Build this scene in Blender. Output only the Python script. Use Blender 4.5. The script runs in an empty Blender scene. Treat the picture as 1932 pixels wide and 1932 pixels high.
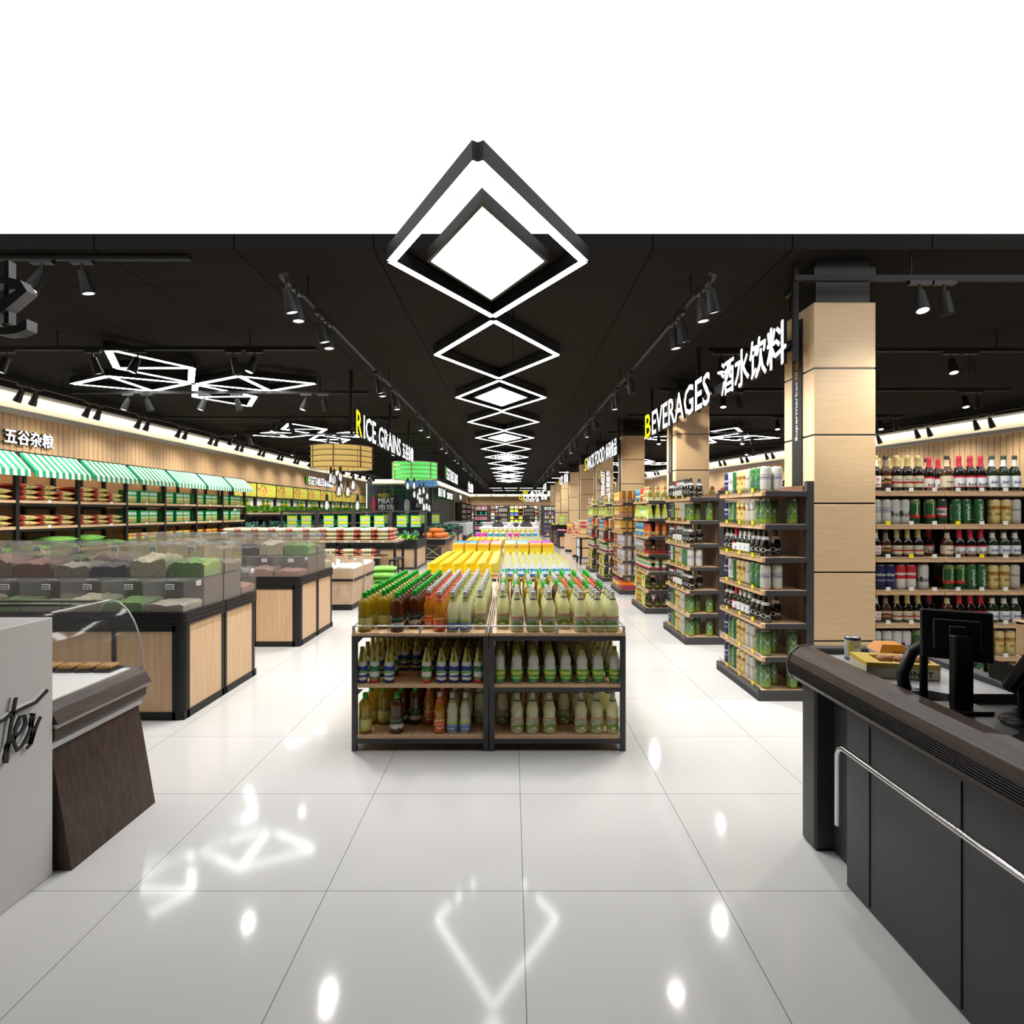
import bpy, math, random
from mathutils import Vector, Matrix
random.seed(11)
SC = bpy.context.scene
COL = SC.collection
F, H = 1073.3, 1.55            # focal length in pixels of the 1932 px frame, eye height in metres
PI = math.pi
def at(px, py, z):             # the point of the photograph that lies at height z
    Y = (H - z) * F / (py - 966.0)
    return Vector(((px - 966.0) * Y / F, Y, z))
def xs(px, Y): return (px - 966.0) * Y / F
def zs(py, Y): return H - (py - 966.0) * Y / F
ONES = 'zeroth first second third fourth fifth sixth seventh eighth ninth tenth eleventh twelfth thirteenth fourteenth fifteenth sixteenth seventeenth eighteenth nineteenth'.split()
TENS = {2: ('twentieth', 'twenty'), 3: ('thirtieth', 'thirty'), 4: ('fortieth', 'forty'), 5: ('fiftieth', 'fifty'), 6: ('sixtieth', 'sixty')}
def nth(n):
    if n < 20: return ONES[n]
    a, b = divmod(n, 10)
    return TENS[a][0] if b == 0 else TENS[a][1] + '-' + ONES[b]
def c(r, g, b):                # sRGB bytes to linear
    f = lambda u: u / 12.92 if u <= 0.04045 else ((u + 0.055) / 1.055) ** 2.4
    return (f(r / 255), f(g / 255), f(b / 255), 1.0)

# ---------------------------------------------------------------- materials
def nmat(name):
    m = bpy.data.materials.new(name); m.use_nodes = True
    nt = m.node_tree; nt.nodes.clear()
    out = nt.nodes.new('ShaderNodeOutputMaterial')
    return m, nt, out
def link(nt, a, b): nt.links.new(a, b)
def princ(nt, out, rough=.5, metal=0.0, spec=.5, coat=0.0):
    b = nt.nodes.new('ShaderNodeBsdfPrincipled')
    b.inputs['Roughness'].default_value = rough
    b.inputs['Metallic'].default_value = metal
    b.inputs['Specular IOR Level'].default_value = spec
    b.inputs['Coat Weight'].default_value = coat
    link(nt, b.outputs[0], out.inputs[0])
    return b
def plain(name, col, rough=.5, metal=0.0, spec=.5, coat=0.0, vary=0.0, scale=30.0, emit=0.0, bump=0.0):
    m, nt, out = nmat(name)
    b = princ(nt, out, rough, metal, spec, coat)
    b.inputs['Base Color'].default_value = col
    if emit:
        b.inputs['Emission Color'].default_value = col
        b.inputs['Emission Strength'].default_value = emit
    if vary or bump:
        tc = nt.nodes.new('ShaderNodeTexCoord'); no = nt.nodes.new('ShaderNodeTexNoise')
        no.inputs['Scale'].default_value = scale; no.inputs['Detail'].default_value = 3
        link(nt, tc.outputs['Object'], no.inputs['Vector'])
        if vary:
            mx = nt.nodes.new('ShaderNodeMix'); mx.data_type = 'RGBA'
            mx.inputs['A'].default_value = [min(1, v * (1 + vary)) for v in col[:3]] + [1]
            mx.inputs['B'].default_value = [v * (1 - vary) for v in col[:3]] + [1]
            link(nt, no.outputs['Fac'], mx.inputs['Factor']); link(nt, mx.outputs['Result'], b.inputs['Base Color'])
        if bump:
            bp = nt.nodes.new('ShaderNodeBump'); bp.inputs['Strength'].default_value = bump; bp.inputs['Distance'].default_value = .01
            link(nt, no.outputs['Fac'], bp.inputs['Height']); link(nt, bp.outputs[0], b.inputs['Normal'])
    return m
def glow(name, col, strength, sample=True):
    m, nt, out = nmat(name)
    e = nt.nodes.new('ShaderNodeEmission'); e.inputs[0].default_value = col; e.inputs[1].default_value = strength
    link(nt, e.outputs[0], out.inputs[0])
    if not sample: m.cycles.emission_sampling = 'NONE'
    return m
def wood(name, a, b_, grain=(40, 3, 3), rough=.45, spec=.4):     # grain: how fine it is along x, y, z (small = long)
    m, nt, out = nmat(name)
    b = princ(nt, out, rough, 0, spec)
    tc = nt.nodes.new('ShaderNodeTexCoord'); mp = nt.nodes.new('ShaderNodeMapping')
    mp.inputs['Scale'].default_value = grain
    no = nt.nodes.new('ShaderNodeTexNoise'); no.inputs['Scale'].default_value = 1.0; no.inputs['Detail'].default_value = 5; no.inputs['Roughness'].default_value = .65
    rp = nt.nodes.new('ShaderNodeValToRGB')
    rp.color_ramp.elements[0].color = b_; rp.color_ramp.elements[0].position = .3
    rp.color_ramp.elements[1].color = a; rp.color_ramp.elements[1].position = .68
    link(nt, tc.outputs['Object'], mp.inputs[0]); link(nt, mp.outputs[0], no.inputs['Vector'])
    link(nt, no.outputs['Fac'], rp.inputs[0]); link(nt, rp.outputs[0], b.inputs['Base Color'])
    return m
def bands(name, stops, span, axis='Z', rough=.35, wob=0.0, scale=40.0, spec=.5, lo=0.0, coat=0.0, blobs=None):
    """flat printed colours stacked along an axis of the object; stops are (start in metres, colour)"""
    m, nt, out = nmat(name)
    b = princ(nt, out, rough, 0, spec, coat)
    tc = nt.nodes.new('ShaderNodeTexCoord'); sp = nt.nodes.new('ShaderNodeSeparateXYZ')
    link(nt, tc.outputs['Object'], sp.inputs[0])
    mr = nt.nodes.new('ShaderNodeMapRange'); mr.inputs['From Min'].default_value = lo; mr.inputs['From Max'].default_value = lo + span
    src = sp.outputs[axis]
    if wob:
        no = nt.nodes.new('ShaderNodeTexNoise'); no.inputs['Scale'].default_value = scale
        link(nt, tc.outputs['Object'], no.inputs['Vector'])
        ma = nt.nodes.new('ShaderNodeMath'); ma.operation = 'MULTIPLY_ADD'; ma.inputs[1].default_value = wob * 2
        sb = nt.nodes.new('ShaderNodeMath'); sb.operation = 'SUBTRACT'; sb.inputs[1].default_value = wob
        link(nt, no.outputs['Fac'], ma.inputs[0]); link(nt, src, ma.inputs[2]); link(nt, ma.outputs[0], sb.inputs[0])
        src = sb.outputs[0]
    link(nt, src, mr.inputs['Value'])
    rp = nt.nodes.new('ShaderNodeValToRGB'); cr = rp.color_ramp; cr.interpolation = 'CONSTANT'
    for i, (z, col) in enumerate(stops):
        p = min(1, max(0, (z - lo) / span))
        e = cr.elements[i] if i < 1 else (cr.elements[1] if i == 1 else cr.elements.new(p))
        e.position = p; e.color = col
    if len(stops) == 1: cr.elements.remove(cr.elements[1])
    link(nt, mr.outputs[0], rp.inputs[0])
    cur = rp.outputs[0]
    for col, sc_, th in (blobs or []):
        vo = nt.nodes.new('ShaderNodeTexNoise'); vo.inputs['Scale'].default_value = sc_; vo.inputs['Detail'].default_value = 1
        link(nt, tc.outputs['Object'], vo.inputs['Vector'])
        gt = nt.nodes.new('ShaderNodeMath'); gt.operation = 'GREATER_THAN'; gt.inputs[1].default_value = th
        mx = nt.nodes.new('ShaderNodeMix'); mx.data_type = 'RGBA'; mx.inputs['B'].default_value = col
        link(nt, vo.outputs['Fac'], gt.inputs[0]); link(nt, gt.outputs[0], mx.inputs['Factor']); link(nt, cur, mx.inputs['A'])
        cur = mx.outputs['Result']
    link(nt, cur, b.inputs['Base Color'])
    return m
def clear(name, tint=(.97, .98, .97, 1), gloss=.12, haze=0.0):          # thin acrylic or glass sheet
    m, nt, out = nmat(name)
    t = nt.nodes.new('ShaderNodeBsdfTransparent'); t.inputs[0].default_value = tint
    g = nt.nodes.new('ShaderNodeBsdfGlossy'); g.inputs['Roughness'].default_value = .04
    fr = nt.nodes.new('ShaderNodeFresnel'); fr.inputs[0].default_value = 1.45
    ad = nt.nodes.new('ShaderNodeMath'); ad.operation = 'MULTIPLY_ADD'; ad.inputs[1].default_value = gloss; ad.inputs[2].default_value = .006 if gloss > .1 else .001
    mx = nt.nodes.new('ShaderNodeMixShader')
    link(nt, fr.outputs[0], ad.inputs[0]); link(nt, ad.outputs[0], mx.inputs[0]); link(nt, t.outputs[0], mx.inputs[1]); link(nt, g.outputs[0], mx.inputs[2])
    res = mx.outputs[0]
    if haze:
        d = nt.nodes.new('ShaderNodeBsdfDiffuse'); d.inputs[0].default_value = (.62, .62, .6, 1)
        m2 = nt.nodes.new('ShaderNodeMixShader'); m2.inputs[0].default_value = haze
        link(nt, res, m2.inputs[1]); link(nt, d.outputs[0], m2.inputs[2]); res = m2.outputs[0]
    link(nt, res, out.inputs[0])
    return m

# ---------------------------------------------------------------- meshes
class MB:
    def __init__(s): s.v, s.f, s.m, s.sm = [], [], [], []
    def add(s, vs, fs, m=0, smooth=False, M=None):
        o = len(s.v)
        for p in vs:
            s.v.append(tuple(M @ Vector(p)) if M is not None else tuple(p))
        for f in fs:
            s.f.append([o + i for i in f]); s.m.append(m); s.sm.append(smooth)
        return s
    def box(s, x0, x1, y0, y1, z0, z1, m=0, b=0.0, M=None):
        if b <= 0:
            v = [(x, y, z) for z in (z0, z1) for y in (y0, y1) for x in (x0, x1)]
            return s.add(v, [(0, 2, 3, 1), (4, 5, 7, 6), (0, 1, 5, 4), (2, 6, 7, 3), (0, 4, 6, 2), (1, 3, 7, 5)], m, False, M)
        lo, hi = (x0, y0, z0), (x1, y1, z1)
        v, ix = [], {}
        for cx in (0, 1):
            for cy in (0, 1):
                for cz in (0, 1):
                    k = (cx, cy, cz)
                    for a in range(3):
                        p = []
                        for q in range(3):
                            e = (lo, hi)[k[q]][q]
                            if q != a: e += b if k[q] == 0 else -b
                            p.append(e)
                        ix[k, a] = len(v); v.append(tuple(p))
        fs = []
        for a in range(3):
            u, w = [q for q in range(3) if q != a]
            for side in (0, 1):
                def K(i, j):
                    k = [0, 0, 0]; k[a] = side; k[u] = i; k[w] = j; return ix[tuple(k), a]
                fs.append((K(0, 0), K(1, 0), K(1, 1), K(0, 1)))
            for i in (0, 1):
                for j in (0, 1):
                    k0 = [0, 0, 0]; k0[u] = i; k0[w] = j; k1 = list(k0); k1[a] = 1
                    fs.append((ix[tuple(k0), u], ix[tuple(k1), u], ix[tuple(k1), w], ix[tuple(k0), w]))
        for k in [(i, j, l) for i in (0, 1) for j in (0, 1) for l in (0, 1)]:
            fs.append((ix[k, 0], ix[k, 1], ix[k, 2]))
        return s.add(v, fs, m, False, M)
    def lathe(s, prof, m=0, n=14, M=None, smooth=True, ms=None):
        v, f = [], []
        for r, z in prof:
            for i in range(n):
                a = 2 * PI * i / n
                v.append((max(r, 1e-5) * math.cos(a), max(r, 1e-5) * math.sin(a), z))
        for j in range(len(prof) - 1):
            fs = [(j * n + i, j * n + (i + 1) % n, (j + 1) * n + (i + 1) % n, (j + 1) * n + i) for i in range(n)]
            f.append(fs)
        o = len(s.v)
        s.add(v, [], m, smooth, M)
        for j, fs in enumerate(f):
            for q in fs:
                s.f.append([o + i for i in q]); s.m.append(ms[j] if ms else m); s.sm.append(smooth)
        return s
    def disc(s, r, z, m=0, n=14, M=None):
        return s.add([(r * math.cos(2 * PI * i / n), r * math.sin(2 * PI * i / n), z) for i in range(n)], [tuple(range(n))], m, False, M)
    def cyl(s, p0, p1, r0, r1=None, m=0, n=10, caps=True):
        p0, p1 = Vector(p0), Vector(p1)
        r1 = r0 if r1 is None else r1
        d = (p1 - p0).normalized()
        a = d.orthogonal().normalized(); b = d.cross(a)
        v = []
        for p, r in ((p0, r0), (p1, r1)):
            for i in range(n):
                t = 2 * PI * i / n
                v.append(p + a * (r * math.cos(t)) + b * (r * math.sin(t)))
        s.add(v, [(i, (i + 1) % n, n + (i + 1) % n, n + i) for i in range(n)], m, True)
        if caps:
            s.add(v[:n], [tuple(range(n - 1, -1, -1))], m); s.add(v[n:], [tuple(range(n))], m)
        return s
    def tube(s, path, r, m=0, n=8):
        path = [Vector(p) for p in path]
        rings, up = [], None
        for i, p in enumerate(path):
            d = (path[min(i + 1, len(path) - 1)] - path[max(i - 1, 0)]).normalized()
            if up is None: up = d.orthogonal().normalized()
            a = (up - d * up.dot(d))
            a = a.normalized() if a.length > 1e-6 else d.orthogonal().normalized()
            up = a; b = d.cross(a)
            rings.append([p + a * (r * math.cos(2 * PI * k / n)) + b * (r * math.sin(2 * PI * k / n)) for k in range(n)])
        v = [q for R in rings for q in R]
        f = [(j * n + i, j * n + (i + 1) % n, (j + 1) * n + (i + 1) % n, (j + 1) * n + i) for j in range(len(path) - 1) for i in range(n)]
        s.add(v, f, m, True)
        s.add(rings[0], [tuple(range(n - 1, -1, -1))], m); s.add(rings[-1], [tuple(range(n))], m)
        return s
    def prism(s, poly, axis, a0, a1, m=0, M=None, smooth=False):   # poly in the two other axes, in order
        def P(p, a):
            q = list(p); q.insert(axis, a); return q
        n = len(poly)
        v = [P(p, a0) for p in poly] + [P(p, a1) for p in poly]
        s.add(v, [(i, (i + 1) % n, n + (i + 1) % n, n + i) for i in range(n)], m, smooth, M)
        s.add(v[:n], [tuple(range(n - 1, -1, -1))], m, False, M); s.add(v[n:], [tuple(range(n))], m, False, M)
        return s
    def merge(s, o, dm=0):
        k = len(s.v); s.v += o.v
        s.f += [[k + i for i in f] for f in o.f]; s.m += [i + dm for i in o.m]; s.sm += o.sm
        return s
    def mesh(s, name, mats):
        me = bpy.data.meshes.new(name)
        me.from_pydata(s.v, [], s.f)
        for m in mats: me.materials.append(m)
        me.polygons.foreach_set('material_index', s.m)
        me.polygons.foreach_set('use_smooth', s.sm)
        me.update()
        return me
    def build(s, name, mats, parent=None, loc=None, rz=0.0):
        if not isinstance(mats, (list, tuple)): mats = [mats]
        return put(name, s.mesh(name, mats), parent, loc, rz)
def put(name, me, parent=None, loc=None, rz=0.0):
    o = bpy.data.objects.new(name, me); COL.objects.link(o)
    if loc is not None: o.location = loc
    if rz: o.rotation_euler = (0, 0, rz)
    if parent is not None: o.parent = parent
    return o
def tag(o, label, cat, group=None, kind=None):
    o['label'] = label; o['category'] = cat
    if group: o['group'] = group
    if kind: o['kind'] = kind
    return o
def thing(name, label, cat, loc=(0, 0, 0), rz=0.0, group=None):
    return tag(put(name, None, None, loc, rz), label, cat, group)
def struct(o): o['kind'] = 'structure'; return o

# ---------------------------------------------------------------- lettering
_tx = {}
def glyphs(s, bold=0.0, res=2):
    k = (s, bold, res)
    if k not in _tx:
        cu = bpy.data.curves.new('writing', 'FONT'); cu.body = s; cu.size = 1.0; cu.offset = bold; cu.resolution_u = res
        cu.extrude = 0.0
        ob = bpy.data.objects.new('writing', cu); COL.objects.link(ob)
        dg = bpy.context.evaluated_depsgraph_get()
        me = bpy.data.meshes.new_from_object(ob.evaluated_get(dg))
        vs = [tuple(v.co) for v in me.vertices]; fs = [tuple(p.vertices) for p in me.polygons]
        # boundary edges, to give the letters thickness
        cnt = {}
        for f in fs:
            for i in range(len(f)):
                e = (f[i], f[(i + 1) % len(f)]); kx = tuple(sorted(e))
                cnt.setdefault(kx, []).append(e)
        rim = [e[0] for e in cnt.values() if len(e) == 1]
        bpy.data.objects.remove(ob); bpy.data.curves.remove(cu); bpy.data.meshes.remove(me)
        xs_ = [v[0] for v in vs]; ys_ = [v[1] for v in vs]
        _tx[k] = (vs, fs, rim, (min(xs_), max(xs_), min(ys_), max(ys_)))
    return _tx[k]
def write(mb, s, w, h, M, depth=0.0, m=0, ms=1, bold=0.02, mirror=False, res=2):
    if any(ord(q) > 0x2e80 for q in s):          # Chinese characters: thickened by a few close strokes side by side
        n = len(s); e = bold * 1.1 * w / n * .55
        if e > 0:
            for k, (dx, dy) in enumerate(((-e, 0), (e, 0), (0, e * .6), (0, -e * .6))):
                _write(mb, s, w, h, M @ Matrix.Translation((dx, dy, .0004 * k)), depth if k == 0 else depth * .98, m, ms, 0.0, mirror, res)
            return
        bold = 0.0
    _write(mb, s, w, h, M, depth, m, ms, bold, mirror, res)
def _write(mb, s, w, h, M, depth, m, ms, bold, mirror, res):
    """flat or thick letters filling a w x h box in the plane z = 0 of M, front towards +z"""
    vs, fs, rim, (x0, x1, y0, y1) = glyphs(s, bold, res)
    def P(v, z):
        u = (v[0] - x0) / (x1 - x0)
        return ((1 - u if mirror else u) * w, (v[1] - y0) / (y1 - y0) * h, z)
    mb.add([P(v, 0) for v in vs], fs, m, False, M)
    if depth:
        n = len(vs)
        mb.add([P(v, 0) for v in vs] + [P(v, -depth) for v in vs], [(a, b, n + b, n + a) for a, b in rim], ms, False, M)
        mb.add([P(v, -depth) for v in vs], fs, ms, False, M)
def wrap(mb, s, r, z, h, ang, span, m, mirror=False, upright=False, bold=0.02):
    """writing printed round a cylinder: centred at angle ang, span radians wide (or, upright, running up the side)"""
    vs, fs, _r, (x0, x1, y0, y1) = glyphs(s, bold, 1)
    out = []
    for v in vs:
        u = (v[0] - x0) / (x1 - x0) - .5; t = (v[1] - y0) / (y1 - y0) - .5
        if mirror: u = -u
        if upright: u, t = -t, u
        a = ang + u * span
        out.append((r * math.cos(a), r * math.sin(a), z + t * h))
    mb.add(out, fs, m)
# ---------------------------------------------------------------- shared materials
M = {}
M['black'] = plain('black_metal', c(29, 29, 30), .5, .0, .3)
M['char'] = plain('charcoal_metal', c(66, 66, 68), .42, .1, .4)
M['dark'] = plain('dark_plastic', c(24, 24, 25), .4)
M['white'] = plain('white_paint', c(236, 235, 232), .45)
M['steel'] = plain('brushed_steel', c(190, 190, 192), .28, 1.0, vary=.06, scale=60)
M['chrome'] = plain('chrome', c(215, 215, 218), .12, 1.0)
M['alu'] = plain('pale_aluminium', c(205, 206, 208), .35, .6)
M['oak'] = wood('oak_board', c(226, 190, 150), c(196, 158, 118), (4, 6, 60))
M['oakv'] = wood('oak_panel_upright_grain', c(224, 190, 152), c(202, 166, 126), (45, 45, 2.2))
M['oakx'] = wood('oak_board_long_grain', c(226, 190, 150), c(194, 156, 118), (2.5, 40, 40))
M['oaky'] = wood('oak_board_deep_grain', c(226, 190, 150), c(194, 156, 118), (40, 2.5, 40))
M['clad'] = wood('column_veneer', c(228, 198, 156), c(214, 182, 140), (3, 3, 55), .38)
M['brown'] = wood('brown_back_panel', c(120, 88, 66), c(92, 66, 50), (30, 30, 3))
M['walnut'] = wood('dark_walnut', c(82, 64, 54), c(46, 36, 32), (60, 60, 3), .4)
M['walnutx'] = wood('dark_walnut_edge', c(84, 66, 56), c(48, 38, 33), (3, 3, 90), .4)
M['rustic'] = wood('rustic_pale_board', c(206, 182, 156), c(178, 150, 122), (8, 8, 3), .6)
M['acrylic'] = clear('acrylic_sheet', (.985, .987, .985, 1), .16, .055)
M['glass'] = clear('thin_glass', (.965, .97, .965, 1), .03, .03)
M['led'] = glow('led_diffuser', (1, 1, .985, 1), 17.0)
M['panel'] = glow('light_panel', (1, 1, .99, 1), 20.0)
M['lens'] = glow('lamp_lens', (1, .98, .95, 1), 4.0, False)
M['sign'] = glow('white_lit_letter', (1, 1, 1, 1), 1.6, False)
M['signy'] = glow('yellow_lit_letter', c(252, 236, 40), 1.1, False)
M['signg'] = glow('green_lit_letter', c(110, 225, 40), 1.0, False)
M['bulb'] = glow('bulb_core', (1, 1, 1, 1), 1.6, False)
M['tagw'] = plain('white_price_card', c(235, 235, 230), .5)
M['tagy'] = plain('yellow_price_card', c(250, 225, 20), .5)
M['ink'] = plain('black_ink', c(25, 25, 28), .5)

def floor_mat():
    m, nt, out = nmat('polished_white_tile')
    b = princ(nt, out, .08, 0, .24)
    tc = nt.nodes.new('ShaderNodeTexCoord'); sp = nt.nodes.new('ShaderNodeSeparateXYZ'); link(nt, tc.outputs['Object'], sp.inputs[0])
    masks = []
    for ax, off in (('X', .045), ('Y', 3.933)):
        a = nt.nodes.new('ShaderNodeMath'); a.operation = 'SUBTRACT'; a.inputs[1].default_value = off - 80.3 - .4015
        d = nt.nodes.new('ShaderNodeMath'); d.operation = 'DIVIDE'; d.inputs[1].default_value = .803
        fr = nt.nodes.new('ShaderNodeMath'); fr.operation = 'FRACT'
        s5 = nt.nodes.new('ShaderNodeMath'); s5.operation = 'SUBTRACT'; s5.inputs[1].default_value = .5
        ab = nt.nodes.new('ShaderNodeMath'); ab.operation = 'ABSOLUTE'
        lt = nt.nodes.new('ShaderNodeMath'); lt.operation = 'LESS_THAN'; lt.inputs[1].default_value = .0022
        link(nt, sp.outputs[ax], a.inputs[0]); link(nt, a.outputs[0], d.inputs[0]); link(nt, d.outputs[0], fr.inputs[0])
        link(nt, fr.outputs[0], s5.inputs[0]); link(nt, s5.outputs[0], ab.inputs[0]); link(nt, ab.outputs[0], lt.inputs[0]); masks.append(lt)
    mx = nt.nodes.new('ShaderNodeMath'); mx.operation = 'MAXIMUM'
    link(nt, masks[0].outputs[0], mx.inputs[0]); link(nt, masks[1].outputs[0], mx.inputs[1])
    no = nt.nodes.new('ShaderNodeTexNoise'); no.inputs['Scale'].default_value = 1.3; no.inputs['Detail'].default_value = 6
    link(nt, tc.outputs['Object'], no.inputs['Vector'])
    mb_ = nt.nodes.new('ShaderNodeMix'); mb_.data_type = 'RGBA'; mb_.inputs['A'].default_value = c(212, 211, 209); mb_.inputs['B'].default_value = c(204, 203, 201)
    link(nt, no.outputs['Fac'], mb_.inputs['Factor'])
    mg = nt.nodes.new('ShaderNodeMix'); mg.data_type = 'RGBA'; mg.inputs['B'].default_value = c(128, 127, 125)
    link(nt, mx.outputs[0], mg.inputs['Factor']); link(nt, mb_.outputs['Result'], mg.inputs['A']); link(nt, mg.outputs['Result'], b.inputs['Base Color'])
    return m
def slat_mat(name, a, b_, axis, pitch):
    m = wood(name, a, b_, (14, 14, 1.6), .5)
    nt = m.node_tree
    bs = next(n for n in nt.nodes if n.type == 'BSDF_PRINCIPLED')
    src = bs.inputs['Base Color'].links[0].from_socket
    tc = next(n for n in nt.nodes if n.type == 'TEX_COORD')
    sp = nt.nodes.new('ShaderNodeSeparateXYZ'); link(nt, tc.outputs['Object'], sp.inputs[0])
    md = nt.nodes.new('ShaderNodeMath'); md.operation = 'DIVIDE'; md.inputs[1].default_value = pitch
    fr = nt.nodes.new('ShaderNodeMath'); fr.operation = 'FRACT'
    lt = nt.nodes.new('ShaderNodeMath'); lt.operation = 'LESS_THAN'; lt.inputs[1].default_value = .09
    mx = nt.nodes.new('ShaderNodeMix'); mx.data_type = 'RGBA'; mx.inputs['B'].default_value = c(92, 66, 44)
    link(nt, sp.outputs[axis], md.inputs[0]); link(nt, md.outputs[0], fr.inputs[0]); link(nt, fr.outputs[0], lt.inputs[0])
    link(nt, lt.outputs[0], mx.inputs['Factor']); link(nt, src, mx.inputs['A']); link(nt, mx.outputs['Result'], bs.inputs['Base Color'])
    return m
def ceil_mat():
    m, nt, out = nmat('black_ceiling_board')
    b = princ(nt, out, .95, 0, .04)
    tc = nt.nodes.new('ShaderNodeTexCoord'); sp = nt.nodes.new('ShaderNodeSeparateXYZ'); link(nt, tc.outputs['Object'], sp.inputs[0])
    masks = []
    for ax, off, pitch, wd in (('X', .01, 1.105, .006), ('Y', 5.21, 2.09, .003)):
        a = nt.nodes.new('ShaderNodeMath'); a.operation = 'SUBTRACT'; a.inputs[1].default_value = off - pitch * 60.5
        d = nt.nodes.new('ShaderNodeMath'); d.operation = 'DIVIDE'; d.inputs[1].default_value = pitch
        fr = nt.nodes.new('ShaderNodeMath'); fr.operation = 'FRACT'
        s5 = nt.nodes.new('ShaderNodeMath'); s5.operation = 'SUBTRACT'; s5.inputs[1].default_value = .5
        ab = nt.nodes.new('ShaderNodeMath'); ab.operation = 'ABSOLUTE'
        lt = nt.nodes.new('ShaderNodeMath'); lt.operation = 'LESS_THAN'; lt.inputs[1].default_value = wd
        link(nt, sp.outputs[ax], a.inputs[0]); link(nt, a.outputs[0], d.inputs[0]); link(nt, d.outputs[0], fr.inputs[0])
        link(nt, fr.outputs[0], s5.inputs[0]); link(nt, s5.outputs[0], ab.inputs[0]); link(nt, ab.outputs[0], lt.inputs[0]); masks.append(lt)
    mx = nt.nodes.new('ShaderNodeMath'); mx.operation = 'MAXIMUM'
    link(nt, masks[0].outputs[0], mx.inputs[0]); link(nt, masks[1].outputs[0], mx.inputs[1])
    mg = nt.nodes.new('ShaderNodeMix'); mg.data_type = 'RGBA'; mg.inputs['A'].default_value = c(41, 39, 37); mg.inputs['B'].default_value = c(14, 14, 14)
    link(nt, mx.outputs[0], mg.inputs['Factor']); link(nt, mg.outputs['Result'], b.inputs['Base Color'])
    return m
M['ceil'] = ceil_mat()
M['slaty'] = slat_mat('slatted_wood_wall', c(208, 176, 134), c(190, 156, 116), 'Y', .12)
M['slatx'] = slat_mat('slatted_wood_end_wall', c(208, 176, 134), c(190, 156, 116), 'X', .12)
M['slate'] = bands('dark_slate_tile', [(0, c(60, 60, 64))] + [x for k in range(1, 15) for x in ((k * .25, c(44, 44, 48)), (k * .25 + .008, c(62 - (k % 3) * 4, 62 - (k % 3) * 4, 67)))], 4.0, 'Z', .5)
M['cove'] = plain('cream_cove_plaster', c(245, 236, 214), .6)
M['covelip'] = plain('grey_cove_lip', c(176, 172, 164), .5)
M['covelight'] = glow('warm_cove_led', (1, .92, .76, 1), 11.0)

CZ = 3.63                                    # ceiling height
YF, YB = 4.5, 60.0                          # the ceiling starts where the photograph first shows it
# ---------------------------------------------------------------- the setting
struct(MB().box(-8.3, 12.2, -1.6, YB + .3, -.12, 0).build('floor', floor_mat()))
struct(MB().box(-8.3, 12.2, YF, YB + .3, CZ, CZ + .12).build('ceiling', M['ceil']))
LW = -7.95
# unseen lobby ceiling and walls, added to dim the front; sky gap left between
struct(MB().box(-8.3, 12.2, -1.6, 2.2, CZ, CZ + .12).build('ceiling', M['ceil']))
struct(MB().box(-8.3, 12.2, -1.8, -1.6, 0, CZ).build('added_front_wall', M['slate']))
struct(MB().box(12.0, 12.2, -1.6, .2, 0, CZ).build('wall_right', M['slaty']))
def wall_seg(p0, p1, thick, z0, z1, mat, name):
    """upright wall slab between two floor points, its body on the right-hand side of p0 -> p1"""
    a, b = Vector((p0[0], p0[1], 0)), Vector((p1[0], p1[1], 0)); L = (b - a).length
    o = MB().box(0, thick, 0, L, z0, z1).build(name, mat, None, a, math.atan2(b.y - a.y, b.x - a.x) - PI / 2)
    return struct(o)
def cove(p0, p1, name):
    """wall-top light cove: cream band lit by a hidden warm strip, grey lip below, black bulkhead above"""
    a, b = Vector((p0[0], p0[1], 0)), Vector((p1[0], p1[1], 0)); L = (b - a).length
    rz = math.atan2(b.y - a.y, b.x - a.x) - PI / 2
    o = MB().box(0, .05, 0, L, 3.17, 3.40).build(name, M['cove'], None, a, rz)
    MB().box(-.14, 0, 0, L, 3.09, 3.165).build('cove_lip', M['covelip'], o)
    MB().box(-.5, .02, 0, L, 3.40, CZ).build('bulkhead', M['black'], o)
    MB().box(-.13, -.09, 0, L, 3.375, 3.398).build('cove_light', M['covelight'], o)
    return struct(o)
# bodies lie to the outside of the shop, so the left wall runs towards the camera and the right one away from it
struct(MB().box(LW - .25, LW, -1.6, 31.0, 0, CZ).build('wall_left', M['slaty']))
o = MB().box(-.05, 0, 0, 30.0, 3.17, 3.40).build('trim_1', M['cove'], None, (LW + .05, 1.0, 0))
MB().box(0, .14, 0, 30, 3.09, 3.165).build('cove_lip', M['covelip'], o)
MB().box(-.02, .42, 0, 30, 3.40, CZ).build('bulkhead', M['black'], o)
MB().box(.09, .13, 0, 30, 3.375, 3.398).build('cove_light', M['covelight'], o); struct(o)
struct(MB().box(-8.3, -4.6, 32.6, 32.8, 0, CZ).build('wall_recess', M['slate']))
struct(MB().box(-4.8, -4.6, 32.8, 45.0, 0, CZ).build('wall_inner', M['slate']))
struct(MB().box(-4.8, -4.6, 45.0, YB, 0, CZ).build('wall_inner', M['slaty']))
struct(MB().box(-8.3, 6.7, YB, YB + .25, 0, CZ).build('wall_back', M['slatx']))
o = MB().box(-8.0, -4.55, 32.55, 32.6, 3.17, 3.40).build('trim_2', M['cove'])
MB().box(-8.0, -4.45, 32.46, 32.55, 3.09, 3.165).build('cove_lip', M['covelip'], o)
MB().box(-8.0, -4.3, 32.2, 32.6, 3.40, CZ).build('bulkhead', M['black'], o)
MB().box(-8.0, -4.55, 32.42, 32.46, 3.375, 3.398).build('cove_light', M['covelight'], o); struct(o)
o = MB().box(-4.6, -4.55, 32.55, YB, 3.17, 3.40).build('trim_3', M['cove'])
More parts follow.
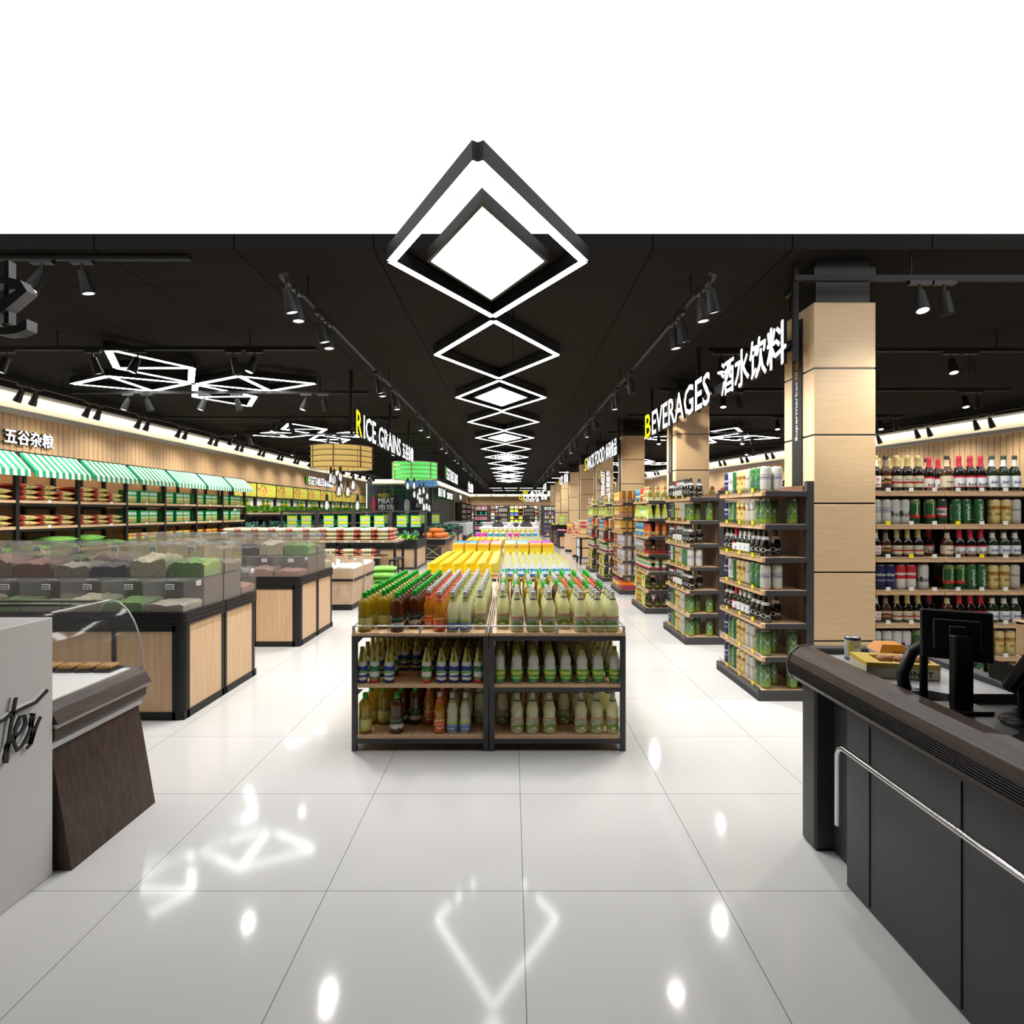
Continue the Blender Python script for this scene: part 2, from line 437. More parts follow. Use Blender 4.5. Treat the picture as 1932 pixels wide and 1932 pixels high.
MB().box(-4.55, -4.41, 32.46, YB, 3.09, 3.165).build('cove_lip', M['covelip'], o)
MB().box(-4.6, -4.2, 32.2, YB, 3.40, CZ).build('bulkhead', M['black'], o)
MB().box(-4.46, -4.42, 32.6, YB, 3.375, 3.398).build('cove_light', M['covelight'], o); struct(o)
o = MB().box(-4.6, 6.5, YB - .05, YB, 3.17, 3.40).build('trim_4', M['cove'])
MB().box(-4.5, 6.5, YB - .19, YB - .05, 3.09, 3.165).build('cove_lip', M['covelip'], o)
MB().box(-4.5, 6.5, YB - .45, YB, 3.40, CZ).build('bulkhead', M['black'], o)
MB().box(-4.5, 6.5, YB - .18, YB - .14, 3.375, 3.398).build('cove_light', M['covelight'], o); struct(o)
RA, RB_ = (11.66, 1.6), (6.46, 27.6)
wall_seg((12.0, -.1), RB_, .25, 0, CZ, M['slaty'], 'wall_right')
cove((RA[0] - .05, RA[1]), (RB_[0] - .05, RB_[1]), 'trim_5')
struct(MB().box(6.46, 6.7, 27.4, YB, 0, CZ).build('wall_right', M['slaty']))

# ---------------------------------------------------------------- diamond lights down the middle aisle
DZ = 3.50; DX = -.19; PITCH = 2.635; D0 = 3.11; DW = .80
def bar(mb, p, q, w, z0, z1, m_side=0, m_low=1):
    """straight light bar in plan between two points, black body with a glowing underside"""
    a, b = Vector((p[0], p[1], 0)), Vector((q[0], q[1], 0)); d = (b - a).normalized(); n = Vector((-d.y, d.x, 0)) * (w / 2)
    v = [a - n, b - n, b + n, a + n]
    vs = [(t.x, t.y, z0) for t in v] + [(t.x, t.y, z1) for t in v]
    mb.add(vs, [(0, 1, 5, 4), (1, 2, 6, 5), (2, 3, 7, 6), (3, 0, 4, 7), (4, 5, 6, 7)], m_side)
    k = .9
    n2 = n * k
    v2 = [a - n2, b - n2, b + n2, a + n2]
    mb.add([(t.x, t.y, z0 - .001) for t in v2], [(0, 1, 2, 3)], m_low)
    mb.add(vs[:4], [(3, 2, 1, 0)], m_side)
ring = MB()
hx, hy = DW - .05, PITCH / 2 - .06
for a, b in (((0, -hy), (hx, 0)), ((hx, 0), (0, hy)), ((0, hy), (-hx, 0)), ((-hx, 0), (0, -hy))):
    bar(ring, a, b, .075, 0, .11)
ringm = ring.mesh('diamond_ring', [M['black'], M['led']])
pn = MB()
px_, py_ = .44, .79
pn.add([(0, -py_, 0), (px_, 0, 0), (0, py_, 0), (-px_, 0, 0)], [(0, 1, 2, 3)], 1)
q = [(0, -py_ - .06), (px_ + .035, 0), (0, py_ + .06), (-px_ - .035, 0)]
pn.prism(q, 2, .001, .09, 0)
pnm = pn.mesh('diamond_panel', [M['black'], M['panel']])
hang = MB().cyl((0, 0, .1), (0, 0, CZ - DZ), .008, n=6)
hangm = hang.mesh('hanger', [M['black']])
for k in range(13):
    r = put('diamond_pendant_light', ringm, None, (DX, D0 + PITCH * (k + .5), DZ))
    full = k % 2 == 0
    tag(r, f"{nth(k + 1)} diamond ring light from the front over the middle aisle, " + ('solid white panel inside' if full else 'open centre'), 'ceiling light', 'diamond lights in a row')
    if full: put('light_panel', pnm, r)
    if k: put('hanger', hangm, r, (hx, 0, 0)); put('hanger', hangm, r, (-hx, 0, 0))

# ---------------------------------------------------------------- zigzag lights
def star_pts(zoom):
    return [at(x, y, 3.455) for x, y in zoom]
sp_ = [[(198.2, 657.3), (366.2, 694.3), (363.6, 723.3), (216.9, 694.8)],
       [(132, 724.6), (201.9, 709), (362.3, 723.3), (289.9, 738.3)],
       [(367.5, 724.6), (449, 709), (598.8, 723.8), (510.8, 738.3)],
       [(365, 724.6), (364.4, 749), (472.3, 767.3), (484, 747.9)]]
stars = []
cen = at(365, 724, 3.455)
for quad in sp_:
    P = [(p - cen) for p in star_pts(quad)]
    ce = sum(P, Vector()) / 4
    P = [ce + (p - ce) * .95 for p in P]
    mb = MB()
    for i, j in ((0, 1), (1, 2), (2, 3), (3, 0), (3, 1)): bar(mb, P[i], P[j], .09, 0, .1)
    mb.cyl((ce.x, ce.y, .1), (ce.x, ce.y, CZ - 3.455), .006, n=5)
    stars.append(mb.mesh('zigzag_frame', [M['black'], M['led']]))
WHICH = ['furthest to the front', 'with its point towards the wall', 'with its point towards the aisle', 'furthest to the back']
for (sx, sy, sz, side) in ((0, 0, 3.455, 'front zigzag star'), (-.05, 5.57, 3.455, 'second zigzag star'),
                       (9.8, 6.2, 3.455, 'drinks area zigzag star'), (9.6, 14.0, 3.455, 'snack area zigzag star')):
    for k, me in enumerate(stars):
        o = put('zigzag_pendant_light', me, None, (cen.x + sx, cen.y + sy, sz))
        tag(o, f"white kite-shaped light frame {WHICH[k]} of the {side}", 'ceiling light', 'zigzag frame lights')
for k, y in enumerate((26.5, 31.0, 35.5, 44.0, 49.0)):
    mb = MB()
    for i in range(4): bar(mb, (-2 + i * 1.2, 0), (-1.0 + i * 1.2, 0), .12, 0, .1)
    if y > 40:
        tag(mb.build('linear_pendant_light', [M['black'], M['led']], None, (.2, y, 3.4)), f"long white bar light across the far end of the aisle, the {'nearer' if y < 46 else 'farther'} one", 'ceiling light')
    else:
        tag(mb.build('linear_pendant_light', [M['black'], M['led']], None, (4.2, y, 3.4)), f"white bar light beyond the wooden columns, {nth(k + 1)} of three going back", 'ceiling light')

# ---------------------------------------------------------------- track spotlights
hd = MB()
hd.lathe([(.034, 0), (.036, -.02), (.052, -.17), (.052, -.185), (.044, -.187), (.044, -.178)], 0, 16)
hd.disc(.034, 0, 0, 16)
headm = hd.mesh('spot_housing', [M['black']])
lensm = MB().disc(.0445, -.179, 0, 16).mesh('spot_lens', [M['lens']])
mt = MB(); mt.cyl((0, 0, 0), (0, 0, .055), .009, n=8); mt.box(-.02, .02, -.09, .09, .055, .085)
mounty = mt.mesh('spot_mount', [M['dark']])
mt = MB(); mt.cyl((0, 0, 0), (0, 0, .055), .009, n=8); mt.box(-.09, .09, -.02, .02, .055, .085)
mountx = mt.mesh('spot_mount', [M['dark']])
def spotdata(name, e, ang, col=(1, .97, .92)):
    l = bpy.data.lights.new(name, 'SPOT'); l.energy = e; l.spot_size = math.radians(ang); l.spot_blend = .8; l.shadow_soft_size = .045; l.color = col
    return l
L_aisle = spotdata('aisle_beam', 80, 120)
L_wash = spotdata('wall_beam', 66, 125, (1, .93, .83))
L_one = spotdata('added_column_beam', 105, 26, (1, .92, .78))  # beam of the added lobby lamp, puts a bright spot on the column
L_back = spotdata('added_back_beam', 260, 120, (1, .95, .86))  # strong beam for the lamps added at the back wall
L_col = spotdata('column_beam', 95, 52, (1, .9, .74))
TZ = 3.40
def lamp(x, y, aim, label, group, along='y', light=None, zt=TZ, parts=True):
    """aim: direction the lamp looks"""
    root = thing('track_spotlight', label, 'spotlight', (x, y, zt - .085), 0, group)
    put('mount', mounty if along == 'y' else mountx, root)
    d = Vector(aim).normalized()
    h = put('lamp_head', headm, root)
    h.rotation_mode = 'QUATERNION'; h.rotation_quaternion = (-d).to_track_quat('Z', 'Y')
    put('lens', lensm, h)
    if light:
        lo = bpy.data.objects.new('spot_beam', light); COL.objects.link(lo); lo.parent = h; lo.location = (0, 0, -.19)
    return root
def track(x0, y0, x1, y1, label, hangs, z=TZ):
    t = MB()
    if abs(x1 - x0) > abs(y1 - y0): t.box(x0, x1, y0 - .018, y0 + .018, z, z + .045)
    else: t.box(x0 - .018, x0 + .018, y0, y1, z, z + .045)
    o = t.build('lighting_track', M['black'])
    for hx_, hy_ in hangs:
        MB().cyl((hx_, hy_, z + .04), (hx_, hy_, CZ), .007, n=6).build('hanger_rod', M['black'], o)
    return tag(o, label, 'lighting track')
for side, tx, word, jit in ((-1, -1.79, 'rice', .03), (1, 1.57, 'beverage', -.03)):
    track(tx, YF, tx, 41.5, f"long black lighting track above the aisle on the {word} sign side of the diamond lights", [(tx, 5 + 3.27 * k) for k in range(11)])
    n = 0
    for k in range(12):
        for j, yo in enumerate((4.42, 5.41)):
            y = yo + 3.27 * k
            n += 1
            for q, dy in enumerate((-.11, .11)):
                if y + dy < YF: y += .2
                aim = (side * (.22 if q == 0 else .1) * (1 if side > 0 else -1), .12 if q == 0 else -.05, -1)
                lt = L_aisle if (k < 12 and q == 0) or k < 2 else None
                if side > 0 and q == 1 and j == 0 and k > 0:
                    aim, lt = (1.15, 1.05, -.75), L_col
                lamp(tx, y + dy, aim, f"black cone spotlight, {'nearer' if q == 0 else 'farther'} of the {nth(n)} pair on the {word} sign side aisle track", 'aisle track spotlights',
                     'y', lt)
# tracks running across the shop
LT = [(6.51, [13, 175, 260, 440, 480]), (8.9, [242, 277, 386, 446, 578, 610]), (11.28, [520, 547, 700, 728]), (13.66, [437, 470, 620, 640, 720, 741]), (16.04, [555, 590, 655, 672, 745, 762]), (18.4, [585, 612, 690, 705])]
for i, (y, pxs) in enumerate(LT):
    track(-6.9, y, -2.24, y, f"black lighting track across the grain and rice area, {nth(i + 1)} from the front", [(-3.0, y), (-5.2, y)])
    for j, px in enumerate(pxs):
        lamp(xs(px, y), y, (.22 if j % 2 else -.25, -.25 if j % 2 == 0 else .25, -1), f"black cone spotlight, {nth(j + 1)} from the wall on the {nth(i + 1)} cross track over the grain area", 'cross track spotlights over the grain area', 'x', L_aisle if j % 2 == 0 or i > 2 else None)
RT = [(4.56, [1735, 1781]), (6.57, [1360, 1388, 1795, 1830]), (8.7, [1364, 1392, 1819, 1843]), (11.03, [1235, 1255, 1466, 1480, 1660, 1690]), (13.4, [1243, 1258, 1400, 1418]), (15.9, [1290, 1305, 1408, 1420])]
for i, (y, pxs) in enumerate(RT):
    track(2.26, y, 7.6, y, f"black lighting track across the drinks area, {nth(i + 1)} from the front", [(3.2, y), (5.6, y)])
    for j, px in enumerate(pxs):
        lamp(xs(px, y), y, (.2 if j % 2 else -.1, -.35 if j % 2 == 0 else .1, -1), f"black cone spotlight, {nth(j + 1)} from the aisle on the {nth(i + 1)} cross track over the drinks area", 'cross track spotlights over the drinks area', 'x', (L_aisle if j % 2 == 0 or i < 2 else None))
track(-6.9, 4.6, -2.6, 4.6, 'black lighting track fixed to the front edge of the ceiling over the grain area', [], CZ - .045)
for j, px in enumerate((80, 155)):
    lamp(xs(px, 4.6), 4.6, (.22 if j else -.3, -.3 if j == 0 else .1, -1), f"large black cone spotlight at the front ceiling edge above the grain bins, {'wall side' if j == 0 else 'aisle side'} one", 'spotlights at the front ceiling edge', 'x', L_aisle if j == 0 else None, CZ - .045)
track(2.4, 2.1, 5.2, 2.1, 'added black lighting track at the edge of the unseen lobby ceiling', [], CZ - .045)  # unseen track and lamps added to light the front column and beer shelf
lamp(3.7, 2.1, (-.8, 2.57, -1.12), 'added unseen spotlight on the lobby track, turned to the thick wooden column', 'added lobby spotlights', 'x', L_one, CZ - .045)
lamp(4.4, 2.1, (-.55, 2.6, -2.0), 'added unseen spotlight on the lobby track, turned to the beer shelf', 'added lobby spotlights', 'x', L_aisle, CZ - .045)
# wall washers
track(-7.1, 7.4, -7.1, 30.6, 'black lighting track along the wooden wall above the striped awnings', [(-7.1, 9 + 4 * k) for k in range(6)])
for k in range(17):
    y = 8.37 + 1.31 * k
    for q, dy in enumerate((-.12, .12)):
        lamp(-7.1, y + dy, (-.42, .05 if q else -.1, -1), f"black cone spotlight, {'nearer' if q == 0 else 'farther'} of the {nth(k + 1)} pair along the awning wall", 'wall wash spotlights along the awning wall', 'y', L_wash if q == 0 else None)
for k in range(14):
    y = 9.6 + 1.25 * k; x = 11.66 - .2 * (y - 1.6) - .85
    for q, dy in enumerate((-.14, .14)):
        lamp(x - .2 * dy, y + dy, (.42, .05, -1), f"black cone spotlight, {'nearer' if q == 0 else 'farther'} of the {nth(k + 1)} pair along the slanting drinks wall", 'wall wash spotlights along the drinks wall', 'y', L_wash if q == 0 else None)
o = MB().cyl((10.06 - .85, 9.6, TZ + .02), (11.66 - .2 * 25.4 - .85, 27.0, TZ + .02), .02, n=6).build('lighting_track', M['black'])
tag(o, 'black lighting track along the slanting wooden wall of the drinks area', 'lighting track')

for k in range(7):  # row of lamps added to brighten the dark back wall
    lamp(-3.6 + 1.5 * k, 57.6, (0, .5, -1), f"added black cone spotlight brightening the back wall, {nth(k + 1)} from the grain side", 'added back wall spotlights', 'x', L_back)
track(-4.1, 57.6, 6.0, 57.6, 'added black lighting track in front of the back wall', [(-3, 57.6), (1, 57.6), (5, 57.6)])
for k in range(6):  # more lamps added to lift the light in the deep aisle
    lamp(-1.6, 34.0 + 3.0 * k, (.3, .3, -1), f"added black cone spotlight over the far middle of the shop, {nth(k + 1)} going back", 'added far spotlights', 'y', L_aisle)
# ---------------------------------------------------------------- columns
COLY = [4.67, 8.61, 12.8, 16.75, 20.6, 24.6, 28.6, 32.6, 36.6]
cb = MB()
zz = [0, .49, 1.054, 1.62, 2.183, 2.73, 3.277]
for i in range(6): cb.box(0, .505, 0, .51, zz[i] + .007, zz[i + 1] - .007, 0, .003)
cb.box(.006, .499, .006, .504, 0, 3.27, 1)
cladm = cb.mesh('cladding', [M['clad'], M['dark']])
st = MB().box(-.012, 0, .18, .345, 0, 3.2, 0)
strip = st.mesh('black_strip', [M['black']])
wr = MB()
R = Matrix(((0, 0, -1, -.0135), (0, 1, 0, 0), (1, 0, 0, 0), (0, 0, 0, 1)))
R = Matrix(((0, 0, -1, -.0135), (-1, 0, 0, 0), (0, 1, 0, 0), (0, 0, 0, 1)))       # x of the text runs towards -y (to the right as seen from the aisle), y up
UPR = R @ Matrix.Rotation(PI / 2, 4, 'Z')                                            # turned to read upwards
def facing(axis, x, y, z):
    """frame whose x runs to the reader's right, y up and z towards the reader, for a face looking along axis"""
    k = {'-x': ((0, -1, 0), (0, 0, 1), (-1, 0, 0)), '+x': ((0, 1, 0), (0, 0, 1), (1, 0, 0)), '-y': ((1, 0, 0), (0, 0, 1), (0, -1, 0)), '+y': ((-1, 0, 0), (0, 0, 1), (0, 1, 0)), '+z': ((1, 0, 0), (0, 1, 0), (0, 0, 1))}[axis]
    return Matrix(((k[0][0], k[1][0], k[2][0], x), (k[0][1], k[1][1], k[2][1], y), (k[0][2], k[1][2], k[2][2], z), (0, 0, 0, 1)))
wr = MB()
U = Matrix.Rotation(PI / 2, 4, 'Z')
write(wr, 'Supermarket', .515, .052, facing('-x', -.0135, .235, 2.165) @ U, bold=.015)
w1 = wr.mesh('writing', [plain('pale_grey_writing', c(205, 205, 205), .5)])
wr = MB()
write(wr, '精品生鲜超市', .49, .066, facing('-x', -.0135, .228, 2.69) @ U, bold=.005)
w2 = wr.mesh('writing', [plain('gold_writing', c(176, 134, 44), .45)])
stub = MB().box(.03, .475, .03, .48, 3.277, CZ).box(.0, .505, 0, .51, 3.5, 3.56, 0).mesh('stub', [M['dark']])
for i, y in enumerate(COLY):
    o = struct(put('column', cladm, None, (2.48, y, 0)))
    put('stub', stub, o)
    s = put('black_strip', strip, o)
    if i < 4: put('lettering', w1, s); put('lettering', w2, s)

# ---------------------------------------------------------------- hanging and wall signs
def hanging(label, x, face, y0, y1, zb, items, rods, rail=(.0, .0)):
    """items: (text, start, end, height, material key, bold) measured along the reading direction in metres from its start"""
    root = thing('hanging_sign', label, 'sign', (0, 0, 0), 0, None)
    for t, s, e, h, mk, bo in items:
        yy = y0 + s if face == '+x' else y1 - s
        mb = MB(); write(mb, t, e - s, h, facing(face, x, yy, zb), .03, 0, 1, bo if t.isascii() else .05)
        mb.build('lettering', [M[mk], M['dark']], root)
    sg = -.06 if face == '+x' else .06
    MB().box(x + sg - .015, x + sg + .015, y0, y1, zb + .1, zb + .19).build('rail', M['black'], root)
    for yy in rods:
        MB().box(x + sg - .02, x + sg + .02, yy - .02, yy + .02, zb, CZ).build('hanger_post', M['black'], root)
    return root
hanging('hanging sign reading RICE GRAINS with Chinese characters, yellow R, over the grain side', -2.3, '+x', 8.4, 13.3, 2.69,
        [('R', 0, .34, .38, 'signy', .014), ('ICE', .42, 1.22, .37, 'sign', .014), ('GRAINS', 1.42, 3.36, .36, 'sign', .014), ('五谷杂粮', 3.55, 4.86, .34, 'sign', .014)], (8.36, 11.0, 13.0))
hanging('hanging sign reading BEVERAGES with Chinese characters, yellow B, in front of the thick wooden column', 2.3, '-x', 4.76, 9.83, 2.81,
        [('B', 0, .4, .40, 'signy', .014), ('EVERAGES', .48, 3.22, .39, 'sign', .014), ('酒水饮料', 3.58, 5.05, .37, 'sign', .014)], (4.74, 7.2, 9.6))
hanging('hanging sign reading SNACK FOOD with Chinese characters, yellow S, above the snack shelves', 2.3, '-x', 12.5, 18.0, 2.82,
        [('S', 0, .5, .40, 'signy', .014), ('NACK', .62, 2.1, .39, 'sign', .014), ('FOOD', 2.25, 3.85, .39, 'sign', .014), ('休闲食品', 4.02, 5.5, .38, 'sign', .014)], (12.6, 15.2, 17.9))
hanging('hanging sign with white Chinese characters and yellow end, third down the drinks side aisle', 2.3, '-x', 23.3, 28.0, 2.8,
        [('F', 0, .4, .42, 'signy', .014), ('OOD', .5, 2.2, .42, 'sign', .014), ('食品', 2.8, 4.6, .45, 'sign', .014)], (23.4, 27.9))
hanging('small white hanging sign, farthest one on the drinks side, before the WASH sign', 2.3, '-x', 36.8, 42.0, 3.0,
        [('日用', .3, 3.6, .5, 'sign', .014)], (36.9, 41.9))
hanging('hanging sign with a green first letter, second down the grain side of the aisle', -2.3, '+x', 19.6, 24.2, 2.7,
        [('V', 0, .4, .44, 'signg', .014), ('EGETABLES', .5, 3.1, .42, 'sign', .014), ('蔬菜', 3.3, 4.5, .4, 'sign', .014)], (19.7, 24.1))
hanging('short white hanging sign, third and farthest down the grain side of the aisle', -2.3, '+x', 29.5, 34.0, 2.65,
        [('生鲜', .3, 4.2, .5, 'sign', .014)], (29.6, 33.9))
def frontal(label, Y, x, zb, items):
    root = thing('hanging_sign', label, 'sign', (0, 0, 0))
    for t, px0, px1, h, mk in items:
        mb = MB(); write(mb, t, xs(px1, Y) - xs(px0, Y), h, facing('-y', xs(px0, Y), Y, zb), .04, 0, 1, .014 if t.isascii() else .05)
        mb.build('lettering', [M[mk], M['dark']], root)
    x0, x1 = xs(items[0][1], Y), xs(items[-1][2], Y)
    MB().box(x0, x1, Y + .05, Y + .08, zb + .12, zb + .2).build('rail', M['black'], root)
    for xx in (x0, x1): MB().box(xx - .015, xx + .015, Y + .05, Y + .08, zb + .1, CZ).build('hanger_post', M['black'], root)
frontal('hanging sign reading WASH with Chinese characters, yellow W, facing down the middle aisle', 40.0, 0, zs(934.8, 40), [('W', 985.5, 997, .37, 'signy'), ('ASH', 999, 1025.5, .36, 'sign'), ('洗涤', 1032, 1047.5, .33, 'sign')])
frontal('hanging sign reading GOODS, yellow G, just below and behind the WASH sign', 47.0, 0, zs(942.8, 47), [('G', 979, 986, .33, 'signy'), ('OODS', 987.5, 1016.5, .33, 'sign'), ('百货', 1020.5, 1032, .3, 'sign')])
frontal('smallest hanging sign reading GOODS, yellow G, farthest down the middle aisle', 54.0, 0, zs(946.6, 54), [('G', 986, 990, .25, 'signy'), ('OODS', 991, 1008, .24, 'sign'), ('百货', 1011, 1017, .24, 'sign')])
def wallsign(label, face, x, y, zb, items):
    root = thing('wall_sign', label, 'sign')
    for t, s, e, h, mk, bo in items:
        mb = MB()
        M_ = facing(face, x, y + s, zb) if face == '+x' else facing(face, x + s, y, zb)
        write(mb, t, e - s, h, M_, .04, 0, 1, bo if t.isascii() else .05); mb.build('lettering', [M[mk], M['dark']], root)
wallsign('white Chinese lettering on the slatted wall above the rice bag shelves', '+x', LW + .07, 8.84, 2.63, [('五谷杂粮', 0, .93, .235, 'sign', .014)])
wallsign('wall sign reading VEGETABLES, green V, above the food posters', '+x', LW + .07, 21.75, 2.62, [('V', 0, .25, .28, 'signg', .014), ('EGETABLES', .3, 2.1, .32, 'sign', .014), ('新鲜蔬菜', 2.15, 3.3, .26, 'sign', .014)])
# ---------------------------------------------------------------- goods: one set of meshes per kind
capg = plain('green_cap', c(8, 150, 20), .35); capw = plain('pale_grey_cap', c(176, 176, 174), .35); capd = plain('dark_cap', c(30, 30, 30), .4)
PROT = {}
def proto(key, name, body, parts, mats_body):
    """body: MB, parts: [(part name, MB, materials)]"""
    whole = MB(); mats = list(mats_body); whole.merge(body)
    ps = []
    for pn_, mb, mm in parts:
        whole.merge(mb, len(mats)); mats += mm
        ps.append((pn_, mb.mesh(pn_, mm)))
    zt = max(v[2] for v in whole.v)
    PROT[key] = (name, body.mesh(name, mats_body), ps, whole.mesh(name, mats), zt)
def stock(key, loc, label, cat, group, rz=0.0, detail=False, sz=1.0):
    name, bm_, ps, wm, zt = PROT[key]
    o = put(name, bm_ if detail else wm, None, loc, rz)
    if detail:
        for pn_, me in ps: put(pn_, me, o)
    if sz != 1.0: o.scale = (1, 1, sz)
    return tag(o, label, cat, group)
def lathe_cap(prof, mat, n=12): 
    mb = MB(); mb.lathe(prof, 0, n); return mb
def ribs(r, z0, z1, n, d):
    out = []
    for i in range(n):
        a = z0 + (z1 - z0) * i / n; b = z0 + (z1 - z0) * (i + .5) / n
        out += [(r, a), (r - d, b)]
    return out
def liquid(name, col, through=.4):
    m = plain(name, col, .06, 0, .7, 1.0, vary=.2, scale=16)
    nt = m.node_tree; b = next(n for n in nt.nodes if n.type == 'BSDF_PRINCIPLED'); out = next(n for n in nt.nodes if n.type == 'OUTPUT_MATERIAL')
    t = nt.nodes.new('ShaderNodeBsdfTranslucent'); t.inputs[0].default_value = [min(1, v * 1.25) for v in col[:3]] + [1]
    mx = nt.nodes.new('ShaderNodeMixShader'); mx.inputs[0].default_value = through
    link(nt, b.outputs[0], mx.inputs[1]); link(nt, t.outputs[0], mx.inputs[2]); link(nt, mx.outputs[0], out.inputs[0])
    return m
def oil(key, col, labstops, name):
    body = MB().lathe([(.001, 0), (.038, 0), (.043, .006), (.043, .105)] + ribs(.043, .11, .175, 6, .0022) + [(.043, .178), (.039, .195), (.026, .212), (.015, .22), (.014, .228)], 0, 16)
    lab = MB().lathe([(.0436, .022), (.0436, .1)], 0, 16)
    cap = MB().lathe([(.0175, .222), (.0175, .25), (.015, .257), (.001, .257)], 0, 12)
    return body, lab, cap
b, l, cp = oil('', None, None, '')
proto('oil_yellow', 'oil_bottle', b, [('label', l, [bands('yellow_oil_label', [(.022, c(176, 172, 74)), (.045, c(196, 190, 110)), (.09, c(120, 118, 50))], .08, 'Z', .4, .008, 60, lo=.022, blobs=[(c(190, 90, 40), 45, .68), (c(225, 220, 170), 70, .66)])]), ('cap', cp, [capg])], [liquid('yellow_oil', c(176, 154, 34), .55)])
b, l, cp = oil('', None, None, '')
proto('oil_brown', 'vinegar_bottle', b, [('label', l, [bands('brown_oil_label', [(.022, c(60, 52, 44)), (.034, c(200, 190, 178)), (.06, c(34, 40, 36)), (.078, c(62, 120, 74)), (.09, c(40, 44, 40))], .08, 'Z', .4, .014, 45, lo=.022, blobs=[(c(214, 206, 196), 38, .66)])]), ('cap', cp, [capg])], [liquid('brown_vinegar', c(112, 60, 22), .55)])
def slim(r=.038, h=.262, waist=.034):
    return MB().lathe([(.001, 0), (r - .004, 0), (r, .006), (r, .05), (r - .002, .09), (waist, .112), (r - .001, .14), (r - .003, .155), (.022, .2), (.0155, .225), (.0155, .24)], 0, 16)
def slimcap(h=.262): return MB().lathe([(.0165, h - .024), (.0165, h - .003), (.014, h), (.001, h)], 0, 12)
def text_on(mb, s, r, z, h, ang, span, mirror=True): wrap(mb, s, r, z, h, ang, span, 1, mirror)
lab = MB().lathe([(.0387, .012), (.0387, .052), (.037, .09)], 0, 16); wrap(lab, 'fruit', .0392, .04, .016, -PI / 2, 1.3, 1, True)
nk = MB().lathe([(.0245, .197), (.0165, .226)], 0, 12)
proto('orange', 'juice_bottle', slim(), [('label', lab, [bands('orange_juice_label', [(.012, c(206, 76, 34)), (.05, c(222, 130, 60)), (.066, c(222, 96, 56)), (.08, c(230, 196, 130))], .08, 'Z', .35, .01, 50, lo=.012, blobs=[(c(240, 200, 110), 48, .66)]), plain('cream_print', c(240, 228, 200), .5)]),
      ('neck_label', nk, [bands('red_neck_label', [(.19, c(205, 70, 60)), (.205, c(225, 140, 120)), (.215, c(205, 60, 55))], .04, 'Z', .4, .006, 120, lo=.19)]), ('cap', slimcap(), [capw])], [liquid('orange_juice', c(206, 150, 44), .5)])
lab = MB().lathe([(.0387, .012), (.0387, .052), (.037, .09)], 0, 16); wrap(lab, 'citron', .0392, .033, .016, -PI / 2, 1.3, 1, True)
nk = MB().lathe([(.0245, .197), (.0165, .226)], 0, 12)
proto('white', 'lemonade_bottle', slim(), [('label', lab, [bands('blue_lemonade_label', [(.012, c(84, 112, 170)), (.045, c(120, 142, 186)), (.06, c(176, 190, 90)), (.078, c(208, 210, 170))], .08, 'Z', .35, .012, 45, lo=.012, blobs=[(c(190, 200, 90), 42, .67)]), plain('white_print', c(235, 235, 235), .5)]),
      ('neck_label', nk, [bands('olive_neck_label', [(.19, c(60, 80, 90)), (.198, c(170, 176, 90)), (.215, c(110, 116, 60))], .04, 'Z', .4, .005, 90, lo=.19)]), ('cap', slimcap(), [capw])], [liquid('cloudy_lemonade', c(236, 234, 200))])
body = MB().lathe([(.001, 0), (.038, 0), (.0425, .008), (.0425, .085), (.04, .1), (.0385, .115), (.042, .135), (.041, .155), (.03, .19), (.018, .222), (.0155, .24)], 0, 16)
lab = MB().lathe([(.0432, .02), (.0432, .1)], 0, 16)
for a0 in (-PI / 2, PI / 2): lab.add([(.0438 * math.cos(a0 + t * w), .0438 * math.sin(a0 + t * w), z) for z, w in ((.032, .75), (.06, .7), (.068, .5)) for t in (-1, -.33, .33, 1)], [(0, 1, 5, 4), (1, 2, 6, 5), (2, 3, 7, 6), (4, 5, 9, 8), (5, 6, 10, 9), (6, 7, 11, 10)], 1)
for a0 in (-PI / 2, PI / 2): lab.add([(.0441 * math.cos(a0 + t), .0441 * math.sin(a0 + t), z) for z in (.034, .044) for t in (-.3, 0, .3)], [(0, 1, 4, 3), (1, 2, 5, 4)], 2)
nk = MB().lathe([(.0245, .207), (.0175, .228)], 0, 12)
proto('lemon', 'cordial_bottle', body, [('label', lab, [bands('green_cordial_label', [(.02, c(176, 176, 110)), (.035, c(150, 156, 80)), (.055, c(206, 204, 160)), (.072, c(70, 66, 56)), (.077, c(225, 222, 205)), (.083, c(60, 56, 50)), (.088, c(214, 208, 190)), (.094, c(206, 70, 50))], .081, 'Z', .35, .006, 42, lo=.02, blobs=[(c(206, 204, 150), 40, .69)]), plain('deep_green_patch', c(84, 132, 30), .4), plain('cream_patch', c(226, 226, 190), .4)]),
      ('neck_label', nk, [bands('dark_neck_label', [(.2, c(74, 80, 84)), (.216, c(190, 186, 140))], .03, 'Z', .4, .004, 90, lo=.2)]), ('cap', slimcap(), [plain('grey_cap', c(176, 174, 168), .35)])], [liquid('pale_cordial', c(238, 234, 190))])
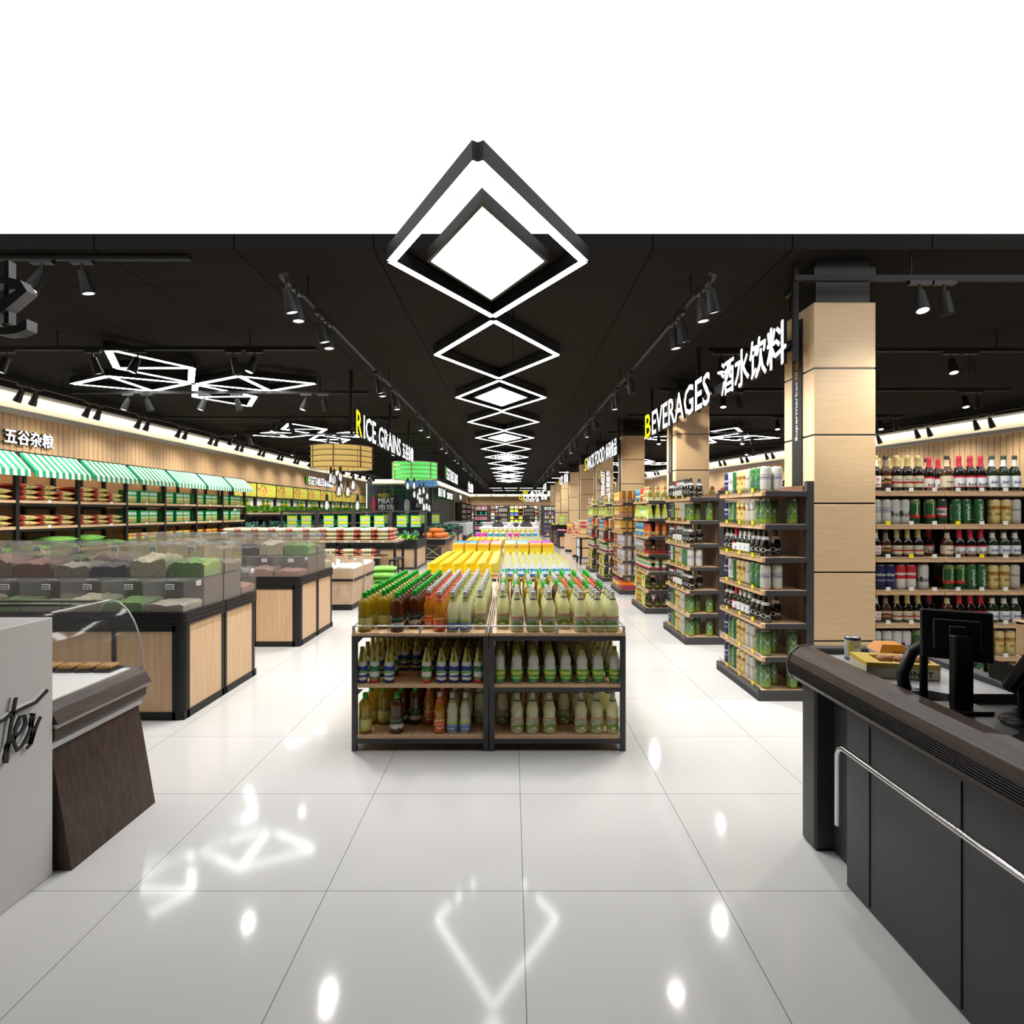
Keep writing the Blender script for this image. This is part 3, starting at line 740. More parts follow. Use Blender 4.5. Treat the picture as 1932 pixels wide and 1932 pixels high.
# sauce bottles with writing up the neck
def sauce(key, stops, colname, cols):
    body = MB().lathe([(.001, 0), (.031, 0), (.034, .006), (.0345, .05), (.034, .1), (.031, .13), (.0215, .17), (.0155, .2), (.0135, .222)], 0, 16)
    nk = MB()
    vs, fs, _r, bb = glyphs('THOMY', .02, 1)
    pts = []
    for v in vs:
        u = (v[0] - bb[0]) / (bb[1] - bb[0]); t = (v[1] - bb[2]) / (bb[3] - bb[2]) - .5
        z = .135 + (1 - u) * .075; r = .032 - (z - .125) * .19 + .0012
        r = max(r, .0155); a = -PI / 2 + .25 + t * .018 / r
        pts.append((r * math.cos(a), r * math.sin(a), z))
    nk.add(pts, fs, 0)
    cap = MB().lathe([(.0145, .215), (.0145, .23), (.001, .231)], 0, 10)
    proto(key, 'sauce_bottle', body, [('neck_writing', nk, [plain('ink_' + colname, c(36, 40, 50), .5)]), ('cap', cap, [plain('dull_gold_cap_' + colname, c(120, 112, 50), .4)])], [stops])
sauce('thomy_blue', bands('white_sauce_bottle_with_blue_label', [(0, c(40, 56, 140)), (.02, c(225, 222, 206)), (.036, c(44, 62, 150)), (.05, c(226, 224, 210)), (.062, c(120, 165, 90)), (.08, c(40, 54, 140)), (.11, c(206, 206, 196)), (.135, c(190, 182, 80)), (.2, c(150, 146, 70))], .24, 'Z', .3, .012, 30, blobs=[(c(206, 60, 48), 26, .73)]), 'blue', None)
sauce('thomy_green', bands('white_sauce_bottle_with_green_label', [(0, c(206, 70, 60)), (.025, c(60, 130, 60)), (.04, c(222, 218, 196)), (.075, c(58, 128, 56)), (.095, c(40, 100, 50)), (.11, c(206, 206, 196)), (.135, c(190, 182, 80)), (.2, c(150, 146, 70))], .24, 'Z', .3, .012, 30, blobs=[(c(210, 70, 50), 26, .73)]), 'green', None)
body = MB().lathe([(.001, 0), (.034, 0), (.037, .008), (.04, .05), (.0405, .085), (.034, .11), (.036, .14), (.03, .165), (.02, .185), (.013, .205), (.0125, .225)], 0, 16)
leafm = MB()
for k in range(7):
    a0 = k * 2 * PI / 7
    leafm.add([(.013 * math.cos(a0), .013 * math.sin(a0), .215), (.026 * math.cos(a0 + .3), .026 * math.sin(a0 + .3), .188), (.03 * math.cos(a0), .03 * math.sin(a0), .172), (.026 * math.cos(a0 - .3), .026 * math.sin(a0 - .3), .188)], [(0, 1, 2, 3)])
wing = MB()
for s in (-1, 1): wing.add([(s * .036, -.014, .05), (s * .047, -.01, .085), (s * .044, -.004, .11), (s * .034, -.006, .1)], [(0, 1, 2, 3)])
proto('green_label', 'milk_drink_bottle', body, [('leaf_collar', leafm, [plain('yellow_green_collar', c(186, 190, 60), .5)]), ('side_wing', wing, [plain('deep_green_wing', c(30, 110, 60), .5)]), ('cap', MB().lathe([(.0135, .21), (.0135, .233), (.001, .235)], 0, 10), [plain('olive_cap', c(120, 120, 54), .4)])],
      [bands('white_bottle_with_green_label', [(0, c(170, 170, 140)), (.012, c(34, 128, 70)), (.03, c(150, 186, 50)), (.045, c(60, 130, 60)), (.055, c(190, 205, 80)), (.075, c(120, 160, 60)), (.09, c(205, 203, 186))], .24, 'Z', .3, .007, 60)])
# beers and cans
GL_DARK = liquid('dark_beer_glass', c(26, 18, 15), .1); GL_GRN = liquid('green_beer_glass', c(40, 52, 28), .15); GL_BRN = liquid('amber_beer_glass', c(80, 50, 30), .2)
def beer(key, glass, neck, lab, writing=None, big=1.0, mirror=True, ink=None, name='beer_bottle'):
    k = big
    body = MB().lathe([(.001, 0), (.038 * k, 0), (.042 * k, .006), (.042 * k, .15), (.037 * k, .175), (.022, .205), (.0175, .225), (.0165, .27)], 0, 14)
    lb = MB().lathe([(.0427 * k, .03), (.0427 * k, .125)], 0, 14)
    mats = [lab]
    if writing:
        for s, z, h, sp_ in writing: wrap(lb, s, .0435 * k, z, h, -PI / 2, sp_, 1, mirror)
        mats.append(ink)
    nk = MB().lathe([(.0232, .205), (.0187, .226), (.0178, .262)], 0, 12)
    cp = MB().lathe([(.0185, .262), (.0185, .29), (.015, .295), (.001, .295)], 0, 12)
    proto(key, name, body, [('label', lb, mats), ('neck_foil', nk, [neck[0]]), ('cap', cp, [neck[1]])], [glass])
P = lambda n, *col: plain(n, c(*col), .4)
inkk = M['ink']; inkr = P('red_print', 196, 34, 44); inkb = P('blue_print', 50, 74, 150); inkw = P('white_can_print', 225, 226, 222)
gold = P('gold_foil', 178, 164, 104); redf = P('red_foil', 196, 44, 62); whf = P('white_foil', 222, 222, 216); blk = P('black_foil', 34, 32, 32)
beer('b_sten', GL_DARK, (whf, gold), P('plain_white_label', 232, 230, 226), [('STEN', .05, .016, 1.5), ('O', .095, .03, .7)], 1, True, inkr)
beer('b_pic', GL_BRN, (P('grey_foil', 130, 118, 100), blk), bands('dark_picture_label', [(.03, c(70, 52, 44)), (.06, c(176, 120, 60)), (.08, c(60, 46, 44)), (.1, c(200, 170, 130))], .1, 'Z', .4, .02, 40, lo=.03))
beer('b_cir', GL_DARK, (gold, gold), bands('cream_label_with_red_band', [(.03, c(214, 204, 172)), (.062, c(196, 50, 40)), (.078, c(226, 220, 200)), (.1, c(206, 196, 160))], .1, 'Z', .4, 0, lo=.03), [('CIROVOI', .092, .017, 1.7), ('NOVO', .07, .012, 1.1)], 1, True, inkk)
beer('b_cream', GL_BRN, (P('cream_foil', 206, 196, 160), blk), P('cream_label', 214, 202, 172), [('lager', .075, .02, 1.5)], 1.06, True, inkk)
beer('b_bud', GL_DARK, (redf, redf), bands('white_label_with_red_edge', [(.03, c(196, 44, 62)), (.036, c(228, 226, 226)), (.11, c(200, 44, 64))], .1, 'Z', .4, 0, lo=.03), [('Bud', .056, .026, 1.5)], 1, True, inkk)
beer('b_blue', GL_GRN, (whf, P('green_foil', 40, 60, 40)), P('slanted_white_label', 222, 226, 224), [('Zrobok', .075, .032, 1.5)], 1, True, inkb)
# squat dark bottle with a white crossed label
body = MB().lathe([(.001, 0), (.042, 0), (.046, .008), (.046, .085), (.04, .12), (.026, .16), (.0175, .19), (.016, .222)], 0, 14)
lb = MB()
for s in (-1, 1):
    for q in range(10):
        t0, t1 = (q / 10 - .5) * .72, ((q + 1) / 10 - .5) * .72
        for a0 in (-PI / 2, PI):
            f = lambda t, dz: ((.0468) * math.cos(a0 + t * 1.9), (.0468) * math.sin(a0 + t * 1.9), .058 + s * t * .07 * abs(t) * 2 + dz)
            lb.add([f(t0, -.0032), f(t1, -.0032), f(t1, .0032), f(t0, .0032)], [(0, 1, 2, 3)], 0)
wrap(lb, 'Stout', .047, .072, .012, PI, 1.0, 1, True)
proto('stout', 'stout_bottle', body, [('label', lb, [inkw, inkb]), ('neck_foil', MB().lathe([(.0345, .142), (.0245, .168)], 0, 12), [P('silver_collar', 196, 196, 194)]), ('cap', MB().lathe([(.0178, .2), (.0178, .224), (.001, .226)], 0, 10), [blk])], [GL_DARK])
def can(key, side, writing=None, ink=None, mirror=True, upright=False, name='drinks_can', faces=(-PI / 2, PI)):
    body = MB().lathe([(.001, .004), (.03, .0), (.034, .003), (.0412, .014), (.0415, .018), (.0415, .183), (.0412, .187), (.036, .2), (.035, .205), (.032, .203), (.001, .202)], 0, 16, ms=[1, 1, 0, 0, 0, 0, 0, 1, 1, 1])
    wrt = MB()
    for s, z, h, sp_ in (writing or []):
        for a in faces: wrap(wrt, s, .042, z, h, a, sp_, 0, mirror, upright)
    proto(key, name, body, [('printing', wrt, [ink])] if writing else [], [side, M['steel']])
can('c_white', bands('white_can_with_blue_band', [(0, c(196, 194, 186)), (.095, c(120, 112, 150)), (.1, c(200, 198, 190)), (.13, c(104, 96, 140)), (.135, c(196, 195, 186))], .205, 'Z', .3, 0), [('Vacini', .115, .022, 1.6)], P('violet_print', 84, 74, 130))
can('c_script', P('silver_white_can', 192, 190, 186), [('Bud', .085, .045, 1.8)], inkk)
can('c_1925', bands('dark_green_can', [(0, c(30, 74, 36)), (.05, c(190, 40, 40)), (.075, c(34, 84, 40)), (.17, c(110, 130, 70))], .205, 'Z', .3), [('jasein', .12, .11, .55)], P('cream_can_print', 216, 212, 180), True, True)
can('c_becks', bands('black_green_can', [(0, c(30, 66, 40)), (.03, c(36, 80, 46)), (.06, c(190, 30, 52)), (.075, c(210, 205, 200)), (.13, c(190, 30, 52)), (.145, c(40, 70, 44))], .205, 'Z', .3, .006, 30), [('BECKS', .102, .03, 1.9)], inkk)
can('c_green', plain('leaf_green_can', c(44, 96, 52), .3, vary=.2, scale=15), [('Carlsberg', .1, .14, .75)], inkw, True, True)
can('c_gold', bands('gold_can', [(0, c(196, 176, 110)), (.04, c(206, 186, 120)), (.11, c(188, 150, 80)), (.15, c(210, 190, 130))], .205, 'Z', .3), [('HOLSTEN', .135, .022, 2.0), ('Edel', .085, .03, .9)], P('brown_can_print', 120, 70, 30))
can('c_grey', P('pale_silver_can', 184, 180, 170), [('Weizen', .12, .02, 1.7)], P('dull_gold_print', 130, 116, 80))
can('c_navy', bands('navy_can', [(0, c(40, 48, 84)), (.07, c(120, 124, 150)), (.085, c(34, 42, 86))], .205, 'Z', .3), [('varin', .125, .026, 1.8)], inkw)
can('c_red', bands('red_and_white_can', [(0, c(214, 208, 200)), (.09, c(190, 40, 46)), (.12, c(208, 200, 194)), (.14, c(188, 44, 48))], .205, 'Z', .3), [('NOVO', .13, .02, 1.6)], inkw)
def crosscan(key, side, ink):
    wrt = MB()
    for a0 in (-PI / 2, PI):
        for s in (-1, 1):
            for q in range(8):
                t0, t1 = (q / 8 - .5) * .76, ((q + 1) / 8 - .5) * .76
                f = lambda t, dz: (.042 * math.cos(a0 + t * 1.8), .042 * math.sin(a0 + t * 1.8), .105 + s * (t * .03 + abs(t) * abs(t) * .26 * (1 if t > 0 else -1)) + dz)
                wrt.add([f(t0, -.0024), f(t1, -.0024), f(t1, .0024), f(t0, .0024)], [(0, 1, 2, 3)], 0)
    wrap(wrt, 'Tuborg', .0422, .075, .05, PI + .55, .7, 1, True, True)
    body = MB().lathe([(.001, .004), (.03, .0), (.034, .003), (.0412, .014), (.0415, .018), (.0415, .183), (.0412, .187), (.036, .2), (.035, .205), (.032, .203), (.001, .202)], 0, 16, ms=[1, 1, 0, 0, 0, 0, 0, 1, 1, 1])
    proto(key, 'drinks_can', body, [('printing', wrt, [ink, inkb])], [side, M['steel']])
crosscan('c_cross', bands('bright_green_can', [(0, c(122, 150, 60)), (.04, c(104, 140, 50)), (.075, c(84, 116, 52)), (.13, c(60, 84, 42)), (.17, c(46, 60, 36))], .205, 'Z', .3), inkw)
crosscan('c_lattice', plain('white_green_lattice_can', c(60, 120, 60), .3), inkw)
# snack shapes
def bx(key, name, w, d, h, mats, parts=(), taper=1.0):
    mb = MB()
    if taper == 1.0: mb.box(-w / 2, w / 2, -d / 2, d / 2, 0, h, 0, min(.004, w * .1))
    else:
        t = taper
        mb.add([(-w / 2, -d / 2, 0), (w / 2, -d / 2, 0), (w / 2, d / 2, 0), (-w / 2, d / 2, 0), (-w / 2 * t, -d / 2 * .9, h), (w / 2 * t, -d / 2 * .9, h), (w / 2 * t, d / 2 * .9, h), (-w / 2 * t, d / 2 * .9, h)],
               [(0, 3, 2, 1), (4, 5, 6, 7), (0, 1, 5, 4), (1, 2, 6, 5), (2, 3, 7, 6), (3, 0, 4, 7)], 0)
    proto(key, name, mb, list(parts), [mats])
bx('s_blue', 'snack_carton', .05, .1, .2, bands('blue_carton', [(0, c(60, 140, 200)), (.06, c(240, 225, 120)), (.09, c(50, 120, 190)), (.14, c(120, 190, 215))], .2, 'Z', .4, .02, 18))
bx('s_red', 'snack_carton', .05, .1, .2, bands('red_carton', [(0, c(214, 70, 30)), (.08, c(235, 200, 120)), (.11, c(210, 60, 34))], .2, 'Z', .4, .02, 18))
bx('s_olive', 'snack_pouch', .085, .1, .22, bands('olive_pouch', [(0, c(214, 214, 160)), (.05, c(150, 140, 60)), (.12, c(196, 190, 120)), (.17, c(190, 70, 40)), (.19, c(170, 166, 90))], .22, 'Z', .4, .015, 25), taper=.35)
bx('s_lime', 'snack_pouch', .085, .11, .22, bands('lime_pouch', [(0, c(206, 216, 150)), (.05, c(196, 206, 70)), (.15, c(170, 182, 60)), (.19, c(214, 220, 140))], .22, 'Z', .4, .012, 20), taper=.3)
bx('s_green', 'snack_carton', .06, .1, .2, bands('pale_green_carton', [(0, c(200, 220, 120)), (.07, c(220, 230, 190)), (.12, c(140, 200, 140)), (.16, c(206, 220, 90))], .2, 'Z', .4, .015, 20))
def lat(key, name, prof, mats, parts=(), ms=None, n=12): proto(key, name, MB().lathe(prof, 0, n, ms=ms), list(parts), mats)
lat('s_tube', 'snack_tube', [(.001, 0), (.034, 0), (.034, .1), (.026, .15), (.016, .2), (.001, .2)], [bands('orange_tube', [(0, c(206, 150, 100)), (.03, c(226, 180, 120)), (.08, c(220, 100, 36)), (.15, c(190, 60, 28))], .2, 'Z', .35, .01, 25)])
lat('s_wcan', 'milk_powder_can', [(.001, 0), (.04, 0), (.04, .19), (.036, .2), (.001, .2)], [bands('white_powder_can', [(0, c(205, 205, 208)), (.07, c(150, 150, 160)), (.1, c(214, 214, 214)), (.15, c(170, 172, 176))], .2, 'Z', .35, .008, 30)])
lat('s_choc', 'cocoa_tin', [(.001, 0), (.038, 0), (.038, .2), (.036, .205), (.001, .205)], [bands('dark_cocoa_tin', [(0, c(200, 24, 34)), (.055, c(66, 30, 26)), (.09, c(100, 50, 40)), (.11, c(52, 24, 22)), (.15, c(110, 60, 46)), (.165, c(60, 28, 26))], .2, 'Z', .35)])
lat('s_ketch', 'sauce_bottle', [(.001, 0), (.036, 0), (.038, .01), (.038, .08), (.033, .1), (.036, .13), (.022, .165), (.015, .19), (.015, .215), (.001, .217)], [bands('sauce_with_red_blue_label', [(0, c(190, 190, 150)), (.02, c(44, 60, 110)), (.045, c(196, 50, 44)), (.07, c(214, 214, 200)), (.1, c(120, 160, 110)), (.13, c(205, 206, 180)), (.16, c(140, 150, 70)), (.19, c(60, 110, 50))], .22, 'Z', .35, .006, 30)])
lat('s_dark', 'soy_sauce_bottle', [(.001, 0), (.036, 0), (.037, .01), (.037, .13), (.03, .155), (.014, .185), (.014, .215), (.001, .217)], [bands('soy_bottle', [(0, c(34, 34, 22)), (.04, c(130, 136, 50)), (.06, c(60, 64, 34)), (.1, c(36, 34, 26)), (.19, c(120, 60, 30))], .22, 'Z', .25, .006, 30)])
lat('s_pasta', 'pickle_bottle', [(.001, 0), (.036, 0), (.037, .01), (.037, .13), (.03, .155), (.014, .185), (.014, .215), (.001, .217)], [bands('pickle_bottle_print', [(0, c(150, 110, 50)), (.04, c(196, 160, 70)), (.08, c(190, 110, 40)), (.12, c(180, 170, 90)), (.19, c(150, 130, 50))], .22, 'Z', .3, .02, 30)])
bx('s_gold', 'tall_gold_box', .075, .09, .224, bands('gold_box', [(0, c(176, 128, 100)), (.085, c(150, 60, 30)), (.1, c(190, 134, 36)), (.21, c(150, 100, 24))], .23, 'Z', .35))
bx('s_gold2', 'tall_gold_box', .075, .09, .224, bands('gold_box_with_dark_seal', [(0, c(200, 150, 60)), (.05, c(96, 50, 22)), (.075, c(206, 160, 70)), (.12, c(196, 150, 50)), (.19, c(170, 110, 30))], .23, 'Z', .35))
bx('s_yel', 'biscuit_box', .05, .09, .21, bands('yellow_box', [(0, c(206, 150, 130)), (.06, c(236, 220, 150)), (.12, c(226, 180, 60)), (.17, c(236, 214, 130))], .21, 'Z', .35, .02, 25))
lat('s_wbot', 'white_shampoo_bottle', [(.001, 0), (.034, 0), (.036, .01), (.034, .12), (.036, .2), (.03, .215), (.001, .217)], [bands('white_bottle_print', [(0, c(196, 190, 194)), (.06, c(178, 172, 178)), (.1, c(206, 200, 204)), (.18, c(190, 184, 190))], .22, 'Z', .35)])
bx('s_copper', 'tea_tin', .06, .08, .21, bands('copper_tin', [(0, c(150, 70, 40)), (.07, c(220, 190, 160)), (.1, c(170, 80, 44))], .21, 'Z', .35, .01, 20))
bx('s_fire', 'curry_carton', .11, .08, .15, bands('orange_red_carton', [(0, c(196, 40, 36)), (.03, c(60, 80, 150)), (.05, c(220, 60, 30)), (.09, c(240, 170, 40)), (.12, c(226, 90, 30))], .15, 'Z', .35, .02, 15))
bx('s_fire2', 'curry_carton', .11, .08, .15, bands('yellow_pink_carton', [(0, c(206, 90, 150)), (.04, c(240, 226, 60)), (.09, c(226, 200, 60)), (.12, c(170, 70, 130))], .15, 'Z', .35, .02, 15))
# ---------------------------------------------------------------- end-cap shelves along the drinks and snack aisle
SHZ = [.088, .36, .633, .906, 1.177, 1.45, 1.724]
LEVEL = ['base', 'lowest board', 'second board', 'third board', 'fourth board', 'fifth board', 'top board']
lipm = clear('shelf_lip_acrylic', (.93, .94, .93, 1), .5)
GX, GW, GD = 2.05, .37, .95
baseM = MB().box(-.03, GW + .06, -.01, GD, 0, .06, 0, .004); baseM.box(0, GW, 0, GD, .06, .088, 1); baseM.box(-.03, -.012, -.01, GD, .0, .085, 0); baseM.box(-.03, GW + .06, -.012, .006, 0, .085, 0)
base_me = baseM.mesh('base', [M['char'], M['oaky']])
up_me = MB().box(GW, GW + .06, 0, .05, .0, 1.806, 0, .004).mesh('upright', [M['char']])
back_me = MB().box(GW - .008, GW + .012, .05, GD - .05, .088, 1.77).mesh('back_panel', [M['brown']])
bd = MB().box(0, GW, 0, GD, -.042, 0, 0, .003).mesh('shelf_board', [M['oaky']])
br = MB().box(.03, GW, -.004, .02, -.045, -.0005, 0, .002)
br_me = br.mesh('shelf_bracket', [M['char']])
lip_me = MB().box(-.006, -.002, .02, GD, -.01, .032).mesh('price_rail', [lipm])
tg_me = MB().box(-.010, -.0065, -.02, .02, -.008, .026).mesh('price_card', [M['tagy']])
def endcap(Y0, label):
    r = thing('endcap_shelf', label, 'shelf', (GX, Y0, 0), 0, 'end shelves along the drinks and snack aisle')
    put('base', base_me, r); put('back_panel', back_me, r)
    put('upright', up_me, r); put('upright', up_me, r, (0, GD - .05, 0))
    for z in SHZ:
        if z > .2:
            s = put('shelf_board', bd, r, (0, 0, z)); put('shelf_bracket', br_me, s); put('shelf_bracket', br_me, s, (0, GD - .016, 0))
        else: s = r
        rail = put('price_rail', lip_me, s, (0, 0, 0 if s is not r else z))
        for k, y in enumerate((.16, .44, .74)):
            if s is r: put('price_card', tg_me, rail, (0, y, 0))
            else: put('price_card', tg_me, s, (0, y, 0))
    return r
LOOK = {'c_white': ('white can with violet band', 'can'), 'c_cross': ('bright green crossed can', 'can'), 'c_lattice': ('green and white lattice can', 'can'), 'c_grey': ('pale silver can', 'can'), 'c_gold': ('gold can', 'can'),
        'c_green': ('green can, upright writing', 'can'), 'c_navy': ('navy blue can', 'can'), 'c_script': ('silver can with black script', 'can'), 'c_1925': ('dark green can with red foot', 'can'), 'c_becks': ('dark green can with red ring', 'can'), 'c_red': ('red and white can', 'can'),
        'stout': ('squat dark bottle, white cross label', 'bottle'), 'b_blue': ('beer bottle with slanted label', 'bottle'), 'b_bud': ('red-necked beer bottle', 'bottle'), 'b_sten': ('white-labelled dark beer bottle', 'bottle'),
        'b_pic': ('amber beer bottle', 'bottle'), 'b_cir': ('gold-necked beer bottle', 'bottle'), 'b_cream': ('cream-labelled brown bottle', 'bottle'),
        's_blue': ('light blue snack carton', 'carton'), 's_red': ('red snack carton', 'carton'), 's_olive': ('olive pointed snack pouch', 'pouch'), 's_lime': ('lime green pointed pouch', 'pouch'), 's_green': ('pale green snack carton', 'carton'), 's_tube': ('orange pointed tube', 'tube'),
        's_wcan': ('white powder can', 'can'), 's_choc': ('dark brown and red tin', 'tin'), 's_ketch': ('white tricolour sauce bottle', 'bottle'), 's_dark': ('dark soy sauce bottle', 'bottle'), 's_pasta': ('yellow brown pickle bottle', 'bottle'), 's_gold': ('tall gold box with red foot', 'box'),
        's_gold2': ('tall gold box with dark seal', 'box'), 's_yel': ('yellow biscuit box', 'box'), 's_wbot': ('white shampoo bottle', 'bottle'), 's_copper': ('copper coloured tin', 'tin'), 's_fire': ('orange red curry carton', 'carton'), 's_fire2': ('yellow and pink carton', 'carton')}
CANW = ['c_white', 'c_lattice', 'c_lattice', 'c_grey', 'c_gold', 'c_gold', 'c_green', 'c_white', 'c_navy']
CANX = ['c_cross', 'c_cross', 'c_grey', 'c_grey', 'c_gold', 'c_gold', 'c_green', 'c_cross', 'c_navy']
BOT = ['stout', 'stout', 'stout', 'b_blue', 'b_blue', 'b_blue', 'b_bud', 'stout', 'stout']
SNK = {'t': ['s_olive', 's_olive', 's_olive', 's_red', 's_red', 's_blue', 's_blue', 's_blue'], 'l': ['s_lime', 's_lime', 's_green', 's_green', 's_green', 's_lime', 's_lime', 's_lime'],
       'o': ['s_tube', 's_tube', 's_tube', 's_blue', 's_blue', 's_blue', 's_blue', 's_blue'], 'c': ['s_choc', 's_choc', 's_copper', 's_wcan', 's_wcan', 's_wcan', 's_wcan', 's_wcan'],
       'k': ['s_ketch'] * 8, 'd': ['s_dark', 's_dark', 's_lime', 's_green', 's_pasta', 's_pasta', 's_pasta', 's_lime']}
G4 = {'g': ['s_gold', 's_gold', 's_gold', 's_yel', 's_yel', 's_yel', 's_yel', 's_yel'], 'h': ['s_gold2', 's_gold2', 's_yel', 's_yel', 's_yel', 's_yel', 's_yel', 's_yel'], 'w': ['s_wbot', 's_wbot', 's_wbot', 's_wbot', 's_wbot', 's_copper', 's_copper', 's_copper'], 'f': ['s_fire', 's_fire', 's_fire2', 's_fire2', 's_fire2', 's_fire2']}
ROWS = [
    ('first end shelf', 4.67, 'drinks end shelf beside the thick front column', [CANX, CANX, BOT, CANW, BOT, CANX, CANW]),
    ('second end shelf', 6.65, 'drinks end shelf, second along the aisle from the front column', [CANX, CANX, BOT, CANW, BOT, CANX, BOT]),
    ('third end shelf', 8.66, 'snack end shelf beside the second wooden column', [SNK['d'], SNK['d'], SNK['k'], SNK['c'], SNK['o'], SNK['l'], SNK['t']]),
    ('fourth end shelf', 10.68, 'end shelf with tall gold boxes on its upper shelves', [G4['f'], G4['w'], G4['w'], G4['w'], G4['h'], G4['g'], G4['g']]),
    ('fifth end shelf', 12.65, 'snack end shelf, second from the far end of the row', [SNK['d'], SNK['d'], SNK['k'], SNK['c'], SNK['o'], SNK['l'], SNK['t']]),
    ('sixth end shelf', 14.6, 'snack end shelf at the far end of the row', [SNK['d'], SNK['d'], SNK['k'], SNK['c'], SNK['o'], SNK['l'], SNK['t']])]
for gi, (nm, Y0, lab_, kinds) in enumerate(ROWS):
    endcap(Y0, 'charcoal and oak ' + lab_)
    for li, row in enumerate(kinds):
        z = SHZ[li] + .001
        ny = len(row); step = (GD - .12) / (ny - 1) if ny > 2 else .2
        if row[0].startswith('c_') or row is BOT: step = .1
        for k, key in enumerate(row):
            y = Y0 + .065 + k * step
            if y > Y0 + GD - .04: continue
            lk, cat = LOOK[key]
            first = k == 0
            xs_ = [GX + .06]
            if first:
                xs_ += [GX + .06 + .115, GX + .06 + .225] if key.startswith('s_') else ([GX + .28] if row is CANX else [GX + .155] if row is CANW else [])
            elif k == 1 and key[:2] != 's_': xs_ += [GX + (.19 if row is BOT else .165)]
            for q, x in enumerate(xs_):
                rw = f"{nth(k + 1)} from its near end" if q == 0 else f"{['', 'next', 'last'][q]} towards the back panel, row {ONES[k + 1]}"
                rz = random.uniform(-.06, .06)
                if key in ('s_olive', 's_lime', 's_tube', 's_choc'): rz = 0
                lb = f"{lk}, {nm} {LEVEL[li]}, {nth(k + 1)} from the front" if q == 0 else f"{lk}, {nm} {LEVEL[li]}, front row, {nth(q + 1)} from aisle"
                if q and k: lb = f"{lk}, {nm} {LEVEL[li]}, second row, behind aisle one"
                stock(key, (x, y, z), lb, cat, f"goods on the {nm}", rz, detail=gi < 2 and key[:2] != 's_', sz=.76 if key[:2] == 'b_' else 1.0)
# ---------------------------------------------------------------- long shelves that run away from the aisle
def runshelf(x0, x1, Y0, label, seams, tagpx=(), white=True):
    r = thing('aisle_shelf', label, 'shelf', (x0, Y0, 0), 0, 'long shelves between the columns')
    L = x1 - x0
    MB().box(0, L, .0, .5, 0, .07, 0).build('base', M['char'], r)
    MB().box(0, L, .46, .48, .07, 1.77).build('back_panel', M['dark'], r)
    cuts = [0] + [s - x0 for s in seams] + [L]
    for s in seams + [x1]:
        MB().box(s - x0 - .012, s - x0 + .012, .32, .48, 0, 1.79).build('upright', M['char'], r)
    for z in SHZ:
        for a, b in zip(cuts, cuts[1:]):
            s = MB().box(a + .004, b - .004, 0, .45, z - .042, z, 0, .003).build('shelf_board', M['oakx'], r)
            MB().box(a + .01, b - .01, -.006, -.002, z - .008, z + .036).build('price_rail', lipm, s)
            n = max(1, int((b - a) / .19))
            for k in range(n):
                xx = a + (k + .5) * (b - a) / n
                MB().box(xx - .018, xx + .018, -.011, -.0065, z - .006, z + .026).build('price_card', M['tagy'] if (k * 3 + int(z * 10)) % 7 == 0 else M['tagw'], s)
    return r
runshelf(3.0, 4.75, 4.69, 'oak and charcoal beer shelf beside the thick front column', [3.573])
bx_ = [(1660, 'b_sten', 0), (1677, 'b_pic', 0), (1698, 'b_cir', 0), (1718.5, 'b_cir', 0), (1739, 'b_cir', 0), (1756, 'b_cream', 1), (1779, 'b_bud', 1), (1794, 'b_cream', 0), (1817, 'b_bud', 0), (1838, 'b_bud', 0), (1858, 'b_bud', 0), (1880, 'b_blue', 0), (1902, 'b_blue', 0), (1923, 'b_blue', 0)]
c1 = [(1660, 'c_white', 0), (1677, 'c_white', 0), (1694, 'c_script', 0), (1712, 'c_script', 0), (1732, 'c_1925', 0), (1761, 'c_1925', 0), (1783, 'c_becks', 0), (1810, 'c_green', 0), (1829, 'c_green', 0), (1853, 'c_green', 0), (1883, 'c_gold', 0), (1904, 'c_gold', 0), (1923, 'c_grey', 0)]
c2 = [(1666, 'c_navy', 0), (1684, 'c_navy', 0), (1704, 'c_red', 0), (1724, 'c_red', 0), (1748, 'c_script', 0), (1768, 'c_1925', 1), (1797, 'c_1925', 0), (1818, 'c_1925', 0), (1838, 'c_green', 0), (1858, 'c_green', 0), (1880, 'c_gold', 0), (1901, 'c_gold', 0), (1921, 'c_grey', 0)]
c3 = [(1660, 'c_white', 0), (1679, 'c_white', 0), (1697, 'c_script', 0), (1715, 'c_script', 0), (1738, 'c_1925', 0), (1761, 'c_1925', 0), (1783, 'c_becks', 0), (1810, 'c_green', 0), (1831, 'c_green', 0), (1850, 'c_green', 0), (1870, 'c_gold', 0), (1891, 'c_gold', 0), (1912, 'c_gold', 0)]
for li, row in ((6, bx_), (5, c1), (4, bx_), (3, c2), (2, bx_), (1, c3), (0, c1)):
    for j, (px, key, back) in enumerate(row):
        lk, cat = LOOK[key]
        y = 4.745 + .115 * back
        x = 3.03 if px < 1661 else xs(px, 4.70)
        if li < 2 and j in (5,): continue
        stock(key, (x, y, SHZ[li] + .001), f"{lk}, beer shelf {LEVEL[li]}, {nth(j + 1)} from the thick column", cat, 'drinks on the beer shelf', random.uniform(-.1, .1), True, .76 if li < 6 and key[0] == 'b' else 1.0)
        if not back and (li == 6 or (j % 3 == 1 and li > 2)):
            stock(key, (x + .012, y + .25, SHZ[li] + .001), f"{lk}, beer shelf {LEVEL[li]}, standing behind the {nth(j + 1)} front one", cat, 'drinks on the beer shelf', .2, False, .76 if li < 6 and key[0] == 'b' else 1.0)
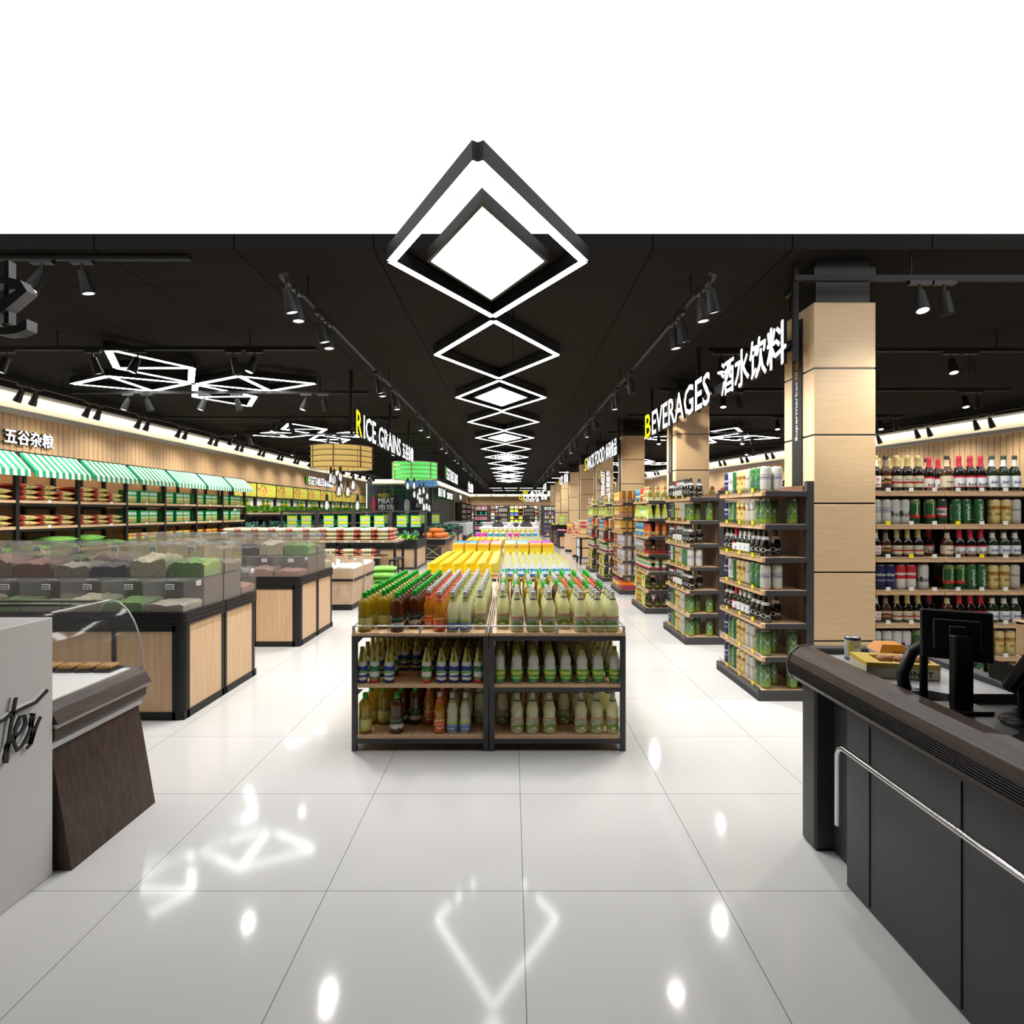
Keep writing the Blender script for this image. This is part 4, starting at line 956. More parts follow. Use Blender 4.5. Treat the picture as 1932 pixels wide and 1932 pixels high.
for gi, (x0, Y0, word) in enumerate(((2.5, 6.67, 'second'), (3.02, 8.68, 'third'), (2.5, 10.7, 'fourth'))):
    runshelf(x0, 4.9, Y0, f"long oak and charcoal shelf running back from the {word} end shelf", [x0 + 1.0])
    for k in range(11):
        key = (['stout', 'stout', 'b_bud', 'b_pic', 'b_cir', 'b_cream'], ['s_olive', 's_red', 's_blue', 's_olive', 's_tube', 's_red'], ['s_gold', 's_gold', 's_yel', 's_gold2', 's_yel', 's_gold'])[gi][k % 6]
        lk, cat = LOOK[key]
        stock(key, (x0 + .06 + .17 * k, Y0 + .07, SHZ[6] + .001), f"{lk}, {nth(k + 1)} along the long top board behind {word} end shelf", cat, f"goods on the long shelf behind the {word} end shelf", 0)
    if gi == 0:
        for li in range(6):
            key = ['c_cross', 'c_navy', 'b_pic', 'c_white', 'b_pic', 'c_navy'][li]; lk, cat = LOOK[key]
            stock(key, (x0 + .06, Y0 + .07, SHZ[li] + .001), f"{lk} on the long shelf's {LEVEL[li]} behind second end shelf", cat, 'goods on the long shelf behind the second end shelf', 0, False, .76 if key[0] == 'b' else 1.0)

# ---------------------------------------------------------------- centre aisle tables
def table(x0, x1, y0, y1, label, railfront=True, lowrail=True, parts=True):
    r = thing('display_table', label, 'display table', (x0, y0, 0), 0, 'display tables down the middle aisle')
    W, D = x1 - x0, y1 - y0
    MB().box(0, W, 0, D, .747, .766, 0, .003).build('table_top', M['oaky'], r)
    MB().box(.03, W - .03, .01, D - .01, .409, .432, 0, .003).build('middle_shelf', M['oaky'], r)
    MB().box(.03, W - .03, .01, D - .01, .076, .103, 0, .003).build('bottom_shelf', M['oaky'], r)
    for x in (0, W - .034):
        for y in (.004, D - .038): MB().box(x, x + .034, y, y + .034, 0, .747, 0, .002).build('leg', M['char'], r)
    f = MB()
    f.box(.034, W - .034, .006, .03, .048, .076); f.box(.034, W - .034, D - .03, D - .006, .048, .076)
    for x in (.003, W - .031): f.box(x, x + .028, .038, D - .038, .048, .076); f.box(x, x + .028, .038, D - .038, .722, .747)
    if railfront: f.box(.034, W - .034, .006, .03, .715, .747); f.box(.034, W - .034, .008, .03, .384, .409)
    else: f.box(.034, W - .034, .008, .03, .735, .747)
    f.build('frame', M['char'], r)
    if not railfront:
        g = MB()
        for z in (.735, .40): g.prism([(.034, z), (.034, z - .04), (.075, z)], 1, .008, .014)
        g.build('corner_gusset', M['char'], r)
    gl = MB()
    gl.tube([(.012, .010, .81), (W - .012, .010, .81)], .005, 0, 8)
    gl.tube([(.012, .01, .81), (.012, D - .02, .81)], .004, 0, 6); gl.tube([(W - .012, .01, .81), (W - .012, D - .02, .81)], .004, 0, 6)
    ra = gl.build('guard_rail', M['alu'], r)
    for x in (.012, W / 2, W - .012): MB().box(x - .009, x + .009, .004, .016, .766, .81, 0, .002).build('rail_post', M['alu'], ra)
    n = max(1, int(D / .6))
    for k in range(1, n + 1):
        for x in (.012, W - .012): MB().box(x - .006, x + .006, D * k / n - .03, D * k / n - .018, .766, .81).build('rail_post', M['alu'], ra)
    return r
TABS = [(3.68, 6.4), (6.8, 9.35), (9.62, 12.2), (12.55, 15.1), (15.45, 18.0), (18.35, 20.6)]
LX, RX = (-1.039, -.153), (-.147, .737)
CONT = [('sauces and juices', 'pale cordials'), ('yellow slanted boxes', 'white pointed cartons'), ('big yellow boxes', 'big yellow boxes'), ('yellow slanted boxes', 'white pointed cartons'), ('pink and blue packs', 'pink and blue packs'), ('yellow packs', 'yellow packs')]
for i, (a, b) in enumerate(TABS):
    table(*LX, a, b, f"charcoal framed oak display table with {CONT[i][0]}, {nth(i + 1)} back on the grain side", i > 0)
    table(*RX, a, b, f"charcoal framed oak display table with {CONT[i][1]}, {nth(i + 1)} back on the drinks side", True)
ZT, ZM, ZB = .767, .433, .104
BL = {'oil_yellow': ('yellow oil bottle, green cap', 'bottle'), 'oil_brown': ('brown vinegar bottle, green cap', 'bottle'), 'orange': ('orange juice bottle, grey cap', 'bottle'), 'white': ('cloudy lemonade bottle, blue label', 'bottle'), 'lemon': ('pale cordial bottle, green label', 'bottle'),
      'thomy_blue': ('white sauce bottle, blue label', 'bottle'), 'thomy_green': ('white sauce bottle, green label', 'bottle'), 'green_label': ('white milk bottle, green label', 'bottle')}
def colfill(where, px, key_of, z, back, rows, y0=3.745, pitch=.103, group='', detail=3, ci=0, sp=286.5):
    for k in range(rows):
        key = key_of(k)
        y = y0 + (k + back) * pitch
        x = (px - 966) / (1073.3 / (y0 + back * pitch))
        lk, cat = BL[key]
        stock(key, (x + random.uniform(-.003, .003), y, z), f"{lk}, {where}, {nth(ci + 1)} column from bins, {nth(k + 1)} back", cat, group, random.uniform(-.25, .25), k < detail)
L1 = [(689, 'oil_yellow', 0), (724, 'oil_yellow', 1), (748.7, 'oil_brown', 0), (783.6, 'oil_brown', 1), (809, 'orange', 1), (829, 'orange', 0), (854, 'white', 0), (878, 'white', 0), (905, 'lemon', 1)]
for ci, (px, key, back) in enumerate(L1):
    kb = key
    colfill('juice table top', px, lambda k: kb, ZT, back, 15 - back, group='bottles on top of the juice table', detail=4, ci=ci)
    colfill('juice table bottom shelf', px, lambda k: kb, ZB, back, 4, pitch=.16, group='bottles on the bottom shelf of the juice table', detail=1, ci=ci)
TH = [(683.5, 'thomy_blue', 0), (707, 'thomy_green', 0), (734, 'thomy_blue', 0), (764, 'thomy_blue', 2), (787, 'thomy_blue', 2), (805, 'thomy_green', 0), (832.5, 'thomy_blue', 0), (856.6, 'thomy_blue', 0), (880.7, 'thomy_blue', 0), (903, 'thomy_green', 0)]
for ci, (px, key, back) in enumerate(TH):
    kb = key
    colfill('juice table middle shelf', px, lambda k: kb if k == 0 else ('thomy_blue' if (k + ci) % 3 else 'thomy_green'), ZM, back, 8 - back, pitch=.145, group='sauce bottles on the middle shelf of the juice table', detail=3, ci=ci)
R1 = [(948, 1), (975, 0), (1004.8, 0), (1036, 0), (1064, 1), (1095, 0), (1125.7, 0), (1156, 0)]
for ci, (px, back) in enumerate(R1):
    pat = lambda k: 'lemon' if k < 4 else (('oil_brown' if ci % 3 == 1 else 'oil_yellow') if k < 7 else ('orange' if ci > 4 and k < 11 else ('white' if k < 11 else 'oil_yellow')))
    colfill('cordial table top', px, pat, ZT, back, 15 - back, group='bottles on top of the cordial table', detail=4, ci=ci)
    colfill('cordial table bottom shelf', px, lambda k: 'lemon', ZB, back, 4, pitch=.16, group='bottles on the bottom shelf of the cordial table', detail=1, ci=ci)
for ci, px in enumerate((943, 975.5, 1006.5, 1038.5, 1067, 1098, 1128.5, 1159)):
    colfill('cordial table middle shelf', px, lambda k: 'green_label', ZM, 0, 8, pitch=.145, group='milk drink bottles on the cordial table middle shelf', detail=3, ci=ci)
# boxed goods on the tables further back
yb = MB().box(-.02, .02, -.085, .085, 0, .165, 0, .003)
proto('y_slant', 'cereal_box', yb, [], [bands('bright_yellow_box', [(0, c(236, 180, 30)), (.03, c(248, 222, 40)), (.12, c(240, 212, 30)), (.15, c(252, 232, 80))], .17, 'Z', .35, .02, 18)])
wm = MB()
wm.add([(-.042, -.07, 0), (.042, -.07, 0), (.042, .07, 0), (-.042, .07, 0), (-.04, -.05, .1), (.04, -.05, .1), (.04, .05, .1), (-.04, .05, .1), (-.006, -.05, .175), (.006, -.05, .175), (.006, .05, .175), (-.006, .05, .175)],
       [(0, 3, 2, 1), (0, 1, 5, 4), (1, 2, 6, 5), (2, 3, 7, 6), (3, 0, 4, 7), (4, 5, 9, 8), (5, 6, 10, 9), (6, 7, 11, 10), (7, 4, 8, 11), (8, 9, 10, 11)], 0)
proto('w_point', 'pointed_carton', wm, [], [bands('white_blue_carton', [(0, c(30, 110, 170)), (.04, c(206, 226, 230)), (.07, c(60, 150, 196)), (.1, c(236, 238, 228)), (.15, c(240, 238, 150)), (.168, c(236, 228, 90))], .175, 'Z', .35, .02, 22)])
def big(key, top):
    mb = MB().box(-.095, .095, -.11, .11, 0, .23, 0, .006)
    lid = MB().box(-.09, .09, -.104, .104, .23, .245, 0, .004)
    badge = MB(); write(badge, 'mm', .05, .018, facing('-y', -.01, -.1112, .07), 0, 0, 0, .02)
    proto(key, 'big_yellow_box', mb, [('lid', lid, [top]), ('printing', badge, [M['ink']])], [bands('gold_yellow_box' + key, [(0, c(222, 186, 30)), (.05, c(246, 224, 50)), (.15, c(238, 208, 40)), (.18, c(232, 176, 44))], .24, 'Z', .35, .012, 14)])
big('big_b', plain('sky_blue_lid', c(70, 150, 220), .4)); big('big_p', plain('magenta_lid', c(214, 60, 190), .4))
big('big_y', plain('orange_yellow_lid', c(240, 190, 60), .4))
def pack(key, stops): proto(key, 'tissue_pack', MB().box(-.055, .055, -.06, .06, 0, .21, 0, .012), [], [bands(key + '_print', stops, .21, 'Z', .35, .015, 20)])
pack('pk_pink', [(0, c(190, 80, 130)), (.09, c(224, 170, 200)), (.12, c(214, 60, 180)), (.2, c(230, 90, 200))]); pack('pk_blue', [(0, c(60, 130, 180)), (.06, c(214, 230, 236)), (.12, c(60, 160, 206)), (.19, c(150, 206, 226))])
pack('pk_yel', [(0, c(236, 200, 60)), (.1, c(250, 230, 80)), (.18, c(246, 240, 120))])
def grid(key_of, xl, ncol, y0, nrow, py, look, cat, where, group, rz=0.0, inset=.075):
    for i in range(ncol):
        x = xl[0] + inset + (xl[1] - xl[0] - 2 * inset) * i / (ncol - 1)
        for k in range(nrow):
            key = key_of(i, k)
            lk = look(key) if callable(look) else look
            stock(key, (x, y0 + k * py, ZT), f"{lk}, {where}, {nth(i + 1)} column from bins, {nth(k + 1)} back", cat, group, rz + random.uniform(-.03, .03), k == 0 and key.startswith('big'))
for ti, tn in ((1, 'second'), (3, 'fourth')):
    y = TABS[ti][0]
    grid(lambda i, k: 'y_slant', LX, 6, y + .13, 11 if ti == 1 else 8, .2, 'slanted yellow cereal box', 'box', f"{tn} grain side table", f"yellow boxes on the {tn} table", -.5)
    grid(lambda i, k: 'w_point', RX, 9, y + .11, 8 if ti == 1 else 6, .25, 'white and blue pointed carton', 'carton', f"{tn} drinks side table", f"pointed cartons on the {tn} table", -.25, .075)
bl = lambda key: {'big_b': 'big yellow box with blue lid', 'big_p': 'big yellow box with magenta lid', 'big_y': 'big plain yellow box', 'pk_pink': 'pink pack', 'pk_blue': 'blue and white pack', 'pk_yel': 'yellow pack'}[key]
for xl, sd in ((LX, 'grain'), (RX, 'drinks')):
    grid(lambda i, k: 'big_y' if k == 0 else ('big_b' if i < 2 else 'big_p'), xl, 4, TABS[2][0] + .14, 4, .26, bl, 'box', f"third {sd} side table", f"big yellow boxes on the third {sd} side table", 0, .12)
    grid(lambda i, k: 'pk_pink' if i < 2 else 'pk_blue', xl, 5, TABS[4][0] + .12, 4, .2, bl, 'pack', f"fifth {sd} side table", f"packs on the fifth {sd} side table", 0, .1)
    grid(lambda i, k: 'pk_yel', xl, 6, TABS[5][0] + .12, 3, .2, bl, 'pack', f"sixth {sd} side table", f"yellow packs on the sixth {sd} side table", 0, .08)
# ---------------------------------------------------------------- bulk bins of grain
BX = -2.44
GR = [('pale grey', c(178, 170, 158), c(120, 112, 102)), ('brownish pink', c(172, 140, 128), c(110, 82, 74)), ('pale cream', c(206, 198, 178), c(140, 130, 108)), ('slate grey', c(112, 110, 114), c(70, 68, 72)), ('sage green', c(128, 156, 104), c(84, 112, 66)), ('dusty rose', c(176, 150, 142), c(122, 98, 92))]
gm = []
for nm, a, b_ in GR:
    a, b_ = [tuple(min(.9, v * 1.5) for v in q[:3]) + (1,) for q in (a, b_)]
    m, nt, out = nmat(nm.replace(' ', '_') + '_grain'); b = princ(nt, out, .8, 0, .2)
    tc = nt.nodes.new('ShaderNodeTexCoord'); vo = nt.nodes.new('ShaderNodeTexVoronoi'); vo.inputs['Scale'].default_value = 170
    link(nt, tc.outputs['Object'], vo.inputs['Vector'])
    mx = nt.nodes.new('ShaderNodeMix'); mx.data_type = 'RGBA'; mx.inputs['A'].default_value = a; mx.inputs['B'].default_value = b_
    link(nt, vo.outputs['Distance'], mx.inputs['Factor']); mp = nt.nodes.new('ShaderNodeMath'); mp.operation = 'MULTIPLY'; mp.inputs[1].default_value = 1.3
    link(nt, vo.outputs['Distance'], mp.inputs[0]); link(nt, mp.outputs[0], mx.inputs['Factor']); link(nt, mx.outputs['Result'], b.inputs['Base Color'])
    bp = nt.nodes.new('ShaderNodeBump'); bp.inputs['Strength'].default_value = .6; bp.inputs['Distance'].default_value = .006; link(nt, vo.outputs['Distance'], bp.inputs['Height']); link(nt, bp.outputs[0], b.inputs['Normal'])
    gm.append(m)
from mathutils import noise as nz
def heap(w, d, h, seed):
    mb = MB(); nx, ny = 28, 22
    v = []
    for j in range(ny + 1):
        for i in range(nx + 1):
            x, y = w * i / nx, d * j / ny
            z = h * (.86 + .22 * nz.noise(Vector((x * 9 + seed, y * 9, seed))) + .10 * nz.noise(Vector((x * 30, y * 30 + seed, 3))) + .14 * y / d)
            ex = min(x, w - x, y + .02, d - y + .02); z *= .82 + .18 * min(1, ex / .025)
            v.append((x, y, max(.015, z)))
    fs = [(j * (nx + 1) + i, j * (nx + 1) + i + 1, (j + 1) * (nx + 1) + i + 1, (j + 1) * (nx + 1) + i) for j in range(ny) for i in range(nx)]
    mb.add(v, fs, 0, True)
    for edge, q in (([i for i in range(nx + 1)], 0), ([ny * (nx + 1) + i for i in range(nx + 1)], 0), ([j * (nx + 1) for j in range(ny + 1)], 0), ([j * (nx + 1) + nx for j in range(ny + 1)], 0)):
        t = [v[i] for i in edge]; n = len(t)
        mb.add(t + [(p[0], p[1], 0) for p in t], [(i, i + 1, n + i + 1, n + i) for i in range(n - 1)], 0)
    return mb
def bin_mesh(w, d, h, t=.004):
    mb = MB()
    mb.box(0, w, 0, t, 0, h); mb.box(0, w, d - t, d, 0, h); mb.box(0, t, t, d - t, 0, h); mb.box(w - t, w, t, d - t, 0, h); mb.box(0, w, 0, d, h, h + t)
    return mb
BWI = .306
lowm = bin_mesh(BWI - .004, .29, .226).mesh('acrylic_bin', [M['acrylic']])
upm = bin_mesh(BWI - .004, .305, .258).mesh('acrylic_bin', [M['acrylic']])
pc = MB().box(-.032, .032, -.004, 0, -.02, .02, 0, .002); pc.box(-.026, .026, -.0046, -.004, .008, .013, 1); pc.box(-.024, -.002, -.0046, -.004, -.014, .0, 2); pc.box(.004, .024, -.0046, -.004, -.014, .0, 2)
pcm = pc.mesh('price_card', [M['tagw'], M['ink'], plain('grey_print', c(150, 150, 150), .5)])
lidh = MB().box(-.05, .05, .0, .022, 0, .008, 0, .002).mesh('lid_grip', [clear('lid_grip_acrylic', (.9, .9, .9, 1), 1.0)])
heaps = [[heap(BWI - .024, .262, .10 + .03 * (k % 3), 3.7 * k).mesh('grain_heap', [gm[k]]) for k in range(6)]]
RISER = plain('taupe_riser', c(112, 104, 98), .5)
def bulk(Y0, ncol, where):
    W = ncol * BWI
    x0 = BX - W
    for side in (0, 1):
        yb = Y0 + .61 * side
        r = thing('bulk_bin_cabinet', f"oak panelled grain cabinet with charcoal frame, {'front' if side == 0 else 'rear'} half of the {where}", 'cabinet', (x0, yb, 0), 0, 'grain cabinets')
        D = .6
        fr = MB(); rr = .05
        fr.box(0, W, .012, D - .004, 0, .06); fr.box(0, W, .012, D - .004, .70, .706)
        arc = lambda cx, cy, r_, a0, a1: [(cx + r_ * math.cos(a0 + (a1 - a0) * k / 6), cy + r_ * math.sin(a0 + (a1 - a0) * k / 6)) for k in range(7)]
        post = arc(W - rr, rr, rr, -PI / 2, 0) + [(W, .085), (W - .085, .085), (W - .085, 0)] if side == 0 else arc(W - rr, D - rr, rr, 0, PI / 2) + [(W - .085, D), (W - .085, D - .085), (W, D - .085)]
        fr.prism(post, 2, 0, .706, 0)
        if side == 0: fr.box(W - .03, W, D - .035, D - .003, .0, .706)
        else: fr.box(W - .03, W, .003, .035, 0, .706)
        yf = 0 if side == 0 else D
        n = max(1, round(W / .5))
        for k in range(n):
            xa = W * k / n
            fr.box(xa, xa + .03, *( (.0, .03) if side == 0 else (D - .03, D)), .0, .706)
        fr.box(0, W - .06, *((.0, .02) if side == 0 else (D - .02, D)), .0, .06)
        fr.box(0, W - .06, *((.0, .02) if side == 0 else (D - .02, D)), .66, .706)
        fr.build('frame', M['black'], r)
        for k in range(n):
            xa = W * k / n + .03; xb = W * (k + 1) / n - (.085 if k == n - 1 else 0)
            MB().box(xa, xb, *((.008, .02) if side == 0 else (D - .02, D - .008)), .06, .665).build('front_panel', M['oakv'], r)
        MB().box(W - .014, W - .006, .085 if side == 0 else .035, D - .035 if side == 0 else D - .085, .06, .70).build('side_panel', M['oakv'], r)
        MB().box(0, .01, .0, D, .0, .70).build('side_panel', M['oakv'], r)
        rim = arc(W - rr + .012, rr - .012, rr, -PI / 2, 0) if side == 0 else arc(W - rr + .012, D - rr + .012, rr, 0, PI / 2)
        poly = ([(-.01, -.012)] + rim + [(W + .012, D - .002), (-.01, D - .002)]) if side == 0 else [(-.01, .002), (W + .012, .002)] + rim + [(-.01, D + .012)]
        tp = MB()
        for q in range(6): tp.prism([((p[0] - W) * (1 - .000) + W, p[1]) for p in poly] if q % 2 == 0 else [(min(p[0], W + .008), min(max(p[1], -.008), D + .008)) for p in poly], 2, .706 + q * .0155, .706 + (q + 1) * .0155 - (.002 if q < 5 else 0), 0)
        tp.build('top_rim', M['dark'], r)
        tower = MB().box(0, W - .01, *((.30, D - .004) if side == 0 else (.004, D - .30)), .80, 1.028)
        tower.build('riser', RISER, r)
        for k in range(ncol):
            xx = x0 + k * BWI + .002
            cidx = (k * 2 + side + (0 if where.startswith('front') else 1)) % 6
            spot = f"{nth(ncol - k)} from the aisle, {'front' if side == 0 else 'rear'} half, {where}"
            yl = yb + .004 if side == 0 else yb + D - .294
            b1 = tag(put('acrylic_bin', lowm, None, (xx, yl, .803)), f"clear lower bin, {spot}", 'bin', 'clear grain bins')
            put('price_card', pcm, b1, (.2, -.0005, .19)) if side == 0 else put('price_card', pcm, b1, (.2, .2905, .19), PI)
            put('lid_grip', lidh, b1, (.15, .1, .23))
            if k == ncol - 1: put('price_card', pcm, b1, (BWI - .0035, .2, .195), PI / 2)
            hm = heaps[0][cidx]
            h1 = tag(put('grain_heap', hm, None, (xx + .010, yl + .012, .8045), 0), f"{GR[cidx][0]} grain, lower bin, {spot}", 'grain', 'heaps of grain'); h1['kind'] = 'stuff'; h1.scale = (1, 1, .62)
            yu = yb + .29 if side == 0 else yb + .008
            b2 = tag(put('acrylic_bin', upm, None, (xx, yu, 1.032)), f"clear upper bin, {spot}", 'bin', 'clear grain bins')
            put('price_card', pcm, b2, (.2, -.0005, .225)) if side == 0 else put('price_card', pcm, b2, (.2, .3055, .225), PI)
            put('lid_grip', lidh, b2, (.15, .1, .262))
            ci2 = [4, 2, 3, 0, 1, 5][(ncol - 1 - k + side * 2) % 6]
            h2 = tag(put('grain_heap', heaps[0][ci2], None, (xx + .010, yu + .014, 1.0335)), f"{GR[ci2][0]} grain, upper bin, {spot}", 'grain', 'heaps of grain'); h2['kind'] = 'stuff'
bulk(4.225, 7, 'front bin island')
bulk(6.54, 7, 'second bin island')

# ---------------------------------------------------------------- rice shelves under striped awnings
def awning_mat():
    m, nt, out = nmat('green_white_awning_cloth'); b = princ(nt, out, .8, 0, .2)
    tc = nt.nodes.new('ShaderNodeTexCoord'); sp = nt.nodes.new('ShaderNodeSeparateXYZ'); link(nt, tc.outputs['Object'], sp.inputs[0])
    d = nt.nodes.new('ShaderNodeMath'); d.operation = 'DIVIDE'; d.inputs[1].default_value = .128
    fr = nt.nodes.new('ShaderNodeMath'); fr.operation = 'FRACT'; lt = nt.nodes.new('ShaderNodeMath'); lt.operation = 'LESS_THAN'; lt.inputs[1].default_value = .5
    mx = nt.nodes.new('ShaderNodeMix'); mx.data_type = 'RGBA'; mx.inputs['A'].default_value = c(240, 240, 234); mx.inputs['B'].default_value = c(44, 158, 110)
    link(nt, sp.outputs['Y'], d.inputs[0]); link(nt, d.outputs[0], fr.inputs[0]); link(nt, fr.outputs[0], lt.inputs[0]); link(nt, lt.outputs[0], mx.inputs['Factor']); link(nt, mx.outputs['Result'], b.inputs['Base Color'])
    return m
AWM = awning_mat()
def awning_mesh(L=1.13):
    mb = MB(); n = 36
    pts = [(-.25, 2.45), (-.17, 2.365), (-.08, 2.268), (0, 2.178)]
    for i in range(3):
        (x0, z0), (x1, z1) = pts[i], pts[i + 1]
        mb.add([(x0, 0, z0), (x1, 0, z1), (x1, L, z1), (x0, L, z0)], [(0, 1, 2, 3)], 0)
        mb.add([(x0, 0, z0 - .006), (x1, 0, z1 - .006), (x1, L, z1 - .006), (x0, L, z0 - .006)], [(3, 2, 1, 0)], 0)
    v = []
    for i in range(n + 1):
        y = L * i / n; ph = (y / .128 * 2) % 1
        v += [(0, y, 2.178), (.006, y, 2.092 - .012 * math.sin(PI * ph))]
    mb.add(v, [(2 * i, 2 * i + 1, 2 * i + 3, 2 * i + 2) for i in range(n)], 0)
    mb.add([(p[0] - .004, p[1], p[2]) for p in v], [(2 * i, 2 * i + 2, 2 * i + 3, 2 * i + 1) for i in range(n)], 0)
    for y in (0, L): mb.add([(-.25, y, 2.45), (-.25, y, 2.40), (0, y, 2.10), (0, y, 2.178)], [(0, 1, 2, 3)], 0)
    return mb.mesh('awning', [AWM])
awm = awning_mesh()
arm = MB().cyl((-.25, 0, 2.36), (-.02, 0, 2.13), .008, n=6).mesh('awning_arm', [M['black']])
bags = MB()
def bag_mesh(L=.315, W=.40, T=.085):
    mb = MB(); nu, nv = 12, 10
    v = []
    for j in range(nv + 1):
        for i in range(nu + 1):
            u, w = 2 * i / nu - 1, 2 * j / nv - 1
            ed = (1 - abs(u) ** 3.2) * (1 - abs(w) ** 4)
            v.append((w * W / 2 * (1 - .06 * (1 - abs(u))), u * L / 2 * 1.12, ed))
    top = [(a, b, T * .5 * (.08 + .92 * e ** .55) + T * .5) for a, b, e in v]; bot = [(a, b, T * .5 - T * .5 * (.08 + .92 * e ** .4)) for a, b, e in v]
    f = [(j * (nu + 1) + i, j * (nu + 1) + i + 1, (j + 1) * (nu + 1) + i + 1, (j + 1) * (nu + 1) + i) for j in range(nv) for i in range(nu)]
    mb.add(top, f, 0, True); mb.add(bot, [tuple(reversed(q)) for q in f], 0, True)
    rim = [i for i in range(nu + 1)] + [j * (nu + 1) + nu for j in range(1, nv + 1)] + [nv * (nu + 1) + i for i in range(nu - 1, -1, -1)] + [j * (nu + 1) for j in range(nv - 1, 0, -1)]
    n = len(rim)
    mb.add([top[i] for i in rim] + [bot[i] for i in rim], [(i, (i + 1) % n, n + (i + 1) % n, n + i) for i in range(n)], 0, True)
    return mb
def bagstops(red, mid, green, cream, L=.36):
    e = L * .56
    return [(-e, red), (-e * .30, mid), (-e * .14, cream), (.02, green), (.032, cream), (e * .98, red)]
RB = bands('red_and_cream_rice_bag', bagstops(c(168, 44, 40), c(210, 196, 160), c(70, 150, 100), c(224, 206, 132)), .42, 'Y', .45, .008, 12, lo=-.21)
rbm = bag_mesh().mesh('rice_bag', [RB])
RB2 = bands('red_and_white_rice_bag', [(-.22, c(205, 96, 84)), (-.13, c(236, 226, 180)), (.06, c(90, 190, 140)), (.07, c(240, 232, 196)), (.12, c(208, 90, 80)), (.16, c(226, 150, 130))], .44, 'X', .45, .008, 12, lo=-.22)
mb = bag_mesh(.365, .40, .097)
rb2 = MB().add([(p[1], p[0], p[2]) for p in mb.v], mb.f, 0, True).mesh('rice_bag', [RB2])
GB = plain('light_green_bag', c(140, 206, 96), .4, vary=.25, scale=9)
gbm = bag_mesh(.46, .46, .108).mesh('green_rice_bag', [GB])
tie = MB().cyl((0, .2, .05), (0, .215, .055), .012, n=6).mesh('bag_tie', [P('red_tie', 170, 50, 44)])
pm_ = bands('picture_box_front', [(0, c(10, 150, 84)), (.03, c(206, 130, 96)), (.06, c(120, 176, 80)), (.09, c(214, 196, 150)), (.125, c(60, 166, 96)), (.165, c(196, 224, 224)), (.21, c(14, 160, 92))], .25, 'Z', .35, .018, 25, blobs=[(c(120, 160, 70), 30, .66), (c(206, 80, 70), 36, .7)])
gbx = MB().box(-.19, 0, -.13, .13, 0, .25, 0, .003)
face = MB().box(0, .002, -.122, .122, .006, .244, 0)
sidep = MB()
for y in (-.04,): sidep.box(-.12, -.10, -.132, -.130, .05, .16)
sidep.box(-.17, -.155, -.132, -.130, .08, .14)
gx_m = plain('emerald_carton', c(8, 142, 78), .35)
proto('green_gift', 'gift_carton', gbx, [('picture_front', face, [pm_]), ('side_print', sidep, [P('tan_print', 150, 140, 90)])], [gx_m])
pm2 = bands('yellow_food_box_front', [(0, c(226, 190, 40)), (.04, c(60, 130, 50)), (.09, c(232, 206, 60)), (.14, c(200, 60, 40)), (.17, c(240, 220, 70))], .2, 'Z', .35, .02, 22)
proto('oil_gift', 'gift_carton', MB().box(-.17, 0, -.12, .12, 0, .2, 0, .003), [('picture_front', MB().box(0, .002, -.115, .115, .004, .196), [pm2])], [P('orange_carton', 190, 110, 40)])
SX = -7.44
BY = [6.13 + 1.217 * k for k in range(9)]
wbk = MB().box(0, .01, .02, 1.17, .1, 2.4).mesh('back_panel', [wood('warm_back_board', c(170, 128, 88), c(140, 102, 66), (8, 30, 3), .5)])
